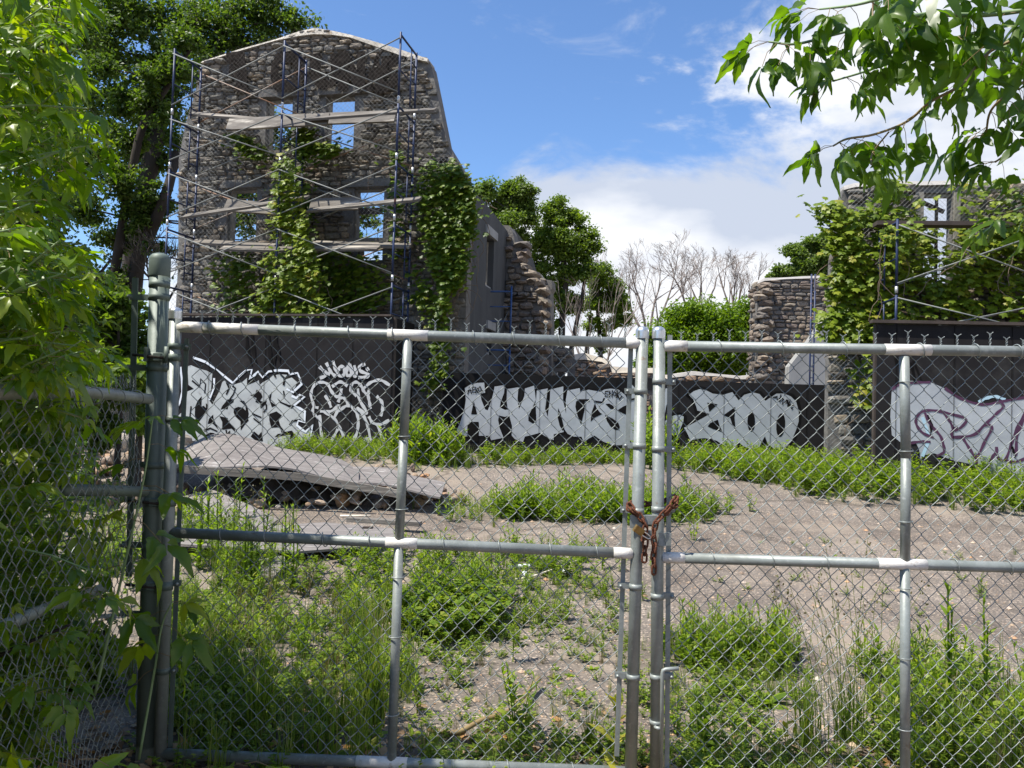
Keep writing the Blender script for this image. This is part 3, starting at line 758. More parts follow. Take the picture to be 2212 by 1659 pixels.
# return panel at its right end
b1_ = FL.hit_side(890, 800, a1)[0]
MB().box((a1+.011, (DH+b1_)/2+.01, (.62+zt1)/2), (.018, b1_-DH, zt1-.62)).build('return_panel', MT['hoardb'], hl, local=True)
RL = (540, 1100, 460/2180); RNW = (960, 1100, 360/1706)
silv = [[(275,320),(330,305),(460,360),(560,385),(650,430),(640,560),(625,700),(600,830),(650,900),(700,800),(760,690),(800,560),(830,535),(900,590),(960,600),(1100,560),(1175,495),(1172,600),(1350,530),(1365,600),(1430,550),(1500,520),(1560,460),(1680,440),(1780,450),(1720,530),(1850,490),(1930,560),(1900,640),(1880,670),(1790,655),(1850,720),(1860,790),(1950,800),(1930,870),(1890,910),(1980,960),(2040,1050),(2035,1150),(1950,1130),(1920,1200),(1950,1260),(2050,1310),(2130,1240),(2110,1530),(1900,1600),(1500,1560),(1200,1500),(900,1500),(600,1480),(300,1440),(230,1400),(250,1250),(240,1100),(250,900),(275,700),(370,660),(290,600)],
        [(105,1100),(200,1000),(185,1050),(165,1250),(150,1400),(120,1250)]]
paint(FL, hl, DH, silv, RL, MT['silverL'], 'graffiti_fill', .003)
blk = [[(275,620),(370,660),(275,690)],
       [(490,770),(430,840),(390,930),(385,1060),(400,1120),(340,1180),(400,1240),(440,1170),(520,1060),(575,960),(580,900),(552,875),(555,950),(520,915),(485,930)],
       [(880,820),(975,815),(970,860),(890,920),(880,970),(820,960),(775,975),(800,920),(850,860)],
       [(975,960),(1040,932),(1110,945),(1155,990),(1150,920),(1060,838),(1130,842),(1180,930),(1200,1030),(1190,1110),(1200,1140),(1150,1190),(1080,1290),(1075,1150),(1000,1080),(972,1020)],
       [(662,1050),(600,1110),(580,1190),(650,1180),(700,1230),(755,1290),(700,1180),(668,1110)],
       [(755,1070),(880,1100),(900,1170),(990,1250),(992,1310),(940,1260),(800,1280),(800,1160)],
       [(1320,670),(1390,730),(1410,780),(1370,840),(1430,860),(1475,830),(1460,890),(1380,960),(1370,890),(1300,860),(1320,800),(1220,755),(1300,730)],
       [(1550,700),(1530,850),(1615,910),(1550,940),(1500,800)],
       [(1630,800),(1700,860),(1800,900),(1890,915),(1850,960),(1750,910),(1670,870)],
       [(1715,690),(1735,690),(1755,780),(1725,760)],
       [(1510,1040),(1620,1000),(1700,1060),(1650,1130),(1680,1220),(1750,1310),(1850,1290),(1940,1390),(1820,1430),(1830,1350),(1590,1390),(1640,1340),(1700,1335),(1670,1240),(1540,1250),(1510,1130)],
       [(1230,1380),(1280,1300),(1350,1360),(1390,1310),(1415,1450),(1300,1440)],
       [(530,1370),(620,1320),(690,1330),(600,1385)],
       [(1180,500),(1345,535),(1185,600)]]
paint(FL, hl, DH, blk, RL, MT['blackp'], 'graffiti_shadow', .006)
strokes(FL, hl, DH, [[(350,540),(460,630),(475,510),(550,590),(535,720)],[(870,570),(905,650),(865,740)],[(960,620),(1000,650),(970,740),(900,840)],[(1265,1040),(1385,1090)],[(1280,1110),(1380,1190)],[(1820,1200),(1860,1145),(1980,1130)],[(1680,440),(1740,500),(1730,600)],[(860,1290),(870,1350),(920,1300),(900,1345),(1000,1355)],[(530,1290),(620,1255),(720,1300)],[(1465,900),(1470,960),(1430,1010)],[(330,930),(310,1100),(340,1200),(420,1260)]], RL, MT['blackp'], 'graffiti_shadow', .008, .035, False)
strokes(FL, hl, DH, [[(370,190),(470,225),(560,260),(640,320),(700,360),(830,465),(965,575),(1060,470),(1160,380),(1250,370),(1215,520),(1290,450),(1340,400),(1410,490),(1500,400),(1640,380),(1800,390),(1820,440),(1940,420),(1970,500),(2000,590),(1870,710),(1780,665)],
   [(1860,770),(1920,800),(1970,750),(2050,775),(1890,910),(1970,955),(2050,1000),(2045,1170),(1950,1140),(1930,1210),(2000,1270),(2060,1310),(2165,1200),(2120,1480)],
   [(170,340),(190,500),(197,700),(160,870),(95,990)],[(680,510),(680,640),(610,820)],[(60,1440),(150,1440)]], RL, MT['white'], 'graffiti_outline', .010, .045, False)
strokes(FL, hl, DH, [[(1160,-330),(1180,20),(1200,130),(1240,280)],[(1250,-300),(1270,60),(1310,250)],[(1500,-330),(1520,100),(1540,300),(1600,470)],[(1620,-330),(1600,60),(1590,260)],[(1640,0),(1650,130),(1665,230)]], RL, MT['blackp'], 'paint_drip', .012, .085, True, True)
tl = [[(200,930),(150,760),(190,620),(290,560),(400,590),(460,700),(540,780),(600,730),(605,670)],[(480,620),(590,555),(690,610)],[(830,760),(750,680),(770,590),(840,560),(910,620),(950,700),(1010,750),(1025,690)],
   [(960,640),(1060,560),(1200,530),(1330,600)],[(860,670),(880,820),(980,990),(970,1030),(850,950)],[(1010,750),(1030,850),(1050,950)],[(370,770),(420,850),(450,930)],[(565,850),(590,800),(660,810),(710,900)],
   [(1150,780),(1220,860),(1230,980),(1205,1060)],[(250,945),(190,940),(180,1010),(230,1080),(280,1090)],[(300,1000),(450,1000),(580,910),(500,1100)],[(580,990),(680,920),(760,930),(840,1030),(865,1150),(840,1340),(760,1460)],
   [(285,1070),(300,1300),(350,1490),(410,1550),(470,1430),(550,1280)],[(360,1010),(500,1110),(580,1240),(635,1360)],[(860,960),(950,1080),(1010,1230),(1045,1460),(990,1410),(920,1520)],[(1030,1090),(1080,1170),(1190,1200),(1320,1140)],[(1150,1200),(1250,1460),(1180,1440),(1110,1550)]]
strokes(FL, hl, DH, tl, RNW, MT['greyline'], 'graffiti_throw_up', .005, .058)
strokes(FL, hl, DH, [[(300,495),(380,450),(290,335)],[(290,335),(360,400),(430,435)],[(390,280),(450,400),(520,470)],[(490,250),(530,380),(600,470),(650,440),(655,340),(590,330),(560,400)],[(720,280),(690,420),(720,465),(760,430),(745,300)],[(745,300),(800,460),(840,440),(810,320)],[(960,290),(890,320),(900,390),(1010,440),(1010,475),(880,490)],[(1000,370),(1015,360)]], RNW, MT['greyline'], 'graffiti_tag', .014, .062)

# middle hoarding with the big letters, standing further back; a doorway gap between two runs
pm = P(965, 900, 15.7)
FM = Frame((pm[0], 15.7), .02)
RA = (1420, 1180, 700/2212); RZ = (2060, 1180, 600/2212)
ztm = FM.hit(1200, 811)[1]
hm = FM.root('plywood_hoarding', 'dark plywood hoarding lettered in silver AHUNTSI left of the gate post gap', 'hoarding')
sA = [962, 1012, 1071, 1106, 1165, 1264, 1330, 1391]
panels(FM, hm, 0, [955, 1060, 1165, 1264, 1330, 1391], 900, lambda a: ztm, .30, MT['hoardb'])
bl = [[(195,180),(250,145),(320,128),(390,125),(400,228),(353,236),(362,300),(400,395),(425,405),(445,360),(480,240),(495,165),(597,150),(590,230),(560,310),(545,375),(600,400),(640,395),(650,450),(600,470),(540,455),(530,500),(545,580),(585,680),(460,705),(440,660),(335,660),(340,600),(335,520),(240,520),(220,560),(220,670),(105,625),(150,520),(190,400),(205,300)],
      [(620,190),(735,172),(725,290),(740,395),(795,260),(800,185),(893,155),(905,260),(912,310),(920,205),(1030,183),(1003,390),(1030,470),(1052,290),(1055,195),(1187,163),(1183,300),(1215,440),(1212,300),(1228,205),(1352,180),(1356,215),(1440,196),(1560,218),(1600,195),(1660,185),(1740,195),(1810,250),(1850,330),(1850,740),(1760,755),(1680,755),(1590,720),(1500,658),(1440,690),(1395,725),(1370,670),(1290,668),(1230,640),(1195,590),(1190,622),(1090,645),(1088,703),(1040,685),(950,630),(880,650),(800,668),(780,725),(700,695),(665,655),(670,560),(640,450),(615,330)],
      [(1872,140),(1918,190),(1922,300),(1918,775),(1890,760),(1860,700),(1855,300)]]
strokes(FM, hm, 0, [bl[0]+[bl[0][0]], bl[1]+[bl[1][0]]], RA, MT['blackp'], 'letter_outline', .002, .10, False)
paint(FM, hm, 0, bl, RA, MT['silver'], 'letters', .005)
paint(FM, hm, 0, [[(285,310),(258,445),(320,445)],[(905,300),(880,370),(835,460),(835,510),(880,537),(915,525),(912,440)],[(1135,380),(1160,440),(1200,600),(1180,610),(1150,560),(1130,480)],
   [(1315,315),(1345,298),(1405,305),(1400,400),(1365,550),(1330,460),(1308,370)],[(1505,330),(1520,380),(1560,430),(1580,440),(1500,480),(1462,520),(1470,430)],[(1610,340),(1650,335),(1690,360),(1705,395),(1660,390)],
   [(1730,405),(1790,365),(1850,340),(1850,460),(1800,440)],[(1605,450),(1680,485),(1740,530),(1755,570),(1745,600),(1710,602),(1660,565),(1625,510)],
   [(232,530),(335,525),(335,660),(330,720),(240,720),(220,640)],[(555,315),(600,250),(618,330),(625,395),(550,370)],[(540,465),(640,480),(668,560),(665,650),(610,640),(560,560)]], RA, MT['blackp'], 'letter_counters', .008)
strokes(FM, hm, 0, [[(1345,300),(1445,302)],[(1500,315),(1580,325),(1597,285)],[(1870,296),(1920,285)]], RA, MT['blackp'], 'letter_counters', .010, .035, False)
tagl = [[(225,240),(240,165),(262,235)],[(228,210),(262,205)],[(300,172),(272,175),(275,228),(302,225)],[(276,200),(296,198)],[(306,230),(306,172),(326,180),(308,200),(330,226)],[(345,165),(330,195),(342,222),(362,200),(352,168)],[(372,205),(373,213)],
        [(1640,212),(1610,215),(1605,235),(1640,245),(1630,268),(1606,262)],[(1655,210),(1650,270)],[(1680,205),(1676,272)],[(1652,240),(1680,238)],[(1700,215),(1690,250),(1710,262),(1720,235),(1700,215)],[(1735,205),(1728,275)],[(1760,215),(1730,240),(1755,300)],[(1772,265),(1760,285)]]
strokes(FM, hm, 0, tagl, RA, MT['blackp'], 'marker_tag', .011, .022, False)
zg = FM.hit(1400, 843)[1]
xg0 = FM.hit(1391, 900)[0]; xg1 = FM.hit(1424, 900)[0]
MB().box(((xg0+xg1)/2, .010, (zg+ztm)/2), (xg1-xg0-.006, .018, ztm-zg)).build('header_panel', MT['hoard'], hm, local=True)
hz = FM.root('plywood_hoarding', 'dark plywood hoarding lettered in silver C ZOO right of the gate post gap', 'hoarding')
panels(FM, hz, 0, [1424, 1464, 1563, 1664, 1742, 1784], 900, lambda a: ztm-.03, .30, MT['hoard'])
MB().box((xg1-.03, .05, ztm/2), (.06, .10, ztm-.05)).build('door_jamb', MT['hoardb'], hz, local=True)
xe = FM.hit(1784, 900)[0]
zz = [[(500,290),(560,245),(630,222),(700,235),(780,275),(900,290),(1010,258),(1085,355),(1150,290),(1250,260),(1330,280),(1400,360),(1460,320),(1530,275),(1620,275),(1700,310),(1760,370),(1790,480),(1790,600),(1760,700),(1710,820),(1640,910),(1580,940),(1510,930),(1430,870),(1395,780),(1370,850),(1320,910),(1250,930),(1150,900),(1090,850),(1060,880),(1020,925),(920,890),(830,830),(760,808),(680,798),(600,805),(520,825),(480,740),(442,675),(520,640),(650,570),(745,515),(680,495),(600,475),(585,420),(550,340)],
      [(220,600),(250,565),(330,530),(400,525),(440,545),(435,600),(400,690),(380,755),(300,760),(220,750)],[(225,215),(268,212),(262,330),(235,420),(215,520),(205,360)]]
strokes(FM, hz, 0, [zz[0]+[zz[0][0]], zz[1]+[zz[1][0]]], RZ, MT['blackp'], 'letter_outline', .002, .13, False)
paint(FM, hz, 0, zz, RZ, MT['silver'], 'letters', .005)
def ell(cx, cy, a, b_, rot=0, n=16): return [(cx+a*math.cos(t_)*math.cos(rot)-b_*math.sin(t_)*math.sin(rot), cy+a*math.cos(t_)*math.sin(rot)+b_*math.sin(t_)*math.cos(rot)) for t_ in [2*PI*i/n for i in range(n)]]
paint(FM, hz, 0, [[(715,380),(838,400),(740,490)],[(1045,430),(1035,560),(1050,715),(1010,640),(985,560),(905,530),(960,490)],[(720,660),(750,620),(840,580),(860,650),(898,730),(780,690)],ell(1232,605,45,118),ell(1578,645,52,140,.08),[(1395,775),(1385,840),(1330,900),(1350,850)]], RZ, MT['blackp'], 'letter_counters', .008)
strokes(FM, hz, 0, [[(1490,320),(1540,310),(1520,325)],[(1540,340),(1565,375),(1580,290)],[(1560,335),(1600,330)],[(1610,340),(1590,370),(1610,385),(1595,400)],[(1650,350),(1620,380),(1650,390),(1650,350)],[(1665,355),(1660,430),(1690,400)],[(1690,350),(1665,420),(1720,410)],[(1712,440),(1708,455)]], RZ, MT['blackp'], 'marker_tag', .011, .028, False)

# right hoarding under the vine covered ruin
pr = P(1893, 900, 13.1)
FR = Frame((pr[0], pr[1]), .10)
ztr = FR.hit(2100, 703)[1]
hr_ = FR.root('plywood_hoarding', 'dark plywood hoarding with silver and plum coloured graffiti on the right', 'hoarding')
zjr = FR.hit(2200, 905)[1]
panels(FR, hr_, 0, [1893, 1935, 2060, 2185, 2310, 2440, 2570], 850, lambda a: ztr, .62, MT['hoard'], horiz=(zjr-.1,))
MB().box((2.6, .02, ztr+.035), (5.4, .16, .05)).build('top_rail', MT['darktimber'], hr_, local=True)
RP = (2760, 1000, 504/1394)
paint(FR, hr_, 0, [[(228,670),(300,622),(420,600),(560,600),(700,660),(820,740),(930,780),(1000,800),(1130,790),(1394,740),(1700,700),(2100,720),(2100,1500),(1400,1480),(1040,1440),(980,1370),(900,1320),(760,1290),(600,1230),(500,1250),(480,1290),(470,1200),(440,1135),(300,1130),(228,1070),(215,900)]], RP, MT['silver'], 'graffiti_fill', .003)
strokes(FR, hr_, 0, [[(228,670),(300,625),(430,608),(560,605)],[(700,660),(830,745),(1020,800),(1190,775),(1394,740),(1700,700)],[(1190,775),(1210,820),(1150,880),(1050,975),(950,1065),(780,1090),(755,1040),(800,1000)],[(560,1130),(480,1128),(390,1140)],
   [(590,1090),(500,1050),(445,980),(445,920),(490,865),(600,852),(750,885),(885,935),(790,1030),(740,950),(690,880)],[(520,880),(570,980),(650,1070),(680,1150),(685,1220),(630,1250)],[(760,1090),(950,1070),(1040,985),(1110,1000),(1050,1120),(975,1260),(920,1200),(850,1090)],[(975,1250),(975,1330),(990,1410)],
   [(1400,880),(1330,1010),(1280,1150),(1225,1290),(1160,1260),(1150,1180)],[(1150,1210),(1110,1270),(1078,1340)],[(1225,1290),(1310,1305),(1420,1260),(1560,1100),(1650,900)],[(1290,1180),(1320,1250),(1330,1080),(1390,930)],[(1650,900),(1760,1000),(1700,1200)]], RP, MT['mauve'], 'graffiti_outline', .007, .045)
strokes(FR, hr_, 0, [[(1000,775),(1060,745),(1140,730),(1220,755)]], RP, MT['cyanp'], 'graffiti_highlight', .004, .05)
strokes(FR, hr_, 0, [[(500,920),(530,1000),(545,1060)],[(545,1140),(500,1250)]], RP, MT['cyanp'], 'graffiti_highlight', .005, .05)
strokes(FR, hr_, 0, [[(545,900),(575,980),(570,1060)],[(250,340),(270,440)],[(400,440),(430,600)],[(420,420),(480,570)],[(1290,1180),(1310,1260)]], RP, MT['blackp'], 'paint_drip', .009, .06, True, True)

for (fr_, par_, d_, pxs, y_, zb_, zt_) in [(FL, hl, DH, (452, 572, 683, 760), 800, .75, zt0-.02), (FM, hm, 0, (1060, 1165, 1264, 1330), 900, .4, ztm-.02), (FM, hz, 0, (1464, 1563, 1664, 1742), 900, .4, ztm-.05), (FR, hr_, 0, (1935, 2060, 2185, 2310), 850, .75, ztr-.02)]:
    for x_ in pxs:
        a_ = fr_.hit(x_, y_, d_)[0]
        MB().add([(a_-.004, d_-.013, zb_), (a_+.004, d_-.013, zb_), (a_+.005, d_-.013, zt_), (a_-.003, d_-.013, zt_)], [(0, 1, 2, 3)]).build('panel_joint', MT['blackp'], par_, local=True)
# ------------------------------------------------------------------ scaffolding
def scaffold(frame, name, label, xs, levels, d0, d1, brace_from, mats=('bluepaint',), top_ext=.0, zfoot=None):
    r_ = frame.root(name, label, 'scaffolding')
    for ix, x in enumerate(xs):
        for k in range(len(levels)-1):
            zb, zt = levels[k], levels[k+1]
            if callable(top_ext) and zt > top_ext(ix)+.05: continue
            mb = MB()
            for d in (d0, d1):
                mb.tube([(x, d, zb), (x, d, zt-.04)], .022, 7)
                mb.tube([(x, d, zb-.01), (x, d, zb+.10)], .026, 7, 1)
            mb.tube([(x, d0, zt-.09), (x, d1, zt-.09)], .020, 7)
            xm = d0+(d1-d0)*.68
            mb.tube([(x, xm, zb+.12), (x, xm, zt-.09)], .014, 6)
            nr = 4
            for q in range(1, nr): mb.tube([(x, xm if q % 2 == 0 or True else d0, zb+(zt-zb)*q/nr), (x, d1, zb+(zt-zb)*q/nr)], .014, 6)
            mb.tube([(x, d0, zb+(zt-zb)*.45), (x, xm, zb+(zt-zb)*.45)], .014, 6)
            mb.build('frame', [MT['bluepaint'], MT['silverpole']], r_, local=True)
    for ix in range(len(xs)-1):
        for k in range(brace_from, len(levels)-1):
            zb, zt = levels[k], levels[k+1]
            if callable(top_ext) and zt > max(top_ext(ix), top_ext(ix+1))+.05: continue
            for dd, mt in ((d0-.035, 'brace'), (d1+.035, 'bracerust' if (ix+k) % 2 else 'brace')):
                h = zt-zb; sg = -.012 if dd < d0 else .012
                MB().tube([(xs[ix], dd, zb+.12*h), (xs[ix+1], dd, zt-.12*h)], .0125, 6).build('cross_brace', MT[mt], r_, local=True)
                MB().tube([(xs[ix], dd+sg*2.2, zt-.12*h), (xs[ix+1], dd+sg*2.2, zb+.12*h)], .0125, 6).build('cross_brace', MT[mt], r_, local=True)
    return r_
D0, D1 = -1.35, -.45
xs = [FL.hit(x, y, D0)[0] for x, y in [(368,330),(606,330),(857,330)]]
lv = [FL.hit(606, y, D0)[1] for y in [733,607,480,352,233,84]]
zgl = float(gz(*FL.w(xs[0], D0, 0)[:2]))
lv = [zgl+.02]+[lv[0]-(lv[1]-lv[0])*.0] + lv[1:]
scaffold(FL, 'scaffold_tower', 'tall rusty blue scaffold tower with crossed braces against the gabled ruin', xs, lv, D0, D1, 1)
pk = 0
plk = [  # zoom pixels in the crop (500,50): ends, depth, label
 ((225,628),(1020,698),-.62,'long grey plank sloping down on the top left lift of the tall scaffold'),
 ((455,700),(1100,664),-.95,'wide grey plank on the top lift left of the middle scaffold pole'),
 ((800,672),(1530,645),-.55,'grey plank behind the bright one on the top scaffold lift'),
 ((945,664),(1788,602),-1.0,'pale bright plank on the top right lift reaching past the ruin edge'),
 ((165,1290),(970,1165),-1.0,'long grey plank tilting up to the right on the middle left lift'),
 ((440,1215),(775,1240),-.62,'short plank behind the tilted one on the middle left lift'),
 ((970,1248),(1688,1175),-1.0,'grey plank rising to the right on the middle right scaffold lift'),
 ((985,1212),(1300,1205),-.6,'short weathered plank half hidden by vines on the middle right lift'),
 ((235,1448),(755,1478),-.62,'thin plank on the lowest left lift of the tall scaffold'),
 ((415,1492),(905,1500),-1.0,'pale plank at the front of the lowest left scaffold lift'),
 ((958,1458),(1628,1476),-.62,'long thin plank on the lowest right scaffold lift'),
 ((960,1490),(1420,1492),-1.0,'shorter pale plank at the front of the lowest right scaffold lift')]
for pi_, (a, b_, d, lab) in enumerate(plk):
    A = FL.hit(*zp(*a), d); B = FL.hit(*zp(*b_), d)
    r_ = FL.w(A[0], d, A[1]); q_ = FL.w(B[0], d, B[1])
    mb = MB().beam(r_, q_, .29 if pi_ in (1, 2, 5, 7) else .23, .045, up=(0, -.92, .4) if pi_ in (1, 2, 5, 7) else (0, -.5, .87))
    o_ = mb.build('scaffold_plank', MT['plank']); tag(o_, lab, 'plank', 'planks lying on the tall scaffold')

# small blue scaffold at the foot of the side wall
ps = P(988, 760, 18.3)
FB = Frame((ps[0], 18.3), FL.phi)
def bpole(px, y0, y1, d):
    a, zt = FB.hit(px, y0, d); return (a, zt)
rb = FB.root('scaffold_tower', 'low blue scaffold frames standing in the shade beside the rendered side wall', 'scaffolding')
for (xl, xr, yt, d, k) in [(989,1105,630,0,0),(1035,1145,665,1.5,1),(1068,1168,690,3.0,2)]:
    aL, zt = FB.hit(xl, yt, d); aR, zt2 = FB.hit(xr, yt, d)
    for lev in range(2):
        z1_ = zt-lev*1.3; z0_ = z1_-1.28 if lev == 0 else .35
        mb = MB()
        mb.tube([(aL, d, z0_), (aL, d, z1_+(.12 if lev == 0 else 0))], .022, 7); mb.tube([(aR, d, z0_), (aR, d, z1_+(.12 if lev == 0 else 0))], .022, 7)
        mb.tube([(aL, d, z1_), (aR, d, z1_)], .02, 7)
        for q in (.28, .55, .82): mb.tube([(aL, d, z1_-1.2*q), (aR, d, z1_-1.2*q)], .014, 6)
        mb.tube([((aL+aR)/2, d, z1_), ((aL+aR)/2, d, z1_-.98)], .014, 6)
        mb.build('frame', MT['bluelight'], rb, local=True)
for (a, b_, d) in [((1070,735),(1098,672),.4),((990,720),(1030,665),.4),((1108,735),(1128,690),1.8),((1000,800),(1050,730),.6),((1110,800),(1140,720),1.6)]:
    A = FB.hit(*a, d); B = FB.hit(*b_, d+1.0)
    MB().tube([(A[0], d, A[1]), (B[0], d+1.0, B[1])], .0125, 6).build('cross_brace', MT['brace'], rb, local=True)
A = FB.hit(992, 722, .3); B = FB.hit(1060, 715, .3)
o_ = MB().beam(FB.w(A[0], .3, A[1]), FB.w(B[0], .3, B[1]), .24, .05).build('scaffold_plank', MT['plank']); tag(o_, 'grey plank lying across the low blue scaffold in the shade', 'plank')

# ------------------------------------------------------------------ right ruin
FQ = Frame(FR.w(0, 1.9, 0), FR.phi)
rr_ = FQ.root('stone_ruin', 'stone ruin wall thickly covered in bright green vines on the right', 'ruined building')
qx = [(1793,960),(1792,700),(1797,560),(1806,520),(1815,440),(1822,408),(1845,402),(1900,398),(2000,398),(2060,396),(2150,398),(2212,397),(2420,397),(2420,960)]
pq = [FQ.hit(x, y) for x, y in qx]; pq[0] = (pq[1][0], .5); pq[-1] = (pq[-2][0], .5)
TQ = .24
hq = [rect(FQ.hit(1990, 610)[0], FQ.hit(2020, 612)[1], FQ.hit(2044, 500, TQ)[0], FQ.hit(2020, 424, TQ)[1])]
w_ = slab(pq, hq, 0, TQ).build('front_wall', MT['mortar'], rr_, local=True)
rubble_face(w_, pq, hq, -.01, 51, (.10, .22), (.2, .45), 'stone', 300, depth=(.03, .09))
(xa, za), (xb, _), (_, zb), _ = hq[0]
mb = MB(); mb.box((xa-.07, -.02, (za+zb)/2), (.15, .08, zb-za)); mb.box((xb+.07, -.02, (za+zb)/2), (.10, .08, zb-za)); mb.box(((xa+xb)/2, .1, zb-.04), (xb-xa-.03, .1, .05)); mb.build('window_frame', MT['timber'], w_, local=True)
mb = MB(); mb.box(((xa+xb)/2+.05, .16, (za+zb)/2), (.045, .05, zb-za-.06)); mb.beam((xa+.03, .21, zb-.10), (xb-.06, .21, zb-.30), .05, .07); mb.build('broken_sash', MT['darktimber'], w_, local=True)
mb = MB(); V = []; F = []
cq = [FQ.hit(x, y) for x, y in [(1822,408),(1845,402),(1900,398),(2000,398),(2060,396),(2150,398),(2212,397),(2420,397)]]
for a, z in cq: V += [(a, -.05, z-.03), (a, -.02, z+.05), (a, TQ+.04, z+.06), (a, TQ+.04, z-.03)]
for i in range(len(cq)-1):
    for j in range(4): F.append((i*4+j, i*4+(j+1) % 4, (i+1)*4+(j+1) % 4, (i+1)*4+j))
F += [(0, 1, 2, 3)]; mb.add(V, F); mb.build('cement_cap', MT['greycap'], w_, local=True)
netting(w_, FQ, pq, -.16, .085, .0022, 'wire_far', 6, drape=.03)
DQ0, DQ1 = -1.45, -.6
xq = [FQ.hit(x, 580, DQ0)[0] for x in (1937, 2290)]
lq = [.95] + [FQ.hit(1937, y, DQ0)[1] for y in (735, 632, 468)]
scaffold(FQ, 'scaffold_tower', 'blue scaffold with long grey braces before the vine covered ruin', xq, lq, DQ0, DQ1, 1)
mb = MB(); A = FQ.hit(1890, 484, -.9); B = FQ.hit(2300, 487, -.9)
o_ = mb.beam(FQ.w(A[0], -.9, A[1]), FQ.w(B[0], -.9, B[1]), .25, .07).build('scaffold_plank', MT['darktimber']); tag(o_, 'dark plank across the top of the scaffold by the vine covered ruin', 'plank')
# single pole leaning on the tan wall
pl_ = P(1757, 600, 22.4); pl2 = P(1755, 720, 22.4)
r_ = root('scaffold_tower', (pl_[0], pl_[1], .3), 'narrow dark blue scaffold seen edge on before the tan fieldstone wall', 'scaffolding')
mb = MB()
for dx in (-.05, .05): mb.tube([(pl_[0]+dx, 22.4, .3), (pl_[0]+dx, 22.4, pl_[2]+.1)], .024, 7)
for q in np.arange(.9, pl_[2], .3): mb.tube([(pl_[0]-.05, 22.4, q), (pl_[0]+.05, 22.4, q)], .014, 6)
mb.build('frame', MT['bluepaint'], r_)
for (a, b_) in [((1760,605),(1800,622)),((1760,660),(1800,650)),((1760,668),(1800,690))]:
    MB().tube([P(*a, 22.3), P(*b_, 21.9)], .013, 6).build('cross_brace', MT['brace'], r_)

# ------------------------------------------------------------------ leaves as arrays
def T_quad(): return np.array([(0,0,0),(.32,.5,.06),(0,1,-.08),(-.32,.5,.06)], float), np.array([(0,1,2),(0,2,3)])
def T_vine():
    o = [(0,0),(.30,-.05),(.62,.12),(.40,.35),(.55,.62),(.22,.60),(0,1.0),(-.22,.60),(-.55,.62),(-.40,.35),(-.62,.12),(-.30,-.05)]
    V = [(0,.35,0.03)]+[(x,y,-.10*(x*x+max(0,y-.4)**2)*2) for x,y in o]
    return np.array(V, float), np.array([(0,i,i % 12+1) for i in range(1,13)])
def orient(nrm, up, rg):
    """rotation matrices with local Y ~ up direction (leaf axis), Z ~ normal"""
    z = nrm/np.linalg.norm(nrm, axis=1, keepdims=True)
    y = up-(up*z).sum(1, keepdims=True)*z; y /= (np.linalg.norm(y, axis=1, keepdims=True)+1e-9)
    x = np.cross(y, z)
    return np.stack([x, y, z], -1)
def scatter(tmpl, pos, R, size):
    v, f = tmpl; n = len(pos)
    V = np.einsum('nij,kj->nki', R, v)*np.asarray(size)[:, None, None]+pos[:, None, :]
    F = f[None]+(np.arange(n)*len(v))[:, None, None]
    return V.reshape(-1, 3), F.reshape(-1, f.shape[1]), len(f)
def vine_on(frame, name, label, polys_px, d, n, size, mat, seed, cut=(), clump=.55, region=None, group=None, spread=.18):
    rg = np.random.default_rng(seed)
    r_ = frame.root(name, label, 'vine', group)
    pos = []
    for (pg, wgt) in polys_px:
        pw = [frame.hit(x, y, d) for x, y in pg]
        xs_ = [p[0] for p in pw]; zs_ = [p[1] for p in pw]
        k = int(n*wgt); c_ = 0
        nc = max(6, int(k/26))
        ctr = []
        while len(ctr) < nc:
            a = rg.uniform(min(xs_), max(xs_)); z = rg.uniform(min(zs_), max(zs_))
            if inpoly(a, z, pw): ctr.append((a, z, rg.uniform(0, 1)))
        for _ in range(k*3):
            if c_ >= k: break
            q = ctr[rg.integers(nc)]
            a, z = q[0]+rg.normal()*spread, q[1]+rg.normal()*spread
            if not inpoly(a, z, pw) and rg.random() > .15: continue
            bad = False
            for (x0, y0, x1, y1) in cut:
                if x0 < a < x1 and y0 < z < y1 and rg.random() > .06: bad = True
            if bad: continue
            pos.append((a, d-abs(rg.normal())*.10-q[2]*.14, z)); c_ += 1
    pos = np.array(pos); m_ = len(pos)
    nrm = np.stack([rg.normal(size=m_)*.45-.1, -np.abs(rg.normal(size=m_)*.4)-.55, np.abs(rg.normal(size=m_)*.5)+.55], 1)
    up = np.stack([rg.normal(size=m_)*.6, -.3+rg.normal(size=m_)*.3, -np.ones(m_)], 1)
    V, F, nf = scatter(T_vine(), pos, orient(nrm, up, rg), rg.uniform(*size, m_))
    rn = np.repeat(rg.random(m_), nf)
    o_ = link('foliage', mesh_arrays('foliage', V, F, MT[mat], rnd=rn), r_); o_['kind'] = 'stuff'
    lines = []
    for _ in range(max(8, m_//90)):
        q = pos[rg.integers(m_)].copy(); q[1] = d-.04; ln = [q.copy()]
        ang = -PI/2+rg.normal()*.5
        for s_ in range(rg.integers(6, 16)):
            ang = ang*.8-.2*PI/2+rg.normal()*.35; q = q+np.array([math.cos(ang)*.13, rg.normal()*.015, math.sin(ang)*.13]); ln.append(q.copy())
        lines.append(ln)
    V, F = tubes_np(lines, .006, 4)
    o_ = link('stems', mesh_arrays('stems', V, F, MT['vinestem']), r_); o_['kind'] = 'stuff'
    return r_
cutsL = [(h[0][0], h[0][1], h[1][0], h[2][1]) for h in holesL]
vine_on(FL, 'climbing_vine', 'bright vine climbing the middle scaffold pole up to its second lift', [
  ([(600,345),(635,335),(668,420),(676,500),(690,560),(640,690),(570,690),(575,600),(590,540),(598,460)], .75), ([(560,560),(700,560),(720,690),(540,690)], .25)],
  -1.15, 1500, (.07,.13), 'vineR', 60, cut=[], spread=.13)
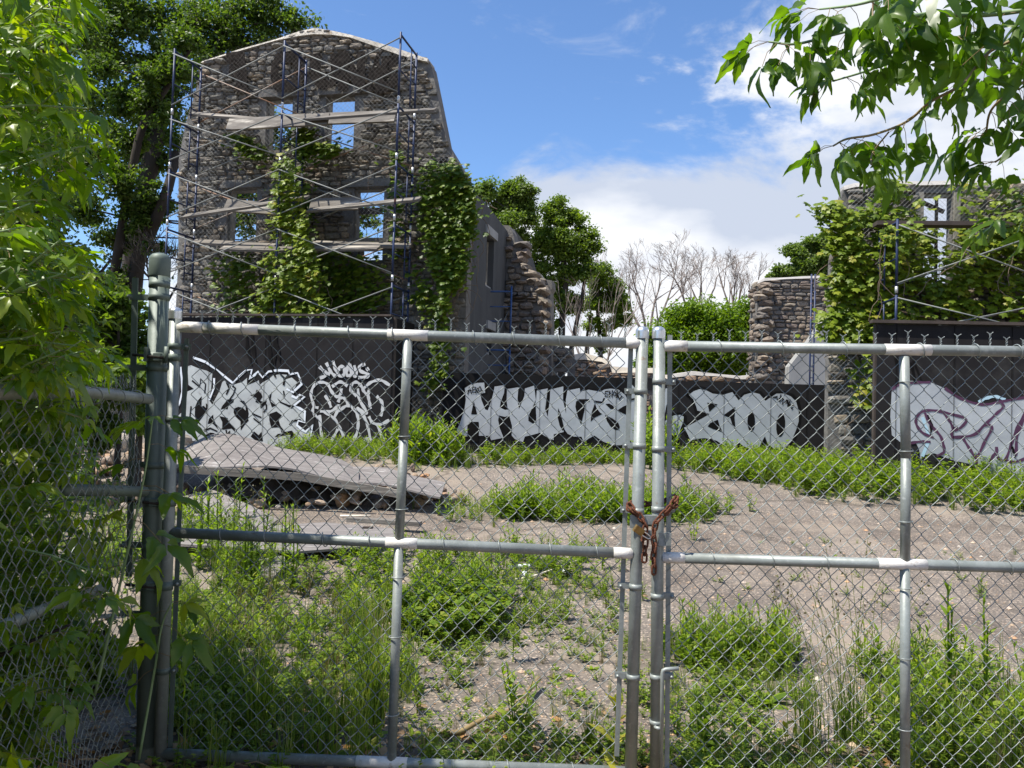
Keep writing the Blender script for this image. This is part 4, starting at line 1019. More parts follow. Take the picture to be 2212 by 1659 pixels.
vine_on(FL, 'climbing_vine', 'green vine patches spread over the lower front of the tall ruin', [
  ([(640,285),(735,280),(745,330),(700,360),(650,350)], .18), ([(600,360),(690,350),(700,560),(610,560)], .16),
  ([(500,292),(560,300),(600,340),(560,350),(520,330)], .08),
  ([(440,560),(560,540),(620,620),(640,695),(500,690),(440,650)], .14),
  ([(640,560),(860,590),(880,690),(640,690)], .26), ([(850,330),(880,330),(880,560),(850,560)], .06), ([(690,540),(800,530),(850,590),(700,600)], .08)],
  -.30, 3300, (.07,.13), 'vine', 61, cut=cutsL)
vine_on(FL, 'climbing_vine', 'dense dark vine draped over the right corner of the tall ruin', [
  ([(905,380),(940,350),(990,345),(1015,400),(1020,560),(1000,620),(960,640),(930,560),(905,470)], .56),
  ([(890,580),(940,600),(985,660),(965,780),(945,860),(925,820),(930,700),(895,650)], .09), ([(985,350),(1030,420),(1025,520),(1000,520)], .28), ([(940,640),(975,640),(965,920),(940,880)], .05)],
  -.30, 3900, (.07,.12), 'vine', 62, spread=.14)
hqc = [FQ.hit(1996, 480)+FQ.hit(2042, 425), FQ.hit(1996, 548)+FQ.hit(2042, 505)]
cutsR = [(min(h[0], h[2]), min(h[1], h[3]), max(h[0], h[2]), max(h[1], h[3])) for h in hqc]
vine_on(FQ, 'climbing_vine', 'bright yellow green vine covering the right ruin above the plum graffiti', [
  ([(1880,470),(2000,480),(2230,480),(2420,480),(2420,690),(1880,690)], .60),
  ([(2050,400),(2100,385),(2420,390),(2420,480),(2050,480)], .14), ([(1830,455),(1985,440),(1990,490),(1830,500)], .06), ([(1900,398),(1935,385),(1950,430),(1900,440)], .02),
  ([(1770,600),(1900,560),(1950,700),(1920,740),(1800,740)], .20)], -.35, 5000, (.07,.14), 'vineR', 63, cut=cutsR, spread=.15)
vine_on(FQ, 'climbing_vine', 'leafy vine hanging off the left corner of the right ruin', [
  ([(1752,445),(1790,430),(1835,460),(1860,540),(1840,640),(1800,640),(1790,560),(1765,520)], .50),
  ([(1745,690),(1800,660),(1880,680),(1900,730),(1850,745),(1760,735)], .28), ([(1800,560),(1880,540),(1890,660),(1810,660)], .16), ([(1825,770),(1880,760),(1880,880),(1840,880)], .06)], -.45, 1500, (.08,.15), 'vineR', 64, spread=.14)

vine_on(FQ, 'climbing_vine', 'vine tendrils hanging over the dark plank on the right scaffold', [([(1900,470),(1990,462),(2000,520),(1930,560),(1900,530)], .4), ([(2060,470),(2300,462),(2300,540),(2080,530)], .6)], -1.15, 420, (.07,.13), 'vineR', 65, spread=.10)
# ------------------------------------------------------------------ trees
def curve(a, b_, rg, bend=.12, n=6):
    a = np.array(a, float); b_ = np.array(b_, float); L_ = np.linalg.norm(b_-a); off = rg.normal(size=3)*bend*L_
    return [a+(b_-a)*t_+off*4*t_*(1-t_)*.5 for t_ in np.linspace(0, 1, n)]
def tree(name, label, Y, trunks, clusters, nleaf, lsize, mat, seed, group=None, wood='bark', depthf=.8, twigs=6, cat='tree', sub=(.30, .16)):
    """trunks: list of (px polyline, r0, r1); clusters: (px, py, rpx[, dY]) -> uneven crown of leaf faces"""
    rg = np.random.default_rng(seed)
    b0 = P(*trunks[0][0][0], Y); zb = float(gz(b0[0], Y)); r_ = root(name, (b0[0], Y, zb), label, cat, group=group)
    tp = []; mb = MB(); lines = []; rad_ = []
    for k, (pl, ra, rb_) in enumerate(trunks):
        pts = [P(x, y, Y+.25*math.sin(i*1.7+k)) for i, (x, y) in enumerate(pl)]
        if k == 0: pts = [np.array([pts[0][0], pts[0][1], min(zb, pts[0][2])])]+pts
        sm_ = smooth_line(pts, 4)
        mb.tube(sm_, [ra+(rb_-ra)*i/(len(sm_)-1) for i in range(len(sm_))], 9)
        tp += [np.array(q) for q in sm_]
    mb.build('trunk', MT[wood], r_)
    TP = np.array(tp); pos = []; cs = []
    for c in clusters:
        dY = c[3] if len(c) > 3 else rg.normal()*c[2]/FPX*Y*.5
        ce = P(c[0], c[1], Y+dY); R_ = c[2]/FPX*Y; cs.append((ce, R_))
    tot = sum(R_**2 for _, R_ in cs)
    for ce, R_ in cs:
        cand = TP[TP[:, 2] < ce[2]+.2*R_]; cand = cand if len(cand) else TP
        q = cand[np.argmin(np.linalg.norm(cand-ce, axis=1)+.5*np.abs(cand[:, 2]-(ce[2]-R_*.8)))]
        lines.append(curve(q, ce, rg)); rad_.append(np.linspace(.05, .02, 6)*(R_+.5)*.6)
        n_ = int(nleaf*R_**2/tot); ns = max(7, int(12+R_*9))
        for _ in range(ns):
            v = rg.normal(size=3); v /= np.linalg.norm(v); sc_ = ce+v*R_*(rg.uniform(.15, 1.0)**.6)*rg.choice([1, 1, 1.28])*np.array([1, depthf, .9])
            lines.append(curve(ce+(sc_-ce)*.1, sc_, rg, .2)); rad_.append(np.linspace(.018, .006, 6)*(R_*.3+.7))
            sg = R_*rg.uniform(*sorted(sub))
            k = int(n_/ns*rg.uniform(.5, 1.5)); pos.append(sc_+rg.normal(size=(k, 3))*sg*np.array([1.15, 1.15, .7]))
    V, F = tubes_np(lines, rad_, 5)
    o_ = link_world('limbs', V, F, MT[wood], r_, kind='stuff', smooth=True)
    if nleaf:
        pos = np.concatenate(pos); m_ = len(pos)
        nrm = rg.normal(size=(m_, 3))*.7+np.array([-.15, -.2, .75]); up = rg.normal(size=(m_, 3))+np.array([0, 0, -.5])
        V, F, nf = scatter(T_quad(), pos, orient(nrm, up, rg), rg.uniform(lsize*.65, lsize*1.3, m_))
        o_ = link_world('crown', V, F, MT[mat], r_, rnd=np.repeat(rg.random(m_), nf), kind='stuff')
    return r_
# big poplars at upper left
pop = [(520,20,70),(590,40,55),(640,45,38),(470,70,60),(560,90,45),(410,40,60),(330,30,60),(250,40,70),(420,140,55),(350,120,50),(250,120,60),(300,200,60),(200,210,60),(380,215,50),(340,280,50),(250,290,50),(300,350,45),(360,340,30),(210,90,60),(460,110,40),(560,270,46),(620,300,40),(600,420,42),(520,420,46),(540,480,40),(690,260,24),(790,470,30),(770,520,26)]
tree('poplar_tree', 'tall dark leaved poplar whose crown rises behind the left side of the gabled ruin', 24, [
   ([(268,760),(285,600),(300,480),(330,330),(350,240),(400,130),(430,40)], .42, .10), ([(330,330),(345,300),(352,250)], .2, .15), ([(300,480),(350,440),(480,60),(520,10)], .12, .04)],
   pop, 40000, .13, 'poplar', 71, 'poplars beyond the left fence')
tree('poplar_tree', 'forked dark poplar trunk leaning right just left of the scaffold', 21.5, [
   ([(265,760),(300,560),(335,480),(365,400),(380,330)], .24, .10), ([(225,760),(240,640),(300,300),(360,190),(420,90)], .16, .05)],
   [(330,420,35),(300,470,40),(360,450,22),(250,400,45),(200,330,50),(340,540,26),(250,520,40),(180,450,50),(230,600,40),(350,600,16),(330,240,38),(375,150,36),(290,310,36),(265,230,40),(215,150,40),(320,170,36),(395,90,36),(370,300,24)], 21000, .12, 'poplar', 72, 'poplars beyond the left fence')
tree('poplar_tree', 'dark leafy poplar filling the far left edge beyond the bush', 19, [([(120,760),(118,500),(150,200),(130,60)], .2, .06)],
   [(60,60,80),(150,60,70),(60,200,80),(150,200,60),(60,350,70),(120,420,60),(30,500,60),(120,560,55),(60,650,50)], 17000, .11, 'poplar', 73, 'poplars beyond the left fence')
# shrubs behind the left fence
for k, (x, y, r1_, Y_, lab) in enumerate([(60,760,75,9.5,'leafy shrub at the far left behind the chain link fence'),(160,720,70,10.5,'dark shrub in the middle behind the chain link fence'),(255,690,60,11,'green shrub directly left of the big gate post'),(300,820,34,10,'low shrub glimpsed beside the big gate post'),(200,860,42,10,'low dark shrub above the rubble behind the fence')]):
    tree('shrub', lab, Y_, [([(x,960),(x+5,880),(x,y+20)], .05, .02)], [(x,y,r1_),(x-r1_*.6,y+40,r1_*.7),(x+r1_*.6,y+50,r1_*.6),(x,y-r1_*.7,r1_*.6),(x+8,y+90,r1_*.6)], 4500, .10, 'maple' if k % 2 else 'poplar', 80+k, 'shrubs behind the left fence', cat='shrub')
tree('shrub', 'dark leafy shrub low behind the near chain link fence at bottom left', 4.4, [([(60,1640),(70,1450),(90,1330)], .03, .01)], [(40,1330,90),(120,1400,80),(20,1480,100),(190,1480,60),(110,1540,80),(220,1390,36),(230,1560,50),(150,1300,40)], 6500, .055, 'maple', 90, 'shrubs behind the left fence', cat='shrub')
# middle distance
tree('maple_tree', 'leafy green tree with a full crown right of the ruined side wall', 34, [([(1212,830),(1214,700),(1222,600),(1205,500),(1215,440)], .20, .06),([(1225,800),(1245,700),(1262,610),(1260,520)], .12, .05)],
   [(1205,450,28),(1190,480,34),(1245,478,30),(1175,530,34),(1225,530,38),(1270,525,28),(1165,580,26),(1215,590,36),(1260,580,30),(1200,650,30),(1240,655,26),(1188,700,18)], 34000, .125, 'maple', 74, sub=(.30,.14))
tree('maple_tree', 'lower half bare green tree right of the full crowned one', 36, [([(1300,830),(1295,720),(1290,640),(1305,590)], .14, .05),([(1262,830),(1268,730),(1275,680)], .09, .04)],
   [(1300,600,26),(1325,625,26),(1335,660,24),(1290,650,26),(1345,690,18),(1280,700,20),(1320,705,22),(1355,695,10),(1300,740,20)], 20000, .12, 'maple', 75)
tree('ash_tree', 'pale green airy tree rising behind the top of the ruined side wall', 33, [([(1075,760),(1080,560),(1095,450)], .14, .05)],
   [(1050,420,26),(1085,440,24),(1110,405,22),(1135,420,22),(1130,455,24),(1100,480,26),(1145,475,16),(1120,510,20),(1065,460,22)], 20000, .125, 'palegreen', 76, sub=(.36,.18))
tree('round_shrub', 'bright green bushy tree between the gate posts and the tan stone wall', 28, [([(1545,880),(1545,780),(1550,700)], .12, .05)],
   [(1475,680,36),(1520,680,36),(1500,720,48),(1560,700,42),(1600,700,36),(1455,740,42),(1540,760,52),(1600,755,42),(1625,670,24),(1635,740,30),(1450,790,36),(1500,800,40),(1580,800,40),(1420,770,30)], 42000, .115, 'bushgreen', 77, cat='tree', sub=(.40,.22))
tree('maple_tree', 'small green tree behind the tan fieldstone wall by the right ruin', 30, [([(1745,760),(1745,600),(1740,560)], .1, .04)],
   [(1715,545,20),(1745,535,24),(1775,560,24),(1790,520,20),(1690,590,18),(1730,585,26),(1770,590,24),(1665,600,10),(1800,590,20)], 20000, .115, 'palegreen', 78)
tree('shrub', 'low green shrub just left of the two centre gate posts beyond the low wall', 27, [([(1400,860),(1405,790)], .04, .02)], [(1402,765,20),(1385,790,18),(1412,730,12),(1410,800,18)], 2600, .14, 'bushgreen', 79, cat='shrub')
# bare trees
def bare(label, Y, base, top, spread, seed, lean=0.0, cat='tree', wood='twig', depth_=6, r0_=.13):
    rg = np.random.default_rng(seed)
    b_ = P(*base, Y); t_ = P(*top, Y); H = t_[2]-b_[2]; zb = float(gz(b_[0], Y))
    r_ = root('bare_tree', (b_[0], Y, zb), label, cat, group='leafless trees behind the ruin')
    lines = []; rr = []
    def grow(p, dr, l, r, lv):
        n = 6; pts = [p.copy()]; d = dr.copy()
        for i in range(n):
            d = d+rg.normal(size=3)*.07+np.array([0, 0, .02]); d /= np.linalg.norm(d); p = p+d*l/n; pts.append(p.copy())
            if i >= 1 and lv < depth_ and rg.random() < .72:
                s_ = rg.normal(size=3); s_ -= d*np.dot(s_, d); s_ /= np.linalg.norm(s_); nd = d*math.cos(spread)+s_*math.sin(spread)
                grow(p.copy(), nd, l*(1-.5*i/n)*rg.uniform(.6, .85), r*.5*(1-.4*i/n), lv+1)
        lines.append(pts); rr.append(np.linspace(r, r*.35, n+1))
    for q in range(4):
        a = q*1.7+seed; grow(np.array([b_[0], Y, b_[2]-.5]), np.array([lean+.42*math.cos(a), .3*math.sin(a), 1.0]), H*.95, r0_, 0)
    lines.append([np.array([b_[0], Y, zb]), np.array([b_[0], Y, b_[2]-.4])]); rr.append(np.array([r0_*1.5, r0_*1.3]))
    big = [i for i in range(len(rr)) if rr[i][0] > .03]; sm_ = [i for i in range(len(rr)) if rr[i][0] <= .03]
    V, F = tubes_np([lines[i] for i in big], [rr[i] for i in big], 5); link_world('trunk', V, F, MT[wood], r_, smooth=True)
    V, F = tubes_np([lines[i] for i in sm_], [np.maximum(rr[i], .006) for i in sm_], 3); link_world('twigs', V, F, MT[wood], r_, kind='stuff')
    return r_
bare('leafless grey tree with a wide fan of twigs above the gate posts', 40, (1400,720), (1420,560), .55, 1, depth_=4, r0_=.085)
bare('leafless tree with fine twigs behind the bright green bush', 41, (1500,700), (1490,565), .5, 2, depth_=4, r0_=.085)
bare('leafless tree with fine twigs just left of the tan stone wall', 42, (1590,700), (1585,575), .5, 3, depth_=4, r0_=.085)
bare('thin tangle of dry stems before the leafy maples', 30, (1288,830), (1280,640), .35, 4, wood='twig', depth_=3, r0_=.05)
bare('bare dark branches left of the scaffold foot', 19, (345,640), (350,500), .6, 5, wood='bark', depth_=3, r0_=.04)

# ------------------------------------------------------------------ chain link gate
def GY(x): return 3.5-.035*x
nG = np.array([.035, 1, 0])/math.hypot(.035, 1); pG = np.array([0, 3.5, 0])
def G(px, py, off=0.0): return onplane(px, py, pG+nG*off, nG)
def band(mb, c, r, h, n=14):
    mb.lathe((c[0], c[1], c[2]-h/2), [(r, 0), (r+.003, 0), (r+.003, h), (r, h)], n); return mb
def vpost(mb, top, bot, r, n=16): mb.tube([bot, top], r, n)
def dome(name, c, r, par, mat='cap'):
    return MB().lathe(c, [(r*1.12, -.035), (r*1.14, -.005), (r*1.12, 0), (r*.98, r*.30), (r*.7, r*.55), (r*.3, r*.68), (0, r*.70)], 16).build(name, MT[mat], par)
def weave(par, A, B, z_top, z_bot, off, name='chain_link_mesh', pw=.0342, ph=.0382, r=.0017, mat='wire', distort=None, barb=True, seed=0):
    """woven diamond mesh between two vertical lines through A and B; z_top/z_bot functions of the fraction"""
    rg = np.random.default_rng(seed)
    A = np.array(A, float); B = np.array(B, float); e = B-A; e[2] = 0; Lh = np.linalg.norm(e); e /= Lh; nn = np.array([-e[1], e[0], 0])
    if nn[1] < 0: nn = -nn
    lines = []; nw = int(Lh/pw)
    for i in range(nw):
        x0 = i*pw; fr = x0/Lh; zt, zb = z_top(fr), z_bot(fr)
        k0 = math.ceil(zb/ph); k1 = int(zt/ph); pts = []
        for k in range(k0, k1):
            s_ = (k+i) % 2
            xa, xb = (x0-.002, x0+pw+.002) if s_ == 0 else (x0+pw+.002, x0-.002)
            yo = -.0040 if s_ == 0 else .0040
            z0 = k*ph
            for (t_, yy) in ((0.0, 0), (.10, yo*.7), (.5, yo*1.1), (.90, yo*.7)):
                # rounded knuckles: wire lingers at the turning points
                u_ = .5-.5*math.cos(PI*t_)*(abs(math.cos(PI*t_))**-.25 if abs(math.cos(PI*t_)) > .3 else 1)
                u_ = t_*.75+u_*.25
                pts.append((xa+(xb-xa)*u_, yy, z0+ph*t_))
        if len(pts) < 3: continue
        q = np.array(pts)
        w_ = A[None, :]*0+A[:2].tolist().__len__()*0+0
        W = np.zeros_like(q); W[:, 0] = A[0]+e[0]*q[:, 0]+nn[0]*(q[:, 1]+off); W[:, 1] = A[1]+e[1]*q[:, 0]+nn[1]*(q[:, 1]+off); W[:, 2] = q[:, 2]
        sag = .004*np.sin(W[:, 2]*5+x0*3)
        W[:, 0] += nn[0]*sag; W[:, 1] += nn[1]*sag
        if distort is not None: W = distort(W)
        lines.append(W)
        if barb and i % 2 == 0:
            h = rg.uniform(.022, .055); zt_ = q[-1, 2]; xm = x0+pw
            f = lambda a, y_, z: (A[0]+e[0]*a+nn[0]*(y_+off), A[1]+e[1]*a+nn[1]*(y_+off), z)
            z1_ = max(zt_, zt-.004)
            for s_ in (-1, 1):
                pt = [f(xm+s_*.004*math.cos(j*1.4), .004*math.sin(j*1.4)*s_, z1_+h*j/6) for j in range(7)]
                pt.append(f(xm+s_*.014+rg.normal()*.002, 0, z1_+h+.012)); W2 = np.array(pt)
                lines.append(W2 if distort is None else distort(W2))
    V, F = tubes_np(lines, r, 4)
    o_ = link_world(name, V, F, MT[mat], par, smooth=True); o_['kind'] = 'stuff'
    return o_
def tie(par, c, axis, r, ang=.5, tail=.05):
    """wire tie wound once round a rail"""
    a = Vector([float(q) for q in axis]).normalized(); u_ = a.orthogonal().normalized() if abs(a.z) > .5 else Vector((0, 0, 1)).cross(a).normalized(); v_ = a.cross(u_)
    pts = [Vector([float(q) for q in c])+(u_*math.cos(t_)+v_*math.sin(t_))*(r+.0025)+a*(t_-PI)*.0055*ang*2 for t_ in np.linspace(-.3, 2*PI+.3, 18)]
    return MB().tube(pts, .0026, 5).build('tie_wire', MT['wire'], par)
def tension(par, x, zt, zb, yb, w_=.020, t_=.005, mat='galv'):
    MB().box((x, yb, (zt+zb)/2), (w_, t_, zt-zb)).build('tension_bar', MT[mat], par)
def brace_band(par, post, bar_x, z, r, yb, mat='galv', over=.022):
    mb = MB(); band(mb, (post[0], post[1], z), r, .024)
    s_ = 1 if bar_x > post[0] else -1
    xa = post[0]+s_*r*.8; xb = bar_x+s_*over
    mb.box(((xa+xb)/2, yb-.008, z), (abs(xb-xa), .004, .024)); mb.box(((xa+xb)/2, yb+.008, z), (abs(xb-xa), .004, .024))
    mb.build('brace_band', MT[mat], par)
    MB().tube([(bar_x+s_*.012, yb-.024, z), (bar_x+s_*.012, yb+.018, z)], .0065, 8).build('bolt', MT['wire'], par)
def gate(label, hinge_px, free_px, mid_px, top, mid, bot, caps, sgn, seed, mid_post, bars):
    """top/mid/bot: ((px,py),(px,py)) rail ends; stiles follow hinge_px and free_px (top,bottom)"""
    base = G(*hinge_px[1]); r_ = root('chain_link_gate', (base[0], base[1], 0), label, 'gate')
    R = .0225
    rails = {}
    for nm, ln in (('top_rail', top), ('middle_rail', mid), ('bottom_rail', bot)):
        a, b_ = G(*ln[0]), G(*ln[1]); MB().tube([a, b_], R, 16).build(nm, MT['galv'], r_); rails[nm] = (a, b_)
    sty = []
    for (t_, b_) in (hinge_px, free_px):
        a, c_ = G(*t_), G(*b_); MB().tube([c_, a], .0255, 18).build('stile', MT['galv'], r_); sty.append((a, c_))
    ln = mid_post
    for k in range(len(ln)-1):
        MB().tube([G(*ln[k], .001), G(*ln[k+1], .001)], .0200, 16).build('centre_bar', MT['galv'], r_)
    for c in caps: dome('cap', G(*c), .0255, r_)
    return r_, rails, sty, R
def railpt(rail, px):
    a, b_ = rail; f = lambda t_: a+(b_-a)*t_
    lo, hi = -1.0, 3.0
    for _ in range(40):
        m_ = (lo+hi)/2; p = f(m_)-CAM; x = PCX+FPX*np.dot(p, RT)/np.dot(p, fw)
        if x < px: lo = m_
        else: hi = m_
    return f((lo+hi)/2)
def patch(par, a, b_, R):
    MB().tube([a, a+(b_-a)*.5, b_], R+.0012, 16).build('paint_patch', MT['zincpaint'], par)
# left leaf
g1, ra1, st1, R = gate('left leaf of the chain link double gate, chained at its right stile', ((380,672),(345,1650)), ((1388,716),(1362,1680)), None,
   ((388,706),(1385,742)), ((358,1150),(1372,1196)), ((352,1628),(1362,1668)), [(379,672),(1388,714)], 1, 1, [(881,728),(872,950),(862,1172),(846,1642)], None)
for (px0, px1, rl) in [(386,440,'top_rail'),(838,925,'top_rail'),(1352,1384,'top_rail'),(834,902,'middle_rail'),(1325,1366,'middle_rail'),(770,880,'bottom_rail')]:
    patch(g1, railpt(ra1[rl], px0), railpt(ra1[rl], px1), R)
MB().tube([railpt(ra1['top_rail'], 442), railpt(ra1['top_rail'], 560)], R+.0008, 16).build('paint_patch', MT['zincpaint'], g1)
def zrail(rail): return lambda fr, A, B: None
def meshfun(rail, A, B, dz):
    a, b_ = rail; e = np.array(B)-np.array(A); L2 = np.linalg.norm(e[:2])
    def f(fr):
        x = A[0]+e[0]*fr; t_ = (x-a[0])/(b_[0]-a[0]); return a[2]+(b_[2]-a[2])*t_+dz
    return f
A = G(400, 1000); B = G(1352, 1000)
weave(g1, A, B, meshfun(ra1['top_rail'], A, B, .028), meshfun(ra1['bottom_rail'], A, B, -.02), .030, seed=1)
for px in (455,525,640,755,850,1025,1110,1208,1300):
    p = railpt(ra1['top_rail'], px); tie(g1, p, ra1['top_rail'][1]-ra1['top_rail'][0], R+.004)
for px in (480,575,700,800,960,1080,1190,1290):
    p = railpt(ra1['middle_rail'], px); tie(g1, p, ra1['middle_rail'][1]-ra1['middle_rail'][0], R+.004)
for px in (960,1100,1240): tie(g1, railpt(ra1['bottom_rail'], px), ra1['bottom_rail'][1]-ra1['bottom_rail'][0], R+.004)
for (px, py) in [(879,797),(873,943),(868,1100),(860,1247),(854,1375),(848,1543)]:
    tie(g1, G(px, py), (0, 0, 1), .024, .1)
def lean(sty, z):
    a, c_ = sty; t_ = (z-c_[2])/(a[2]-c_[2]); return c_+(a-c_)*t_
fp = st1[1]
xb_ = G(1355, 1000)[0]
def side_bar(par, sty, bx_top, bx_bot, zt, zb, mat='galv'):
    a = np.array([bx_top, GY(bx_top)+.03, zt]); b_ = np.array([bx_bot, GY(bx_bot)+.03, zb])
    MB().beam(b_, a, .005, .020, up=(1, 0, 0)).build('tension_bar', MT[mat], par); return a, b_
def bands(par, sty, bar, pys, pxr, r=.0255, mat='galv', s_=-1):
    for py in pys:
        z = G(pxr, py)[2]; p = lean(sty, z); a, b_ = bar; t_ = (z-b_[2])/(a[2]-b_[2]); q = b_+(a-b_)*t_
        brace_band(par, (p[0], p[1]), q[0], z, r, p[1]+.018, mat)
bar1 = side_bar(g1, fp, G(1362,780,.03)[0], G(1333,1600,.03)[0], G(1362,748)[2], G(1340,1640)[2])
bands(g1, fp, bar1, (845,963,1103,1267,1462), 1370)
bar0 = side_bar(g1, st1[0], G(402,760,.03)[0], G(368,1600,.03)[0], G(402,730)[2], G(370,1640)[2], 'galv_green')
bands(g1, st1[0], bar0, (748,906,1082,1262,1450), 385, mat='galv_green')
# fork latch on the left stile and plate on the right stile
p = lean(fp, G(1380,1125)[2])
mb = MB(); mb.box((p[0]-.005, p[1]-.030, p[2]-.0), (.062, .006, .055)); mb.box((p[0]+.055, p[1]-.012, p[2]+.008), (.075, .03, .038)); mb.build('fork_latch', MT['galv'], g1)
# right leaf
g2, ra2, st2, R = gate('right leaf of the chain link double gate with a hooked drop rod', ((1424,716),(1417,1680)), ((2560,776),(2590,1680)), None,
   ((1426,747),(2560,765)), ((1424,1204),(2560,1236)), ((1418,1676),(2580,1700)), [(1423,714)], -1, 2, [(1953,770),(1957,990),(1955,1216),(1955,1675)], None)
for (px0, px1, rl) in [(1434,1484,'top_rail'),(1910,2010,'top_rail'),(1430,1478,'middle_rail'),(1895,2000,'middle_rail')]:
    patch(g2, railpt(ra2[rl], px0), railpt(ra2[rl], px1), R)
A = G(1450, 1000); B = G(2540, 1000)
weave(g2, A, B, meshfun(ra2['top_rail'], A, B, .028), meshfun(ra2['bottom_rail'], A, B, -.02), .030, seed=2)
for px in (1555,1688,1825,1990,2110,2200): tie(g2, railpt(ra2['top_rail'], px), ra2['top_rail'][1]-ra2['top_rail'][0], R+.004)
for px in (1540,1668,1785,2065,2180): tie(g2, railpt(ra2['middle_rail'], px), ra2['middle_rail'][1]-ra2['middle_rail'][0], R+.004)
for (px, py) in [(1957,825),(1957,975),(1957,1127),(1955,1270),(1955,1421),(1955,1575)]: tie(g2, G(px, py), (0, 0, 1), .024, .1)
bar2 = side_bar(g2, st2[0], G(1446,780,.03)[0], G(1441,1640,.03)[0], G(1444,722)[2], G(1441,1670)[2])
bands(g2, st2[0], bar2, (824,970,1100,1288,1462), 1424)
# drop rod with bent handle
q1 = G(1466,1444,-.045); q2 = G(1438,1446,-.045); q3 = G(1431,1455,-.045); q4 = G(1428,1675,-.045)
MB().tube([q1, q2, (q2+q3)/2+np.array([-.004, 0, .004]), q3, q4], .0085, 10).build('drop_rod', MT['galv'], g2)
mb = MB(); pz = G(1427,1560)[2]; p = lean(st2[0], pz); mb.lathe((p[0]+.004, p[1]-.03, pz-.015), [(.0, 0), (.020, 0), (.020, .008), (.012, .012)], 12); band(mb, (p[0], p[1], pz), .026, .02); mb.build('rod_guide', MT['galv'], g2)
pz = G(1436,1163)[2]; p = lean(st2[0], pz)
mb = MB(); mb.box((p[0]+.012, p[1]-.032, pz), (.03, .008, .055)); mb.box((p[0]+.038, p[1]-.03, pz+.002), (.022, .03, .05)); mb.box((p[0]-.05, p[1]-.01, pz+.012), (.07, .018, .04)); mb.build('latch_plate', MT['galv'], g2)

# rusty chain: links follow the draped line round both stiles
def zc(q, off=-.045):
    return G((1850+q[0]*500/2074)*.6777, (1500+q[1]*500/2074)*.6777, off)
cb = zc((985,640)); ch = root('chain', (cb[0], cb[1], cb[2]-.2), 'rusty chain looped round both centre gate stiles with hanging ends', 'chain')
def links(path, lstep=.029, r=.0048, hl=.020, hw=.0105, tw=0):
    pts = [np.array(p, float) for p in path]; seg = [np.linalg.norm(pts[i+1]-pts[i]) for i in range(len(pts)-1)]; T_ = sum(seg); n = int(T_/lstep)
    me = None
    for k in range(n):
        s_ = (k+.5)*T_/n; i = 0
        while i < len(seg)-1 and s_ > seg[i]: s_ -= seg[i]; i += 1
        c = pts[i]+(pts[i+1]-pts[i])*s_/max(seg[i], 1e-9); d = Vector((pts[i+1]-pts[i]).tolist()).normalized()
        o1 = Vector((0, 1, 0)); o1 = (o1-d*o1.dot(d)).normalized() if abs(d.y) < .95 else Vector((1, 0, 0)); o2 = d.cross(o1)
        a_ = (PI/2*((k+tw) % 2))+.35+random.uniform(-.12, .12)
        sidev = o2*math.cos(a_)+o1*math.sin(a_); nv = d.cross(sidev)
        if 'm' not in LK:
            ring = []
            for t_ in np.linspace(0, 2*PI, 17)[:-1]:
                x = hl*math.cos(t_); y = hw*math.sin(t_)
                x = (hl-hw)*(1 if math.cos(t_) > .15 else -1 if math.cos(t_) < -.15 else math.cos(t_)/.15)+hw*math.cos(t_)
                ring.append((x, y, 0))
            mb = MB().tube(ring, r, 6, closed=True); LK['m'] = mesh_from_mb(mb, 'link', MT['rust'])
        o_ = bpy.data.objects.new('link', LK['m']); COL.objects.link(o_); o_.parent = ch
        Mx = Matrix(((d.x, sidev.x, nv.x, c[0]), (d.y, sidev.y, nv.y, c[1]), (d.z, sidev.z, nv.z, c[2]), (0, 0, 0, 1)))
        o_.matrix_local = wmat(ch).inverted() @ Mx
LK = {}
def mesh_from_mb(mb, name, mat):
    me = bpy.data.meshes.new(name); me.from_pydata(mb.v, [], mb.f); me.polygons.foreach_set('use_smooth', mb.sm); me.materials.append(mat); me.update(); return me
links([zc((640,440),-.03), zc((700,520)), zc((790,610)), zc((860,720),-.05), zc((855,820),-.05), zc((835,880),-.05), zc((860,960),-.05), zc((850,1060),-.05), zc((845,1200),-.05)])
links([zc((1270,355),-.01), zc((1220,430)), zc((1120,550)), zc((1000,680),-.05), zc((975,800),-.05), zc((970,900),-.05), zc((980,1010),-.05), zc((965,1120),-.05), zc((975,1260),-.05), zc((970,1360),-.05)], tw=1)
links([zc((1270,360),-.01), zc((1245,470),-.03), zc((1170,500),-.035), zc((1130,570),-.04)])
links([zc((1265,350),.035), zc((1180,360),.045), zc((1100,400),.045), zc((1000,440),.05), zc((900,445),.05), zc((820,440),.05), zc((720,430),.045), zc((650,430),.01)])
links([zc((650,430),-.02), zc((640,500),-.035), zc((700,560),-.04), zc((760,600),-.045)])
pc = zc((770,790), -.075); pk_ = root('padlock', (pc[0], pc[1], pc[2]), 'small brass padlock hanging tilted from the rusty chain', 'padlock')
Rl = Matrix.Rotation(rad(35), 3, 'Y') @ Matrix.Rotation(rad(14), 3, 'Z')
mb = MB()
for dx, sx_ in ((0, .040), ):
    mb.box((0, 0, 0), (.043, .018, .030), Rl); mb.box((0, 0, 0), (.039, .021, .026), Rl)
mb.build('body', MT['brass'], pk_, local=True)
arc = [Rl @ Vector(v) for v in [(.012, .0, .008),(.026, .0, .008),(.043, .0, .008),(.056,.0,.006),(.062,0,0),(.056,0,-.006),(.043,0,-.008),(.026,0,-.008),(.012,0,-.008)]]
arc = [Vector((v.x*1.05, v.y, v.z*1.0)) for v in arc]
MB().tube(arc, .0032, 8).build('shackle', MT['steel'], pk_, local=True)

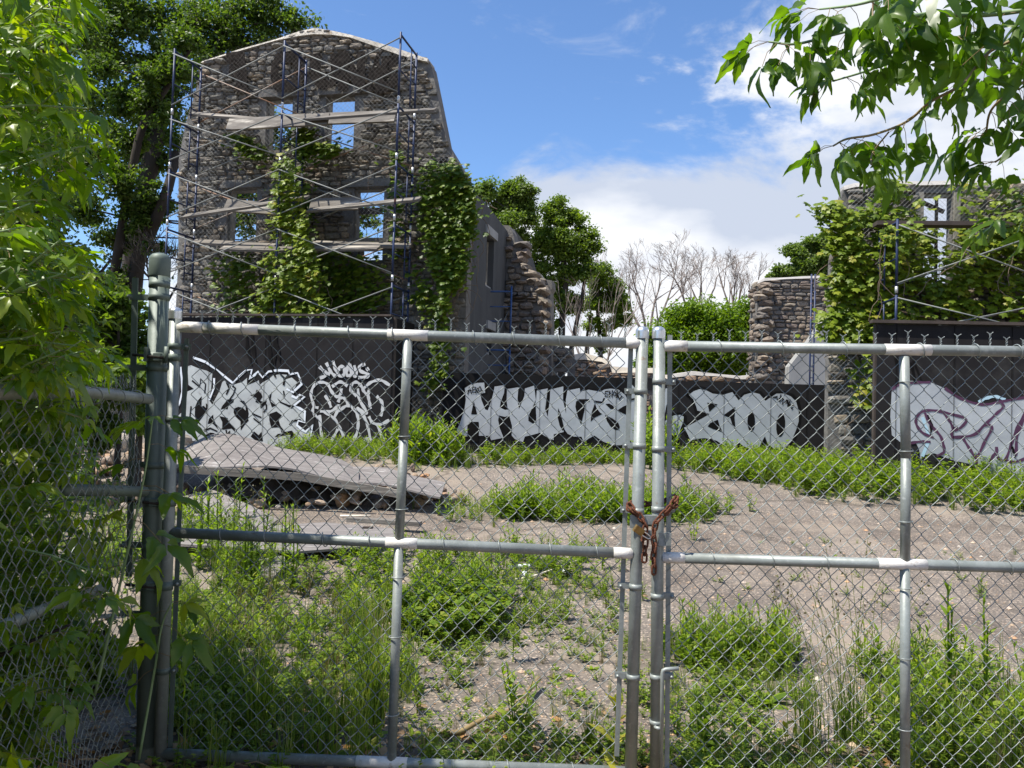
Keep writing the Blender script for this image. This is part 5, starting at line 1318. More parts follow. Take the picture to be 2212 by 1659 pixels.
# ------------------------------------------------------------------ big hinge post
pt = G(346, 556, .03); pb = G(316, 1640, .03)
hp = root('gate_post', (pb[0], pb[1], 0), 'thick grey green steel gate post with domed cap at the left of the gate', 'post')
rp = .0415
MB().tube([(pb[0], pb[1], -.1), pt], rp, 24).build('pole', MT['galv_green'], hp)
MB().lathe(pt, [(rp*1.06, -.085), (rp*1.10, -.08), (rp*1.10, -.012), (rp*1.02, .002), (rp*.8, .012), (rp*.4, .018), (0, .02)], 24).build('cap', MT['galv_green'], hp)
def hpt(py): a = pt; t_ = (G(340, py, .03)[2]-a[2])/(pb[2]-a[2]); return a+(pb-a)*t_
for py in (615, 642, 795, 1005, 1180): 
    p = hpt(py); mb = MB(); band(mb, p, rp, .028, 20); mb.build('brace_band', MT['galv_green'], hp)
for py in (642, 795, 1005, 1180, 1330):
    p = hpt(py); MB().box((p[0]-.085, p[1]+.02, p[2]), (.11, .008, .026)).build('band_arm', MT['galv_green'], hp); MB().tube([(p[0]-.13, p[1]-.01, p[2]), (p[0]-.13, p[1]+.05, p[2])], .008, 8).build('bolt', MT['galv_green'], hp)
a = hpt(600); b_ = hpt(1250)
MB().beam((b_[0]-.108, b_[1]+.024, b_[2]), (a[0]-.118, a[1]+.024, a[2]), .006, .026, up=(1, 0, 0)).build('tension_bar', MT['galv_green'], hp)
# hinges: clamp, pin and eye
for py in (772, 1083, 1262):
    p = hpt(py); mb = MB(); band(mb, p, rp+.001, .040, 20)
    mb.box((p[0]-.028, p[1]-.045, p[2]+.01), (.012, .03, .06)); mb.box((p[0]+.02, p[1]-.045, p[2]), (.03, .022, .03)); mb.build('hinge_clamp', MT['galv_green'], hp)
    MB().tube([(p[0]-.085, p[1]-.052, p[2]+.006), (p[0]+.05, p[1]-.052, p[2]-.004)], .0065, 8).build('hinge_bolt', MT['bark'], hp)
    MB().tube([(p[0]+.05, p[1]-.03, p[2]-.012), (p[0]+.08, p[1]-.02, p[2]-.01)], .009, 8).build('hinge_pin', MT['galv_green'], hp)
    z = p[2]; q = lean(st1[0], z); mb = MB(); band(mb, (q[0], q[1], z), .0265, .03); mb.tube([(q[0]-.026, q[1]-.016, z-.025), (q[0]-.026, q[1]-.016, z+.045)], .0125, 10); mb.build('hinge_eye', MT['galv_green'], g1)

# ------------------------------------------------------------------ short fence running from the post towards the camera
lf = root('chain_link_fence', (-1.56, 3.45, 0), 'old chain link fence with bent top rail left of the gate post', 'fence')
ra_ = P(-40, 848, 2.05); rb2 = P(322, 862, 3.44); mid_ = P(170, 846, 2.75)
MB().tube(smooth_line([ra_, mid_, rb2], 4), .0215, 14).build('top_rail', MT['galv'], lf)
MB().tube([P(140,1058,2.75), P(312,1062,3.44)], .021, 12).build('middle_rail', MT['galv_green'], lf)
MB().tube([P(-60,1380,2.3), P(90,1318,2.8), P(230,1268,3.42)], .020, 12).build('diagonal_brace', MT['galv'], lf)
def dist(W):
    x, y, z = W[:, 0], W[:, 1], W[:, 2]
    W = W.copy(); W[:, 0] += .025*np.sin(z*4+y*3)+.012*np.sin(y*9+z*7); W[:, 2] += .015*np.sin(y*6+z*3); return W
A = ra_.copy(); A[0] += -.02; B = rb2.copy(); B[0] -= .03
weave(lf, A, B, lambda f: 1.62+.01*math.sin(f*9), lambda f: .02, .0, r=.0018, mat='wire', distort=dist, seed=3, pw=.036, ph=.036)
for f in (.15,.35,.55,.72,.88): tie(lf, np.array(ra_)+(np.array(rb2)-np.array(ra_))*f+np.array([0,0,.004]), rb2-ra_, .026)
# a further fence beyond the rubble
ff = root('chain_link_fence', (-4, 12.6, .7), 'distant chain link fence seen left of the thick gate post', 'fence')
fa = P(60, 838, 12.5); fb = P(312, 845, 12.5)
MB().tube([fa, fb], .024, 8).build('top_rail', MT['galv_green'], ff)
for px in (100, 232, 352-60):
    q = P(px, 842, 12.5); MB().tube([(q[0], q[1], .7), q], .03, 8).build('post', MT['galv_green'], ff)
lines = []
for k in range(70):
    for s_ in (-1, 1):
        x = fa[0]+(fb[0]-fa[0])*k/70; lines.append([(x, 12.48, fa[2]), (x+s_*1.0, 12.48, fa[2]-1.05)])
V, F = tubes_np(lines, .0025, 3); link_world('chain_link_mesh', V, F, MT['wire_far'], ff, kind='stuff')
# ------------------------------------------------------------------ rubble and debris
rubm = stone_variants(91, 'r', 8)
RUBM = []
for k, (v, f) in enumerate(rubm):   # closed lumps: the wall stone halves mirrored into boulders
    rgk = np.random.default_rng(k+5); n_ = 8
    rings = []
    for zi, rr in ((-.42, .55), (-.15, .95), (.18, .9), (.42, .5)):
        an = np.linspace(0, 2*PI, 8)[:-1]+rgk.uniform(-.25, .25, 7); r = .5*rr*rgk.uniform(.78, 1.12, 7)
        rings.append(np.stack([r*np.cos(an), r*np.sin(an), np.full(7, zi)+rgk.uniform(-.06, .06, 7)], 1))
    V = np.concatenate(rings+[np.array([[0, 0, -.5], [rgk.uniform(-.1, .1), rgk.uniform(-.1, .1), .5]])]); F = []
    for i in range(3):
        for j in range(7):
            a, b_, c_, d_ = i*7+j, i*7+(j+1) % 7, (i+1)*7+(j+1) % 7, (i+1)*7+j; F += [(a, b_, c_), (a, c_, d_)]
    for j in range(7): F += [(28, (j+1) % 7, j), (29, 21+j, 21+(j+1) % 7)]
    RUBM.append(mesh_arrays('rubble_stone', V, np.array(F), MT['rubble'], smooth=k % 2 == 0))
def place_stone(px, py, w_, h_, seed, label, dz=0.0, dy=0.0, group=None):
    p = onground(px, py); rg_ = random.Random(seed)
    o_ = bpy.data.objects.new('rubble_stone', RUBM[seed % 8]); COL.objects.link(o_)
    s_ = w_/FPX*p[1]; hh = h_/FPX*p[1]
    o_.location = (p[0], p[1]+dy, float(gz(p[0], p[1]+dy))+hh*.42+dz)
    o_.rotation_euler = (rg_.uniform(-.3, .3), rg_.uniform(-.25, .25), rg_.uniform(0, 6)); o_.scale = (s_, s_*rg_.uniform(.7, 1), hh)
    return tag(o_, label, 'stone', group)
rs = random.Random(12)
named = [((738,1096),36,34,'large round tan boulder at the front of the rubble pile'),((560,1098),34,20,'flat tan stone at the left front of the rubble pile'),((640,1090),32,20,'pale flat slab of stone in the middle front of the rubble'),
  ((905,1098),30,24,'angular brown stone at the right end of the rubble pile'),((690,1092),24,18,'small pink stone beside the round tan boulder'),((400,962),36,26,'orange toned stone left of the warped plywood peak'),
  ((262,975),60,44,'big grey brown block in the rubble seen left of the gate post'),((300,1010),40,26,'pale stone below the big block left of the gate post')]
for i, (q, w_, h_, lab) in enumerate(named): place_stone(*q, w_, h_, i+40, lab)
for i in range(150):
    t_ = i/150
    px = 430+t_*480+rs.uniform(-12, 12); py = 1106-rs.uniform(0, 1)**1.5*46
    place_stone(px, py, rs.uniform(14, 34), rs.uniform(10, 22), i, 'broken stone in the rubble pile under the warped plywood', dz=rs.uniform(0, .10), dy=rs.uniform(0, 1.0), group='rubble under the warped plywood')
for i in range(34):
    place_stone(930+rs.uniform(-40, 75), 1098-rs.uniform(0, 30), rs.uniform(12, 30), rs.uniform(8, 20), i+200, 'broken tan stone spilling from the right end of the rubble pile', dz=rs.uniform(0, .04), group='stones spilling right of the rubble')
for i in range(110):
    place_stone(rs.uniform(140, 400), rs.uniform(970, 1130), rs.uniform(16, 46), rs.uniform(12, 32), i+300, 'stone in the loose rubble heap left of the gate post', dz=rs.uniform(0, .08), group='rubble left of the gate post')
# warped plywood on top of the pile: two layered sheets
def sheet(name, label, cat, top, bot, thick, mat, nu=24, nv=8, rough=.02, seed=0, droop=0):
    """bent sheet between a far edge and a near edge, both lists of (px, py, Y)"""
    rg = np.random.default_rng(seed)
    def line(L_):
        pts = np.array([P(*q) for q in L_]); d = np.r_[0, np.cumsum(np.linalg.norm(np.diff(pts, axis=0), axis=1))]; t_ = np.linspace(0, d[-1], nu)
        return np.stack([np.interp(t_, d, pts[:, i]) for i in range(3)], 1)
    T_, B_ = line(top), line(bot)
    V = []
    for s_ in (0, -thick):
        for j in range(nv):
            f = j/(nv-1); row = B_*(1-f)+T_*f; row = row.copy(); row[:, 2] += s_+droop*math.sin(PI*f)
            V.append(row)
    V = np.concatenate(V); n0 = nu*nv
    ph = rg.uniform(0, 6, 3); w_ = rough*(np.sin(V[:, 0]*4+ph[0])*np.sin(V[:, 1]*5+ph[1])); V[:, 2] += w_
    F = []
    for j in range(nv-1):
        for i in range(nu-1):
            a = j*nu+i; F.append((a, a+1, a+nu+1, a+nu)); F.append((n0+a, n0+a+nu, n0+a+nu+1, n0+a+1))
    for i in range(nu-1):
        F.append((i+1, i, n0+i, n0+i+1)); a = (nv-1)*nu+i; F.append((a, a+1, n0+a+1, n0+a))
    for j in range(nv-1):
        a = j*nu; F.append((a, a+nu, n0+a+nu, n0+a)); a = j*nu+nu-1; F.append((a+nu, a, n0+a, n0+a+nu))
    c = V.mean(0); 
    o_ = link(name, mesh_arrays(name, V-c, np.array(F), mat)); o_.location = tuple(float(q) for q in c)
    RM[o_.name] = Matrix.Translation(o_.location)
    return tag(o_, label, cat)
sheet('plywood_sheet', 'large warped grey plywood sheet humped over the rubble pile', 'plywood', [(372,985,11.2),(418,958,11.3),(455,938,11.4),(490,936,11.4),(530,943,11.4),(600,966,11.4),(690,984,11.3),(742,992,11.2),(775,1012,11.0)],
  [(372,1008,10.1),(430,1004,10.0),(500,1004,9.95),(560,1008,9.9),(640,1018,9.9),(700,1028,9.9),(740,1036,9.9),(760,1043,9.9),(775,1047,9.9)], .022, MT['ply'], seed=1, rough=.03)
sheet('plywood_sheet', 'second plywood sheet sloping down to the right beyond the first', 'plywood', [(690,1000,11.2),(760,1006,11.1),(840,1012,11.0),(905,1030,10.8),(962,1047,10.6)],
  [(690,1024,10.2),(760,1042,10.1),(840,1052,10.0),(900,1060,9.9),(950,1070,9.85)], .022, MT['ply'], seed=2, rough=.03)
a = P(400,1014,9.85); b_ = P(868,1068,9.75); m_ = P(650,1030,9.8)
o_ = MB().tube([a, a], .001, 3); mb = MB(); mb.beam(a, m_, .05, .09); mb.beam(m_, b_, .05, .09)
tag(mb.build('wooden_board', MT['plank']), 'long pale board edge running below the front lip of the warped plywood', 'board')
# dark earth core below the sheet
mbx = []
Vh = []; 
for i in range(26):
    for j in range(9):
        f = i/25; g_ = j/8; x0 = P(400+f*520, 1090, 10.3)
        y = 10.15+g_*1.5; z0 = float(gz(x0[0], y)); hgt = (.34*math.sin(PI*min(f*1.15+.12, 1)) )*math.sin(PI*(.08+.84*g_))**.7*(1 if f < .8 else .6)
        Vh.append((x0[0], y, z0-.03+max(0, hgt)*(1+.15*math.sin(i*2.2+j))))
Fh = [(i*9+j, (i+1)*9+j, (i+1)*9+j+1, i*9+j+1) for i in range(25) for j in range(8)]
MT['earth'] = surf('dark_earth', [(0.3, (.05,.038,.028)), (0.7, (.12,.095,.075))], 6, .95, 0, .8, 30)
o_ = link('earth_mound', mesh_arrays('earth_mound', Vh, np.array(Fh)[:, ::-1], MT['earth'], smooth=True)); o_['kind'] = 'structure'
# sheets lying lower left
def gsheet(label, pts, thick, lift, mat='ply', name='plywood_sheet'):
    pw = []
    for k, (x, y, dz) in enumerate(pts):
        q = onground(x, y); pw.append((q[0], q[1], q[2]+lift+dz))
    mb = MB(); n = len(pw); c = [sum(q[i] for q in pw)/n for i in range(3)]
    V = [tuple(q[i]-c[i] for i in range(3)) for q in pw]; V2 = [(a_, b__, c__-thick) for a_, b__, c__ in V]
    tr = tessellate_polygon([[Vector((q[0], q[1], 0)) for q in V]])
    mb.add(V+V2, [tuple(t_) for t_ in tr]+[tuple(n+i for i in reversed(t_)) for t_ in tr]+[(i, (i+1) % n, n+(i+1) % n, n+i) for i in range(n)])
    o_ = mb.build(name, MT[mat], local=True); o_.location = c
    return tag(o_, label, 'plywood' if 'sheet' in name else 'board')
gsheet('pale grey plywood sheet tilted over stones left of the rubble pile', [(368,1140,.0),(372,1098,.06),(455,1090,.14),(545,1118,.08),(600,1136,.02),(560,1160,.0),(480,1165,.0)], .02, .05)
gsheet('broad weathered plywood sheet lying on the asphalt behind the left gate rail', [(365,1200,.05),(370,1165,.0),(560,1150,.0),(700,1140,.0),(870,1156,.0),(850,1180,.02),(800,1200,.03),(640,1218,.05),(520,1210,.05)], .022, .06)
gsheet('small broken square of plywood in the weeds below the broad sheet', [(500,1252,.02),(515,1228,.03),(612,1222,.05),(620,1240,.05),(590,1262,.02)], .018, .04)
def gline(label, name, pts, r, mat, cat, lift=.0, n=8, box=None):
    pw = [onground(x, y)+np.array([0, 0, lift+dz]) for x, y, dz in pts]
    mb = MB()
    if box:
        for i in range(len(pw)-1): mb.beam(pw[i], pw[i+1], *box)
    else: mb.tube(smooth_line(pw, 4) if len(pw) > 2 else pw, r, n)
    return tag(mb.build(name, MT[mat]), label, cat)
bp_ = gline('short dark plank propped on a block behind the left gate rail', 'wooden_plank', [(752,1142,.10),(908,1150,.09)], 0, 'plank', 'plank', box=(.13, .045))
q = onground(770, 1152); tag(MB().box((q[0]+.12, q[1]-.02, q[2]+.035), (.10, .08, .08)).build('wood_block', MT['darktimber']), 'wood block holding up the short dark plank', 'block')
gline('thin pale bamboo stick lying across the weeds', 'stick', [(1058,1258,.02),(1130,1257,.03),(1190,1244,.05),(1246,1230,.08)], .008, 'cream', 'stick')
gline('bent white plastic pipe lying beside the bamboo stick', 'plastic_pipe', [(1098,1230,.02),(1140,1229,.03),(1180,1230,.03),(1225,1242,.02)], .018, 'white', 'pipe')
gline('crooked peeled branch on the asphalt in front of the weeds', 'fallen_branch', [(925,1584,.02),(985,1596,.03),(1040,1582,.06),(1100,1556,.05),(1165,1488,.06)], .013, 'redstem', 'branch')
gline('thin wooden stake lying at the right end of the rubble', 'stick', [(735,1118,.02),(800,1120,.03)], .012, 'cream', 'stick')
for k, (x, y) in enumerate([(1131,1245),(1032,1190)]):
    q = onground(x, y); o_ = MB().lathe((0, 0, 0), [(0, 0), (.03, .005), (.035, .04), (.02, .06), (0, .065)], 9).build('scrap', MT['white'], local=True); o_.location = q; o_.rotation_euler = (.9, .4, k)
    tag(o_, ['crumpled white scrap beside the bent plastic pipe','crumpled white scrap in the weeds above the bent pipe'][k], 'litter')

# ------------------------------------------------------------------ weeds
LOD = [1]
def leafblade(w_, l, fold=.15, n=3):
    """narrow leaf along +Y of n segments, folded on the midrib; a plain bent rhombus for distant plants"""
    if LOD[0] == 0:
        return np.array([(0, 0, 0), (w_*.6, l*.45, -.03*l), (0, l, -l*.28), (-w_*.6, l*.45, -.03*l)]), np.array([(0, 1, 2), (0, 2, 3)])
    V = []; F = []
    for i in range(n):
        t_ = i/n; ww = w_*math.sin(PI*min(.12+.88*t_, .999))**.8; y = l*t_; z = -l*.28*t_*t_
        V += [(-ww/2, y, z+ww*fold), (ww/2, y, z+ww*fold*.2)]
    V.append((0, l, -l*.28))
    for i in range(n-1): a = i*2; F += [(a, a+1, a+3), (a, a+3, a+2)]
    F.append((2*n-2, 2*n-1, 2*n))
    return np.array(V), np.array(F)
def combine(parts):
    V = []; F = []; R_ = []; b0 = 0
    for v, f, r in parts: V.append(v); F.append(f+b0); R_.append(np.full(len(f), r)); b0 += len(v)
    return np.concatenate(V), np.concatenate(F), np.concatenate(R_)
def euler(yaw, pitch, roll=0):
    return np.array(Matrix.Rotation(yaw, 3, 'Z') @ Matrix.Rotation(pitch, 3, 'X') @ Matrix.Rotation(roll, 3, 'Y'))
def stem_tri(pts, r):
    V, F = tubes_np([pts], np.linspace(r, r*.5, len(pts)), 3); return V, np.concatenate([F[:, [0, 1, 2]], F[:, [0, 2, 3]]])
def t_weed(seed, nst=4, h=1.0, nl=16, ll=.24, lw=.055, spread=.25):
    """leafy upright herb: several stems with spiralled narrow leaves, unit height"""
    rg = np.random.default_rng(seed); parts = []
    for s_ in range(nst):
        az = rg.uniform(0, 6.3); ln = rg.uniform(0, spread); hh = h*rg.uniform(.6, 1.0); b_ = np.array([math.cos(az), math.sin(az), 0])*ln*.35
        pts = [b_+np.array([math.cos(az)*ln*t_**1.5, math.sin(az)*ln*t_**1.5, hh*t_]) for t_ in np.linspace(0, 1, 5)]
        v, f = stem_tri(np.array(pts), .012); parts.append((v, f, .25))
        for k in range(nl):
            t_ = .12+.88*(k+rg.random())/nl; i = min(int(t_*4), 3); p = pts[i]+(pts[i+1]-pts[i])*(t_*4-i)
            l = ll*(1.0-.45*t_)*rg.uniform(.7, 1.2); v, f = leafblade(lw*l/ll, l, n=2)
            R_ = euler(k*2.4+rg.uniform(-.4, .4), .35+.75*t_+rg.uniform(-.3, .3), rg.uniform(-.4, .4)); parts.append((v @ R_.T+p, f, rg.random()*.8+.1))
    return combine(parts)
def t_grass(seed, nb=26, h=1.0, w_=.014, lean_=.5):
    rg = np.random.default_rng(seed); parts = []
    for k in range(nb):
        az = rg.uniform(0, 6.3); hh = h*rg.uniform(.45, 1.0); le = rg.uniform(.05, lean_)*hh; b_ = rg.normal(size=2)*.05; V = []; F = []
        px_, py_ = -math.sin(az), math.cos(az)
        for i, t_ in enumerate((0, .35, .7, 1.0)):
            c = np.array([b_[0]+math.cos(az)*le*t_*t_, b_[1]+math.sin(az)*le*t_*t_, hh*(t_-.12*t_*t_*(le/hh))]); ww = w_*(1-t_)**.6
            V += [c+np.array([px_, py_, 0])*ww/2, c-np.array([px_, py_, 0])*ww/2]
        for i in range(3): a = i*2; F += [(a, a+1, a+3), (a, a+3, a+2)]
        parts.append((np.array(V), np.array(F), rg.random()))
    return combine(parts)
def t_rosette(seed, nl=9):
    rg = np.random.default_rng(seed); parts = []
    for k in range(nl):
        v, f = leafblade(.28*rg.uniform(.7, 1), .8*rg.uniform(.6, 1), n=3); parts.append((v @ euler(k*2.4, rg.uniform(.2, .9), rg.uniform(-.2, .2)).T, f, rg.random()))
    return combine(parts)
def t_clover(seed, ns=12):
    """low bushy herb with small round leaflets in threes"""
    rg = np.random.default_rng(seed); parts = []
    for s_ in range(ns):
        az = rg.uniform(0, 6.3); l = rg.uniform(.5, 1); el_ = rg.uniform(.5, 1.4); d = np.array([math.cos(az)*math.cos(el_), math.sin(az)*math.cos(el_), math.sin(el_)])
        pts = np.array([d*l*t_ for t_ in (0, .5, 1)]); v, f = stem_tri(pts, .009); parts.append((v, f, .2))
        for j in range(6):
            p = d*l*(.35+.65*(j+1)/6)
            for a_ in (-.9, 0, .9):
                v, f = leafblade(.085, .13, n=2); parts.append((v @ euler(j*2.4+a_, rg.uniform(.0, .8), rg.uniform(-.3, .3)).T+p, f, rg.random()*.8))
    return combine(parts)
WEED = [t_weed(100+i, nst=4, nl=14, ll=.26, lw=.065) for i in range(5)]
WTALL = [t_weed(120+i, nst=2, nl=26, ll=.16, lw=.04, spread=.12) for i in range(3)]
GRASS = [t_grass(140+i, 22) for i in range(5)]
ROS = [t_rosette(160+i) for i in range(3)]
CLO = [t_clover(180+i, 8) for i in range(4)]
LOD[0] = 0
WF = [t_weed(400+i, nst=4, nl=11, ll=.28, lw=.075) for i in range(5)]
CF = [t_clover(420+i, 7) for i in range(3)]
GF = [t_grass(440+i, 14, w_=.02) for i in range(4)]
LOD[0] = 1
def plants(tmpls, pos, size, rg, flat=1.0):
    VV = []; FF = []; RR = []; b0 = 0
    for p in pos:
        v, f, r = tmpls[rg.integers(len(tmpls))]; s_ = rg.uniform(*size); a = rg.uniform(0, 6.3); c, s2 = math.cos(a), math.sin(a); w_ = rg.uniform(.8, 1.25)
        x = v[:, 0]*s_*w_; y = v[:, 1]*s_*w_
        VV.append(np.stack([x*c-y*s2+p[0], x*s2+y*c+p[1], v[:, 2]*s_*flat+p[2]], 1)); FF.append(f+b0); b0 += len(v); RR.append((r+rg.uniform(0, .25)) % 1.0)
    return np.concatenate(VV), np.concatenate(FF), np.concatenate(RR)
def in_patch(pg, n, rg, clump=0, cr=.25):
    pw = [onground(x, y) for x, y in pg]; q = [(p[0], p[1]) for p in pw]; xs_ = [p[0] for p in q]; ys_ = [p[1] for p in q]; out = []
    ctr = []
    while clump and len(ctr) < clump:
        x, y = rg.uniform(min(xs_), max(xs_)), rg.uniform(min(ys_), max(ys_))
        if inpoly(x, y, q): ctr.append((x, y))
    tries = 0
    while len(out) < n and tries < n*40:
        tries += 1
        if clump:
            c = ctr[rg.integers(clump)]; x, y = c[0]+rg.normal()*cr, c[1]+rg.normal()*cr
        else: x, y = rg.uniform(min(xs_), max(xs_)), rg.uniform(min(ys_), max(ys_))
        if inpoly(x, y, q):
            if clump: x += rg.normal()*.10*(1 if y < 8 else 2); y += rg.normal()*.08
            out.append((x, y, float(gz(x, y))-.005))
    return out
def patch_stuff(name, label, cat, pg, spec, seed):
    rg = np.random.default_rng(seed); r_ = None
    c = np.mean([onground(x, y) for x, y in pg], axis=0)
    Vs = []; Fs = []; Rs = []; b0 = 0; mi = []
    mats_ = []
    for (tm, n, size, mt, clump, cr) in spec:
        pos = in_patch(pg, n, rg, clump, cr)
        if not pos: continue
        V, F, R_ = plants(tm, pos, size, rg)
        if mt not in mats_: mats_.append(mt)
        Vs.append(V); Fs.append(F+b0); Rs.append(R_); mi.append(np.full(len(F), mats_.index(mt))); b0 += len(V)
    V = np.concatenate(Vs); o_ = link(name, mesh_arrays(name, V-c, np.concatenate(Fs), [MT[m_] for m_ in mats_], midx=np.concatenate(mi), rnd=np.concatenate(Rs))); o_.location = tuple(float(q_) for q_ in c)
    o_['kind'] = 'stuff'; o_['label'] = label
    return o_
W_, G_, R__, C_ = WEED, GRASS, ROS, CLO
patch_stuff('weeds', 'band of bright weeds along the foot of the left and middle hoardings', 'weeds', [(605,966),(860,972),(905,984),(1005,988),(1400,994),(1400,1012),(1300,1006),(1100,1010),(900,1020),(780,1008),(640,990)],
  [(WF, 300, (.10,.36), 'weed', 50, .28), (GF, 300, (.15,.44), 'grass', 50, .3), (CF, 90, (.15,.4), 'weed', 24, .3)], 201)
patch_stuff('weeds', 'weeds growing in the doorway gap behind the gate posts', 'weeds', [(1385,985),(1440,985),(1440,1015),(1385,1015)], [(WF, 22, (.6,1.0), 'weed', 0, .2)], 202)
patch_stuff('weeds', 'deep band of bright weeds along the foot of the right hoardings', 'weeds', [(1440,994),(1600,997),(1790,1002),(1890,1024),(2060,1036),(2300,1050),(2420,1090),(2420,1150),(2212,1108),(2050,1100),(1900,1092),(1760,1082),(1690,1058),(1600,1040),(1440,1026)],
  [(WF, 560, (.12,.46), 'weed', 90, .28), (GF, 300, (.2,.48), 'grass', 50, .3), (CF, 160, (.25,.5), 'weed', 40, .3)], 203)
patch_stuff('weeds', 'low weeds in the shade below the big vine at the ruin corner', 'weeds', [(850,985),(1000,1000),(1000,1012),(850,1000)], [(WF, 40, (.4,.8), 'weed', 0, .2)], 2031)
patch_stuff('weeds', 'island of bright weeds on the asphalt behind the centre gate posts', 'weeds', [(1075,1110),(1130,1080),(1220,1085),(1300,1092),(1420,1096),(1520,1100),(1562,1118),(1550,1132),(1440,1136),(1380,1134),(1200,1128),(1080,1124)],
  [(WF, 190, (.20,.50), 'weed', 34, .16), (GF, 90, (.2,.42), 'grass', 24, .16), (CF, 90, (.15,.34), 'weed', 24, .15)], 204)
patch_stuff('weeds', 'thin weeds at the right end of the rubble pile', 'weeds', [(940,1090),(1060,1082),(1080,1120),(1020,1135),(950,1110)], [(WF, 26, (.12,.34), 'weed', 8, .15), (GF, 22, (.15,.3), 'grass', 8, .15)], 205)
patch_stuff('weeds', 'mixed weeds in the middle of the yard behind the left leaf', 'weeds', [(640,1215),(800,1195),(1000,1190),(1080,1200),(1320,1190),(1360,1230),(1100,1290),(1060,1340),(980,1400),(900,1400),(780,1330),(660,1280)],
  [(WF, 110, (.08,.34), 'weed', 26, .15), (CF, 120, (.06,.24), 'weed', 34, .15), (GF, 120, (.08,.30), 'grass', 40, .2), (R__, 70, (.05,.11), 'weed', 0, .2)], 206)
patch_stuff('grass', 'lush clump of weeds just right of the left centre bar', 'weeds', [(900,1290),(1000,1270),(1070,1300),(1060,1380),(980,1410),(900,1400)],
  [(C_, 60, (.16,.34), 'weed', 8, .14), (W_, 50, (.16,.36), 'weed', 8, .14)], 207)
patch_stuff('grass', 'tall thick grass and weeds at the bottom left behind the gate', 'grass', [(330,1330),(480,1260),(640,1270),(800,1330),(860,1440),(930,1540),(900,1620),(780,1655),(560,1700),(330,1700)],
  [(G_, 230, (.12,.42), 'grass', 46, .13), (G_, 50, (.15,.4), 'drygrass', 30, .15), (W_, 70, (.12,.34), 'weed', 22, .15), (C_, 140, (.10,.24), 'weed', 30, .2), (R__, 60, (.08,.16), 'weed', 0, .2)], 208)
patch_stuff('weeds', 'sparse low weeds scattered on the asphalt behind the left leaf', 'weeds', [(1000,1250),(1380,1240),(1400,1640),(900,1640),(880,1480)],
  [(G_, 60, (.05,.16), 'drygrass', 0, .1), (C_, 150, (.05,.13), 'weed', 50, .14), (R__, 170, (.03,.075), 'weed', 0, .1), (G_, 110, (.06,.18), 'grass', 40, .1), (W_, 50, (.08,.22), 'weed', 20, .1)], 209)
patch_stuff('weeds', 'bright leafy weed clump right of the centre gate posts', 'weeds', [(1440,1400),(1560,1380),(1660,1400),(1740,1430),(1730,1455),(1600,1450),(1440,1440)],
  [(W_, 100, (.12,.36), 'weed', 20, .12), (G_, 100, (.10,.30), 'grass', 26, .13)], 210)
patch_stuff('weeds', 'low creeping weeds below the clump right of the centre posts', 'weeds', [(1440,1450),(1730,1460),(1740,1520),(1620,1560),(1600,1700),(1400,1700),(1400,1460)],
  [(C_, 90, (.05,.15), 'weed', 24, .10), (W_, 24, (.10,.26), 'weed', 9, .10), (R__, 46, (.04,.09), 'weed', 0, .1), (G_, 50, (.08,.2), 'grass', 16, .1)], 211)
patch_stuff('weeds', 'dense leafy weeds at the right edge behind the gate centre bar', 'weeds', [(1880,1430),(2000,1440),(2120,1450),(2260,1560),(2420,1700),(1940,1700),(1900,1560)],
  [(W_, 60, (.10,.38), 'weed', 18, .13), (C_, 90, (.08,.24), 'weed', 20, .13), (G_, 90, (.10,.38), 'grass', 22, .13), (G_, 30, (.1,.3), 'drygrass', 0, .1)], 212)
patch_stuff('weeds', 'scattered seedlings on the open asphalt at the right', 'weeds', [(1500,1180),(1900,1160),(2212,1200),(2212,1400),(1760,1420),(1560,1300)], [(C_, 26, (.04,.10), 'weed', 0, .1), (R__, 18, (.03,.06), 'weed', 0, .1), (G_, 10, (.05,.14), 'grass', 0, .1)], 213)
patch_stuff('weeds', 'weeds along the gate sill at the bottom of the picture', 'weeds', [(900,1600),(1900,1620),(2300,1640),(2300,1720),(880,1720)], [(G_, 120, (.08,.24), 'grass', 34, .12), (C_, 120, (.06,.16), 'weed', 40, .12), (R__, 50, (.04,.1), 'weed', 0, .1)], 214)
patch_stuff('weeds', 'weeds among the plywood sheets behind the left gate rail', 'weeds', [(380,1100),(560,1150),(620,1260),(620,1300),(380,1300)], [(W_, 30, (.15,.45), 'weed', 10, .12), (WTALL, 16, (.4,.8), 'weed', 6, .12), (G_, 40, (.15,.5), 'grass', 10, .14), (C_, 30, (.1,.25), 'weed', 10, .12)], 215)
patch_stuff('weeds', 'weeds and grass in the rubble beyond the left fence', 'weeds', [(60,1050),(330,1060),(330,1300),(0,1400),(0,1100)], [(GF, 150, (.15,.4), 'grass', 40, .2), (CF, 90, (.1,.3), 'weed', 30, .2)], 216)
# single plants one can point to
def single(name, label, tmpl, px, py, size, mat, rot=0.3, group=None, cat='plant'):
    v, f, r = tmpl; p = onground(px, py)
    o_ = link(name, mesh_arrays(name, v, f, MT[mat], rnd=r*.9)); o_.location = (p[0], p[1], p[2]-.005); o_.scale = (size, size, size); o_.rotation_euler = (0, 0, rot)
    return tag(o_, label, cat, group)
single('weed_plant', 'upright leafy weed standing alone on bare asphalt behind the left leaf', WTALL[0], 1108, 1430, .42, 'weed')
single('weed_plant', 'bushy weed at the lower middle behind the left leaf', t_weed(301, 6, nl=14, ll=.3, lw=.09), 1115, 1590, .36, 'weed')
single('weed_plant', 'dark leaved weed right of the yard middle behind the left leaf', t_weed(302, 4, nl=14, ll=.26, lw=.08), 1130, 1300, .22, 'weed')
single('weed_plant', 'small reddish based weed right of the weed island', t_weed(303, 4, nl=12, ll=.26, lw=.07), 1500, 1168, .34, 'weed')
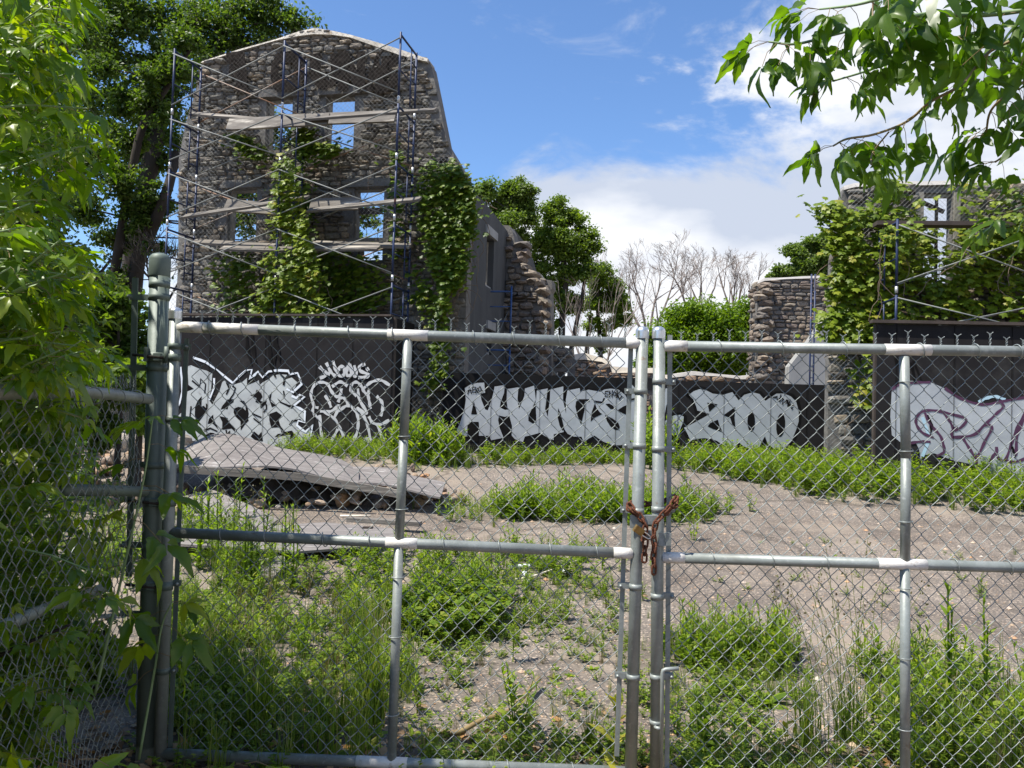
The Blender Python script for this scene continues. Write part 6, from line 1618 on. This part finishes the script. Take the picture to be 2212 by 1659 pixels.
single('weed_plant', 'small leafy seedling alone at the right below the weed band', t_weed(304, 4, nl=10, ll=.28, lw=.09), 2118, 1290, .22, 'weed')
single('weed_plant', 'flat leaved rosette on the asphalt below the bright clump', t_rosette(305, 16), 1660, 1520, .20, 'weed')
single('weed_plant', 'tall thin weed rising in the plywood sheets near the gate stile', WTALL[1], 470, 1215, .85, 'weed')
single('weed_plant', 'thin flowering weed beside the tall one by the plywood sheets', WTALL[2], 425, 1225, .62, 'weed')
single('weed_plant', 'broad leafed weed with upright shoots by the lower end of the right stile', t_weed(306, 6, nl=14, ll=.25, lw=.09), 1520, 1640, .36, 'weed')
single('weed_plant', 'narrow green weed at the foot of the right centre bar', t_weed(307, 3, nl=8, ll=.4, lw=.07), 1930, 1640, .34, 'weed')
single('weed_plant', 'leafy goldenrod like weed tallest in the clump at the right edge', WTALL[0], 2050, 1560, .85, 'weed', 1.0)
single('weed_plant', 'second tall leafy weed at the right edge of the picture', WTALL[2], 2130, 1570, .70, 'weed', 2.0)
single('grass_tuft', 'dark grass tuft close to the gate left of the centre posts', t_grass(308, 60, 1, .02, .6), 1275, 1625, .30, 'grass')
single('grass_tuft', 'thick tall grass tuft left of the left centre bar', t_grass(309, 90, 1, .016, .45), 800, 1560, .62, 'grass')
single('grass_tuft', 'arching grass tuft at the foot of the left gate stile', t_grass(310, 80, 1, .016, .7), 560, 1600, .55, 'grass')
single('yellow_sapling', 'thin sapling with drooping yellow leaves before the left leaf', t_weed(311, 1, nl=7, ll=.34, lw=.15, spread=.04), 1325, 1700, .44, 'yellowleaf')
single('yellow_sapling', 'small yellow green sapling by the foot of the tall seeding grass', t_weed(312, 2, nl=8, ll=.4, lw=.18), 1700, 1640, .22, 'yellowleaf')
# tall seeding grass right of centre
def seedgrass(label, px, py, n, h, seed):
    rg = np.random.default_rng(seed); p = onground(px, py); r_ = root('seeding_grass', p, label, 'grass')
    ln = []; heads = []
    for k in range(n):
        az = rg.uniform(0, 6.3); le = rg.uniform(.05, .34); hh = h*rg.uniform(.55, 1.0); b_ = p+np.array([rg.normal()*.10, rg.normal()*.05, 0])
        pts = [b_+np.array([math.cos(az)*le*t_**1.8, math.sin(az)*le*t_**1.8*.5, hh*t_]) for t_ in np.linspace(0, 1, 7)]; ln.append(pts)
        if rg.random() < .6:
            for j in range(16):
                heads.append(pts[-1]+rg.normal(size=3)*np.array([.010, .010, .03])+np.array([0, 0, rg.uniform(-.09, .02)]))
    V, F = tubes_np(ln, [np.linspace(.0022, .0010, 7)]*n, 4); link_world('stems', V, F, MT['grass'], r_, kind='stuff')
    hp_ = np.array(heads); m_ = len(hp_); V, F, nf = scatter(T_quad(), hp_, orient(rg.normal(size=(m_, 3)), rg.normal(size=(m_, 3))+np.array([0, 0, 1]), rg), rg.uniform(.010, .022, m_))
    link_world('seed_heads', V, F, MT['drygrass'], r_, rnd=np.repeat(rg.random(m_), nf), kind='stuff')
    v, f, rr = t_grass(seed, 80, 1, .012, .35); V = v*np.array([.5, .5, .42])+p; link_world('blades', V, f, MT['grass'], r_, rnd=rr, kind='stuff')
seedgrass('tall clump of seeding grass with dark heads right of the centre posts', 1830, 1600, 26, .98, 401)
seedgrass('fewer tall seeding grass stems beside the dense weeds at the right', 1740, 1610, 12, .80, 402)
seedgrass('pale flowering stems at the right edge above the dense weeds', 2060, 1640, 10, .42, 403)
seedgrass('thin seeding grass stems rising among the plywood at the left', 520, 1250, 12, .75, 404)
# leaf litter along the gate
rg = np.random.default_rng(55); n = 9000
px_ = rg.uniform(-3.2, 3.4, n); py_ = 3.0+np.abs(rg.normal(size=n))*.42; py_ = np.where(rg.random(n) < .3, rg.uniform(2.2, 3.3, n), py_)
keep = (np.sin(px_*3+1)+np.sin(px_*7.3)+rg.normal(size=n)) > -.6; px_, py_ = px_[keep], py_[keep]; m_ = len(px_)
pos = np.stack([px_, py_, gz(px_, py_)+rg.uniform(.004, .025, m_)], 1)
V, F, nf = scatter(T_vine(), pos, orient(rg.normal(size=(m_, 3))*.35+np.array([0, 0, 1]), rg.normal(size=(m_, 3))*np.array([1, 1, .1]), rg), rg.uniform(.018, .06, m_))
o_ = link('dead_leaves', mesh_arrays('dead_leaves', V, F, MT['litter'], rnd=np.repeat(rg.random(m_), nf))); o_['kind'] = 'stuff'; o_['label'] = 'dry brown leaf litter lying under the gate'
# grit on the asphalt
n = 16000; gx_ = rg.uniform(-3.5, 6, n); gy_ = 4+rg.random(n)**1.6*8; V0 = RUBM[0]
v8 = np.array([(1,0,0),(-1,0,0),(0,1,0),(0,-1,0),(0,0,.6),(0,0,-.6)], float); f8 = np.array([(0,2,4),(2,1,4),(1,3,4),(3,0,4)])
sz = rg.uniform(.003, .010, n)*(1+2.5*(rg.random(n) < .05)); pos = np.stack([gx_, gy_, gz(gx_, gy_)+.002], 1)
V = (v8[None]*sz[:, None, None]+pos[:, None]).reshape(-1, 3); F = (f8[None]+(np.arange(n)*6)[:, None, None]).reshape(-1, 3)
o_ = link('gravel', mesh_arrays('gravel', V, F, MT['rubble'], rnd=np.repeat(rg.random(n), 4))); o_['kind'] = 'stuff'; o_['label'] = 'loose grit on the old asphalt'

# ------------------------------------------------------------------ near box elder foliage
def leaflet(L_, W__, seed, teeth=3, cup=.25, droop=.45, cols=(-1, -.5, 0, .5, 1)):
    """toothed pointed leaflet along +Y with folded midrib and drooping tip"""
    rg = np.random.default_rng(seed); n = 2*teeth+2; V = []; F = []
    for side_ in (-1, 1):
        pass
    ys = np.linspace(0, 1, n+1); V = []
    ph = rg.uniform(0, 6)
    for i, y in enumerate(ys):
        w_ = W__*.5*(math.sin(PI*min(y**.72, 1))**.85)*(1-.15*y)
        tooth = 1.0+(.16 if i % 2 == 1 else -.06)*(1 if .2 < y < .9 else 0)
        zc_ = -droop*L_*y*y; wv = .05*L_*math.sin(y*7+ph)
        for s_ in cols:
            ww = w_*(tooth if abs(s_) == 1 else 1)
            V.append((s_*ww, y*L_, zc_+cup*abs(s_)*ww-(.25*cup*ww if abs(s_) == 1 else 0)+wv*abs(s_)))
    for i in range(n):
        nc_ = len(cols)
        for j in range(nc_-1): a = i*nc_+j; F.append((a, a+1, a+nc_+1, a+nc_))
    return np.array(V), np.array(F)
def compound(seed, nlf=3, L_=.10, low=False):
    """leaf of 3 to 5 leaflets on a petiole, growing along +Y from the origin"""
    rg = np.random.default_rng(seed); parts = []
    pet = L_*rg.uniform(.6, .9)
    pts = np.array([(0, 0, 0), (0, pet*.5, .01), (0, pet, 0)]); V, F = tubes_np([pts], .0011, 4); parts.append((V, F, 1))
    if low: parts = []
    if nlf == 5 and not low:
        V, F = tubes_np([np.array([(0, pet, 0), (0, pet+L_*.4, -.01)])], .0009, 4); parts.append((V, F, 1))
    spots = [(0, pet+(L_*.42 if nlf == 5 else L_*.05), 0, 1.0)]
    for k in range((nlf-1)//2):
        y = pet+(0 if k == 0 else L_*.36); 
        for s_ in (-1, 1): spots.append((s_*.004, y, s_*rg.uniform(.75, 1.15), rg.uniform(.72, .95)))
    for (x, y, yaw, sc_) in spots:
        v, f = leaflet(L_*sc_*rg.uniform(.9, 1.15), L_*sc_*rg.uniform(.34, .48), int(rg.integers(1e6)), droop=rg.uniform(.05, .6), cup=rg.uniform(.15, .5), **(dict(teeth=1, cols=(-1, 0, 1)) if low else {}))
        R_ = euler(-yaw, -rg.uniform(-.1, .4), rg.uniform(-.4, .4)); parts.append((v @ R_.T+np.array([x, y, 0]), f, 0))
    V = []; F = []; M_ = []; b0 = 0
    for v, f, m__ in parts: V.append(v); F.append(f+b0); M_.append(np.full(len(f), m__)); b0 += len(v)
    return np.concatenate(V), np.concatenate(F), np.concatenate(M_)
CMP = [compound(500+i, 3 if i % 3 else 5, .10) for i in range(9)]
CMPL = [compound(500+i, 3 if i % 3 else 5, .10, True) for i in range(9)]
def leafobj_meshes(mat): return [mesh_arrays('leaf', v, f, [MT[mat], MT['redstem']], midx=m_, smooth=True) for v, f, m_ in CMP]
def leaf_rot(out, pitch, rg):
    """matrix whose +Y runs along 'out' tilted down by pitch, +Z roughly up"""
    o_ = np.array([out[0], out[1], 0.0]); o_ /= np.linalg.norm(o_)+1e-9
    y = o_*math.cos(pitch)-np.array([0, 0, 1])*math.sin(pitch); x = np.cross(y, [0, 0, 1.0]); x /= np.linalg.norm(x)+1e-9; z = np.cross(x, y)
    r = rg.normal()*.35; x2 = x*math.cos(r)+z*math.sin(r); z2 = np.cross(x2, y)
    return np.stack([x2, y, z2], 1)
def near_tree(name, label, base, items, mat, stems, seed, nind=300, stemmat='greenstem', cat='tree'):
    """items: (pos, outdir, pitch, size); the largest on screen become leaves of their own"""
    rg = np.random.default_rng(seed); r_ = root(name, base, label, cat)
    Mi = wmat(r_).inverted(); mes = leafobj_meshes(mat)
    def scr(p):
        d = np.array(p)-CAM; zf = np.dot(d, fw); return PCX+FPX*np.dot(d, RT)/zf, PCY-FPX*np.dot(d, UP)/zf, zf
    vis = []; rest = []
    for it in items:
        x, y, zf = scr(it[0]) if it[0][1] > .3 else (-1e5, 0, 1)
        (vis if (-30 < x < 2240 and -30 < y < 1690) else rest).append((zf if zf > 0 else 99, it))
    vis.sort(key=lambda q: q[0])
    sel = vis[:nind]; nv_ = len(vis[nind:]); rest = vis[nind:]+rest
    for _, (p, o_, pt_, s_) in sel:
        R_ = leaf_rot(o_, pt_, rg)*s_; ob = bpy.data.objects.new('leaf', mes[rg.integers(9)]); COL.objects.link(ob); ob.parent = r_
        Mx = Matrix([[*R_[0], p[0]], [*R_[1], p[1]], [*R_[2], p[2]], [0, 0, 0, 1]]); ob.matrix_local = Mi @ Mx
    if rest:
        VV = []; FF = []; RR = []; MM = []; b0 = 0
        for q_, (_, (p, o_, pt_, s_)) in enumerate(rest):
            v, f, m__ = (CMP if q_ < nv_*.4 else CMPL)[rg.integers(9)]; R_ = leaf_rot(o_, pt_, rg)*s_
            VV.append(v @ R_.T+np.array(p)); FF.append(f+b0); b0 += len(v); RR.append(np.full(len(f), rg.random())); MM.append(m__)
        link_world('foliage', np.concatenate(VV), np.concatenate(FF), [MT[mat], MT['redstem']], r_, rnd=np.concatenate(RR), midx=np.concatenate(MM), smooth=True, kind='stuff')
    for nm, ln, ra, rb_, mt in stems:
        sm2 = smooth_line([tuple(q) for q in ln], 5); MB().tube(sm2, [ra+(rb_-ra)*i/(len(sm2)-1) for i in range(len(sm2))], 8).build(nm, MT[mt], r_)
    return r_
# left bush
rg = np.random.default_rng(77); items = []; stems = []
edge = [(0,205),(60,225),(120,215),(180,225),(240,260),(300,300),(340,235),(400,175),(460,150),(500,180),(540,270),(590,300),(640,215),(700,270),(760,290),(820,270),(900,235),(1000,290),(1100,300),(1200,330),(1300,300),(1400,260),(1500,250),(1600,215),(1660,215)]
def xe_(y): return float(np.interp(y, [e_[0] for e_ in edge], [e_[1] for e_ in edge]))
tw = []
for k in range(1000):
    y = rg.uniform(-120, 1640) if k < 760 else rg.uniform(800, 1640); xm = xe_(max(0, min(1660, y))); x = xm-abs(rg.normal())*80-(62 if y < 700 else 85) if rg.random() < .55 else rg.uniform(-260, xm-70)
    if y > 900 and y < 1250 and x > 150 and rg.random() < .72: continue
    Yd = rg.uniform(1.9, 3.2) if y < 820 else rg.uniform(2.3, 3.3)
    if 770 < y and rg.random() < .86: Yd = (1.66+rg.random()*.9)*FPX/max(1106-x, 300)
    tip = P(x, y, Yd)
    if tip[2] < .05: continue
    n_ = rg.integers(3, 7); d = np.array([rg.uniform(.3, 1), rg.uniform(-.7, .4), rg.uniform(-.1, .6)]); d /= np.linalg.norm(d)
    st = tip-d*.26; tw.append(np.array([st, st+d*.13+np.array([0, 0, .01]), tip]))
    for j in range(n_):
        t_ = (j+1)/n_; p = st+d*.26*t_; a = rg.uniform(0, 6.3); o_ = np.array([math.cos(a)*.8+d[0]*.9, math.sin(a)*.8+d[1]*.6]); items.append((p, o_, rg.uniform(-.2, .7), rg.uniform(.42, .86)*(1.0 if j < n_-1 else .6)))
# the crown goes on to the left and above, outside the frame, and shades the post
for k in range(1300):
    y_ = rg.uniform(1.7, 4.2); p = np.array([-.64*y_-.30-rg.uniform(0, 1.5), y_, rg.uniform(.3, 3.3)])
    if p[2] > 2.0 and p[0] > -.64*y_-.95 and y_ < 2.75: continue
    for j in range(5): a = rg.uniform(0, 6.3); items.append((p+rg.normal(size=3)*.14, (math.cos(a), math.sin(a)), rg.uniform(0, .6), rg.uniform(1.4, 2.0)))
stems.append(('trunk', [(-3.0, 2.9, -.05), (-2.9, 2.85, .9), (-2.6, 2.8, 2.0), (-2.3, 2.6, 3.2)], .06, .02, 'bark'))
for (a, b_, c_) in [((-2.9, 2.85, .8), (-2.2, 2.7, 1.2), P(150,700,2.7)), ((-2.8, 2.85, 1.2), (-2.1, 2.5, 1.7), P(180,400,2.4)), ((-2.7, 2.8, 1.7), (-2.0, 2.4, 2.3), P(140,90,2.2)), ((-2.9, 2.85, .5), (-2.2, 2.8, .5), P(150,1350,2.8)), ((-2.95, 2.9, .4), (-2.3, 2.9, .9), P(240,560,2.9))]:
    stems.append(('branch', [a, b_, c_], .022, .005, 'bark'))
lf_tree = near_tree('box_elder_bush', 'sunlit box elder bush filling the left edge in front of the fence', (-3.0, 2.9, 0), items, 'elder', stems, 78)
V, F = tubes_np(tw, [np.linspace(.004, .0018, 3)]*len(tw), 4); link_world('twigs', V, F, MT['greenstem'], lf_tree, kind='stuff')
# shoots pushing up beside the gate post
def shoot(label, pts, Y_, specs, seed, mat='elder', name='box_elder_shoot'):
    rg = np.random.default_rng(seed); ln = [P(x, y, Y_) for x, y in pts]
    its = []
    for (x, y, ang, pit, s_) in specs: its.append((P(x, y, Y_), (math.cos(ang), math.sin(ang)), pit, s_))
    b_ = ln[0]; return near_tree(name, label, (b_[0], b_[1], 0), its, mat, [('stem', ln, .006, .003, 'greenstem')], seed, cat='sapling')
shoot('young box elder shoot with bright leaves crossing the foot of the gate post', [(205,1500),(255,1280),(290,1130),(315,1010),(330,900)], 3.02,
  [(330,900,.2,.1,1.0),(330,905,2.9,.2,1.0),(322,960,.6,.2,.9),(318,990,3.3,.3,1.1),(305,1050,-.3,.15,1.4),(300,1080,3.0,.5,1.1),(282,1120,-.2,.5,1.5),(282,1130,3.1,.6,1.4),(270,1180,.1,.6,1.4),(262,1220,2.8,.5,1.3),(250,1290,-.4,.6,1.3),(245,1330,3.3,.7,1.4),(330,895,-1.2,.1,.7),(300,1060,.5,.2,1.2)], 81)
shoot('leafy shoot with drooping leaflets low behind the left gate stile', [(300,1640),(335,1440),(350,1350),(372,1300)], 3.3,
  [(372,1300,.2,.2,1.1),(365,1320,3.0,.3,1.0),(355,1350,-.3,.4,1.3),(352,1370,2.9,.5,1.2),(345,1410,.3,.7,1.3),(340,1440,3.3,.7,1.2),(380,1300,-.5,0,.9),(375,1305,.9,.2,.8)], 82)
shoot('bright leaves of a seedling poking in at the bottom edge', [(520,1700),(530,1660)], 2.75, [(530,1650,.1,.1,1.0),(535,1655,2.9,.2,1.0),(540,1662,-.6,.2,1.0),(520,1668,3.6,.1,.9)], 83)
shoot('broad bright leaf cluster at the bottom left corner', [(60,1700),(40,1640)], 2.2, [(45,1640,.2,.3,1.1),(30,1630,2.6,.2,.9),(120,1645,0,.3,1.1),(170,1640,.3,.35,1.2),(10,1655,-.6,.1,.8)], 84)
# overhead boughs top right
items = []; rg = np.random.default_rng(91); stems = []
def bough(pts, Y_, r_a, mt='greenstem', dens=1.0, size=(.8, 1.15), endl=True):
    ln = [P(x, y, Y_+.08*math.sin(i*2)) for i, (x, y) in enumerate(pts)]; stems.append(('branch', ln, r_a, .003, mt)); sm2 = [np.array(q) for q in smooth_line(ln, 6)]
    L_ = sum(np.linalg.norm(sm2[i+1]-sm2[i]) for i in range(len(sm2)-1)); n_ = max(3, int(L_/.085*dens))
    for k in range(n_):
        p = sm2[int((k+.5)/n_*(len(sm2)-1))]
        for s_ in (-1, 1):
            a = rg.normal()*.5+(PI if rg.random() < .5 else 0)+s_*.6; items.append((p, (math.cos(a), math.sin(a)), rg.uniform(.45, 1.25), rg.uniform(*size)))
    if endl:
        for a in (2.6, 3.1, 3.7): items.append((sm2[-1], (math.cos(a), math.sin(a)*.6), rg.uniform(.1, .7), rg.uniform(.8, 1.1)))
bough([(2260,15),(2130,32),(1990,32),(1900,50),(1800,75),(1720,95),(1660,90)], 2.55, .009, size=(.85, 1.2))
bough([(2300,40),(2200,50),(2080,78),(1960,110),(1880,150),(1800,175)], 2.7, .008, dens=.7)
bough([(2300,-30),(2120,-40),(1950,-15),(1850,10),(1770,20)], 2.5, .010, dens=.8)
bough([(2260,60),(2140,110),(2080,180),(2010,220),(1960,262),(1890,290),(1830,300),(1800,315)], 2.6, .006, 'redstem', dens=.75, size=(.8, 1.15))
bough([(1920,285),(1885,330),(1882,355)], 2.6, .0025, 'redstem', dens=.8, size=(.7, 1.1), endl=False)
bough([(2330,120),(2240,160),(2180,200),(2140,240),(2130,290)], 2.6, .006, 'redstem', dens=.9)
bough([(2330,230),(2260,280),(2180,330),(2150,350)], 2.7, .005, 'redstem', dens=.35, size=(.6, .9))
bough([(2400,380),(2300,420),(2230,440),(2190,455)], 2.45, .004, 'greenstem', dens=.9, size=(.6, .95))
bough([(1900,-120),(1885,20),(1895,80),(1910,100)], 2.6, .003, 'redstem', dens=.3, endl=False)
for k in range(46):
    p = P(rg.uniform(1900, 2400), rg.uniform(-160, 130)+max(0, rg.normal())*20, rg.uniform(2.3, 3.0)); a = rg.uniform(0, 6.3); items.append((p, (math.cos(a), math.sin(a)), rg.uniform(.3, 1.2), rg.uniform(.8, 1.2)))
stems.append(('trunk', [(4.6, 2.6, -.05), (4.5, 2.6, 1.5), (4.1, 2.6, 3.2), (3.6, 2.6, 4.6)], .12, .06, 'bark'))
stems.append(('branch', [(4.2, 2.6, 2.9), (3.2, 2.6, 3.0), tuple(P(2260, 15, 2.55))], .04, .010, 'bark'))
stems.append(('branch', [(4.4, 2.6, 2.2), (3.0, 2.6, 2.4), tuple(P(2300, 40, 2.7))], .03, .009, 'bark'))
stems.append(('branch', [(4.45, 2.6, 1.9), (3.0, 2.6, 2.0), tuple(P(2400, 380, 2.45))], .02, .005, 'bark'))
near_tree('box_elder_tree', 'box elder boughs with hanging leaflets reaching in at the top right', (4.6, 2.6, 0), items, 'elder_shaded', stems, 92)
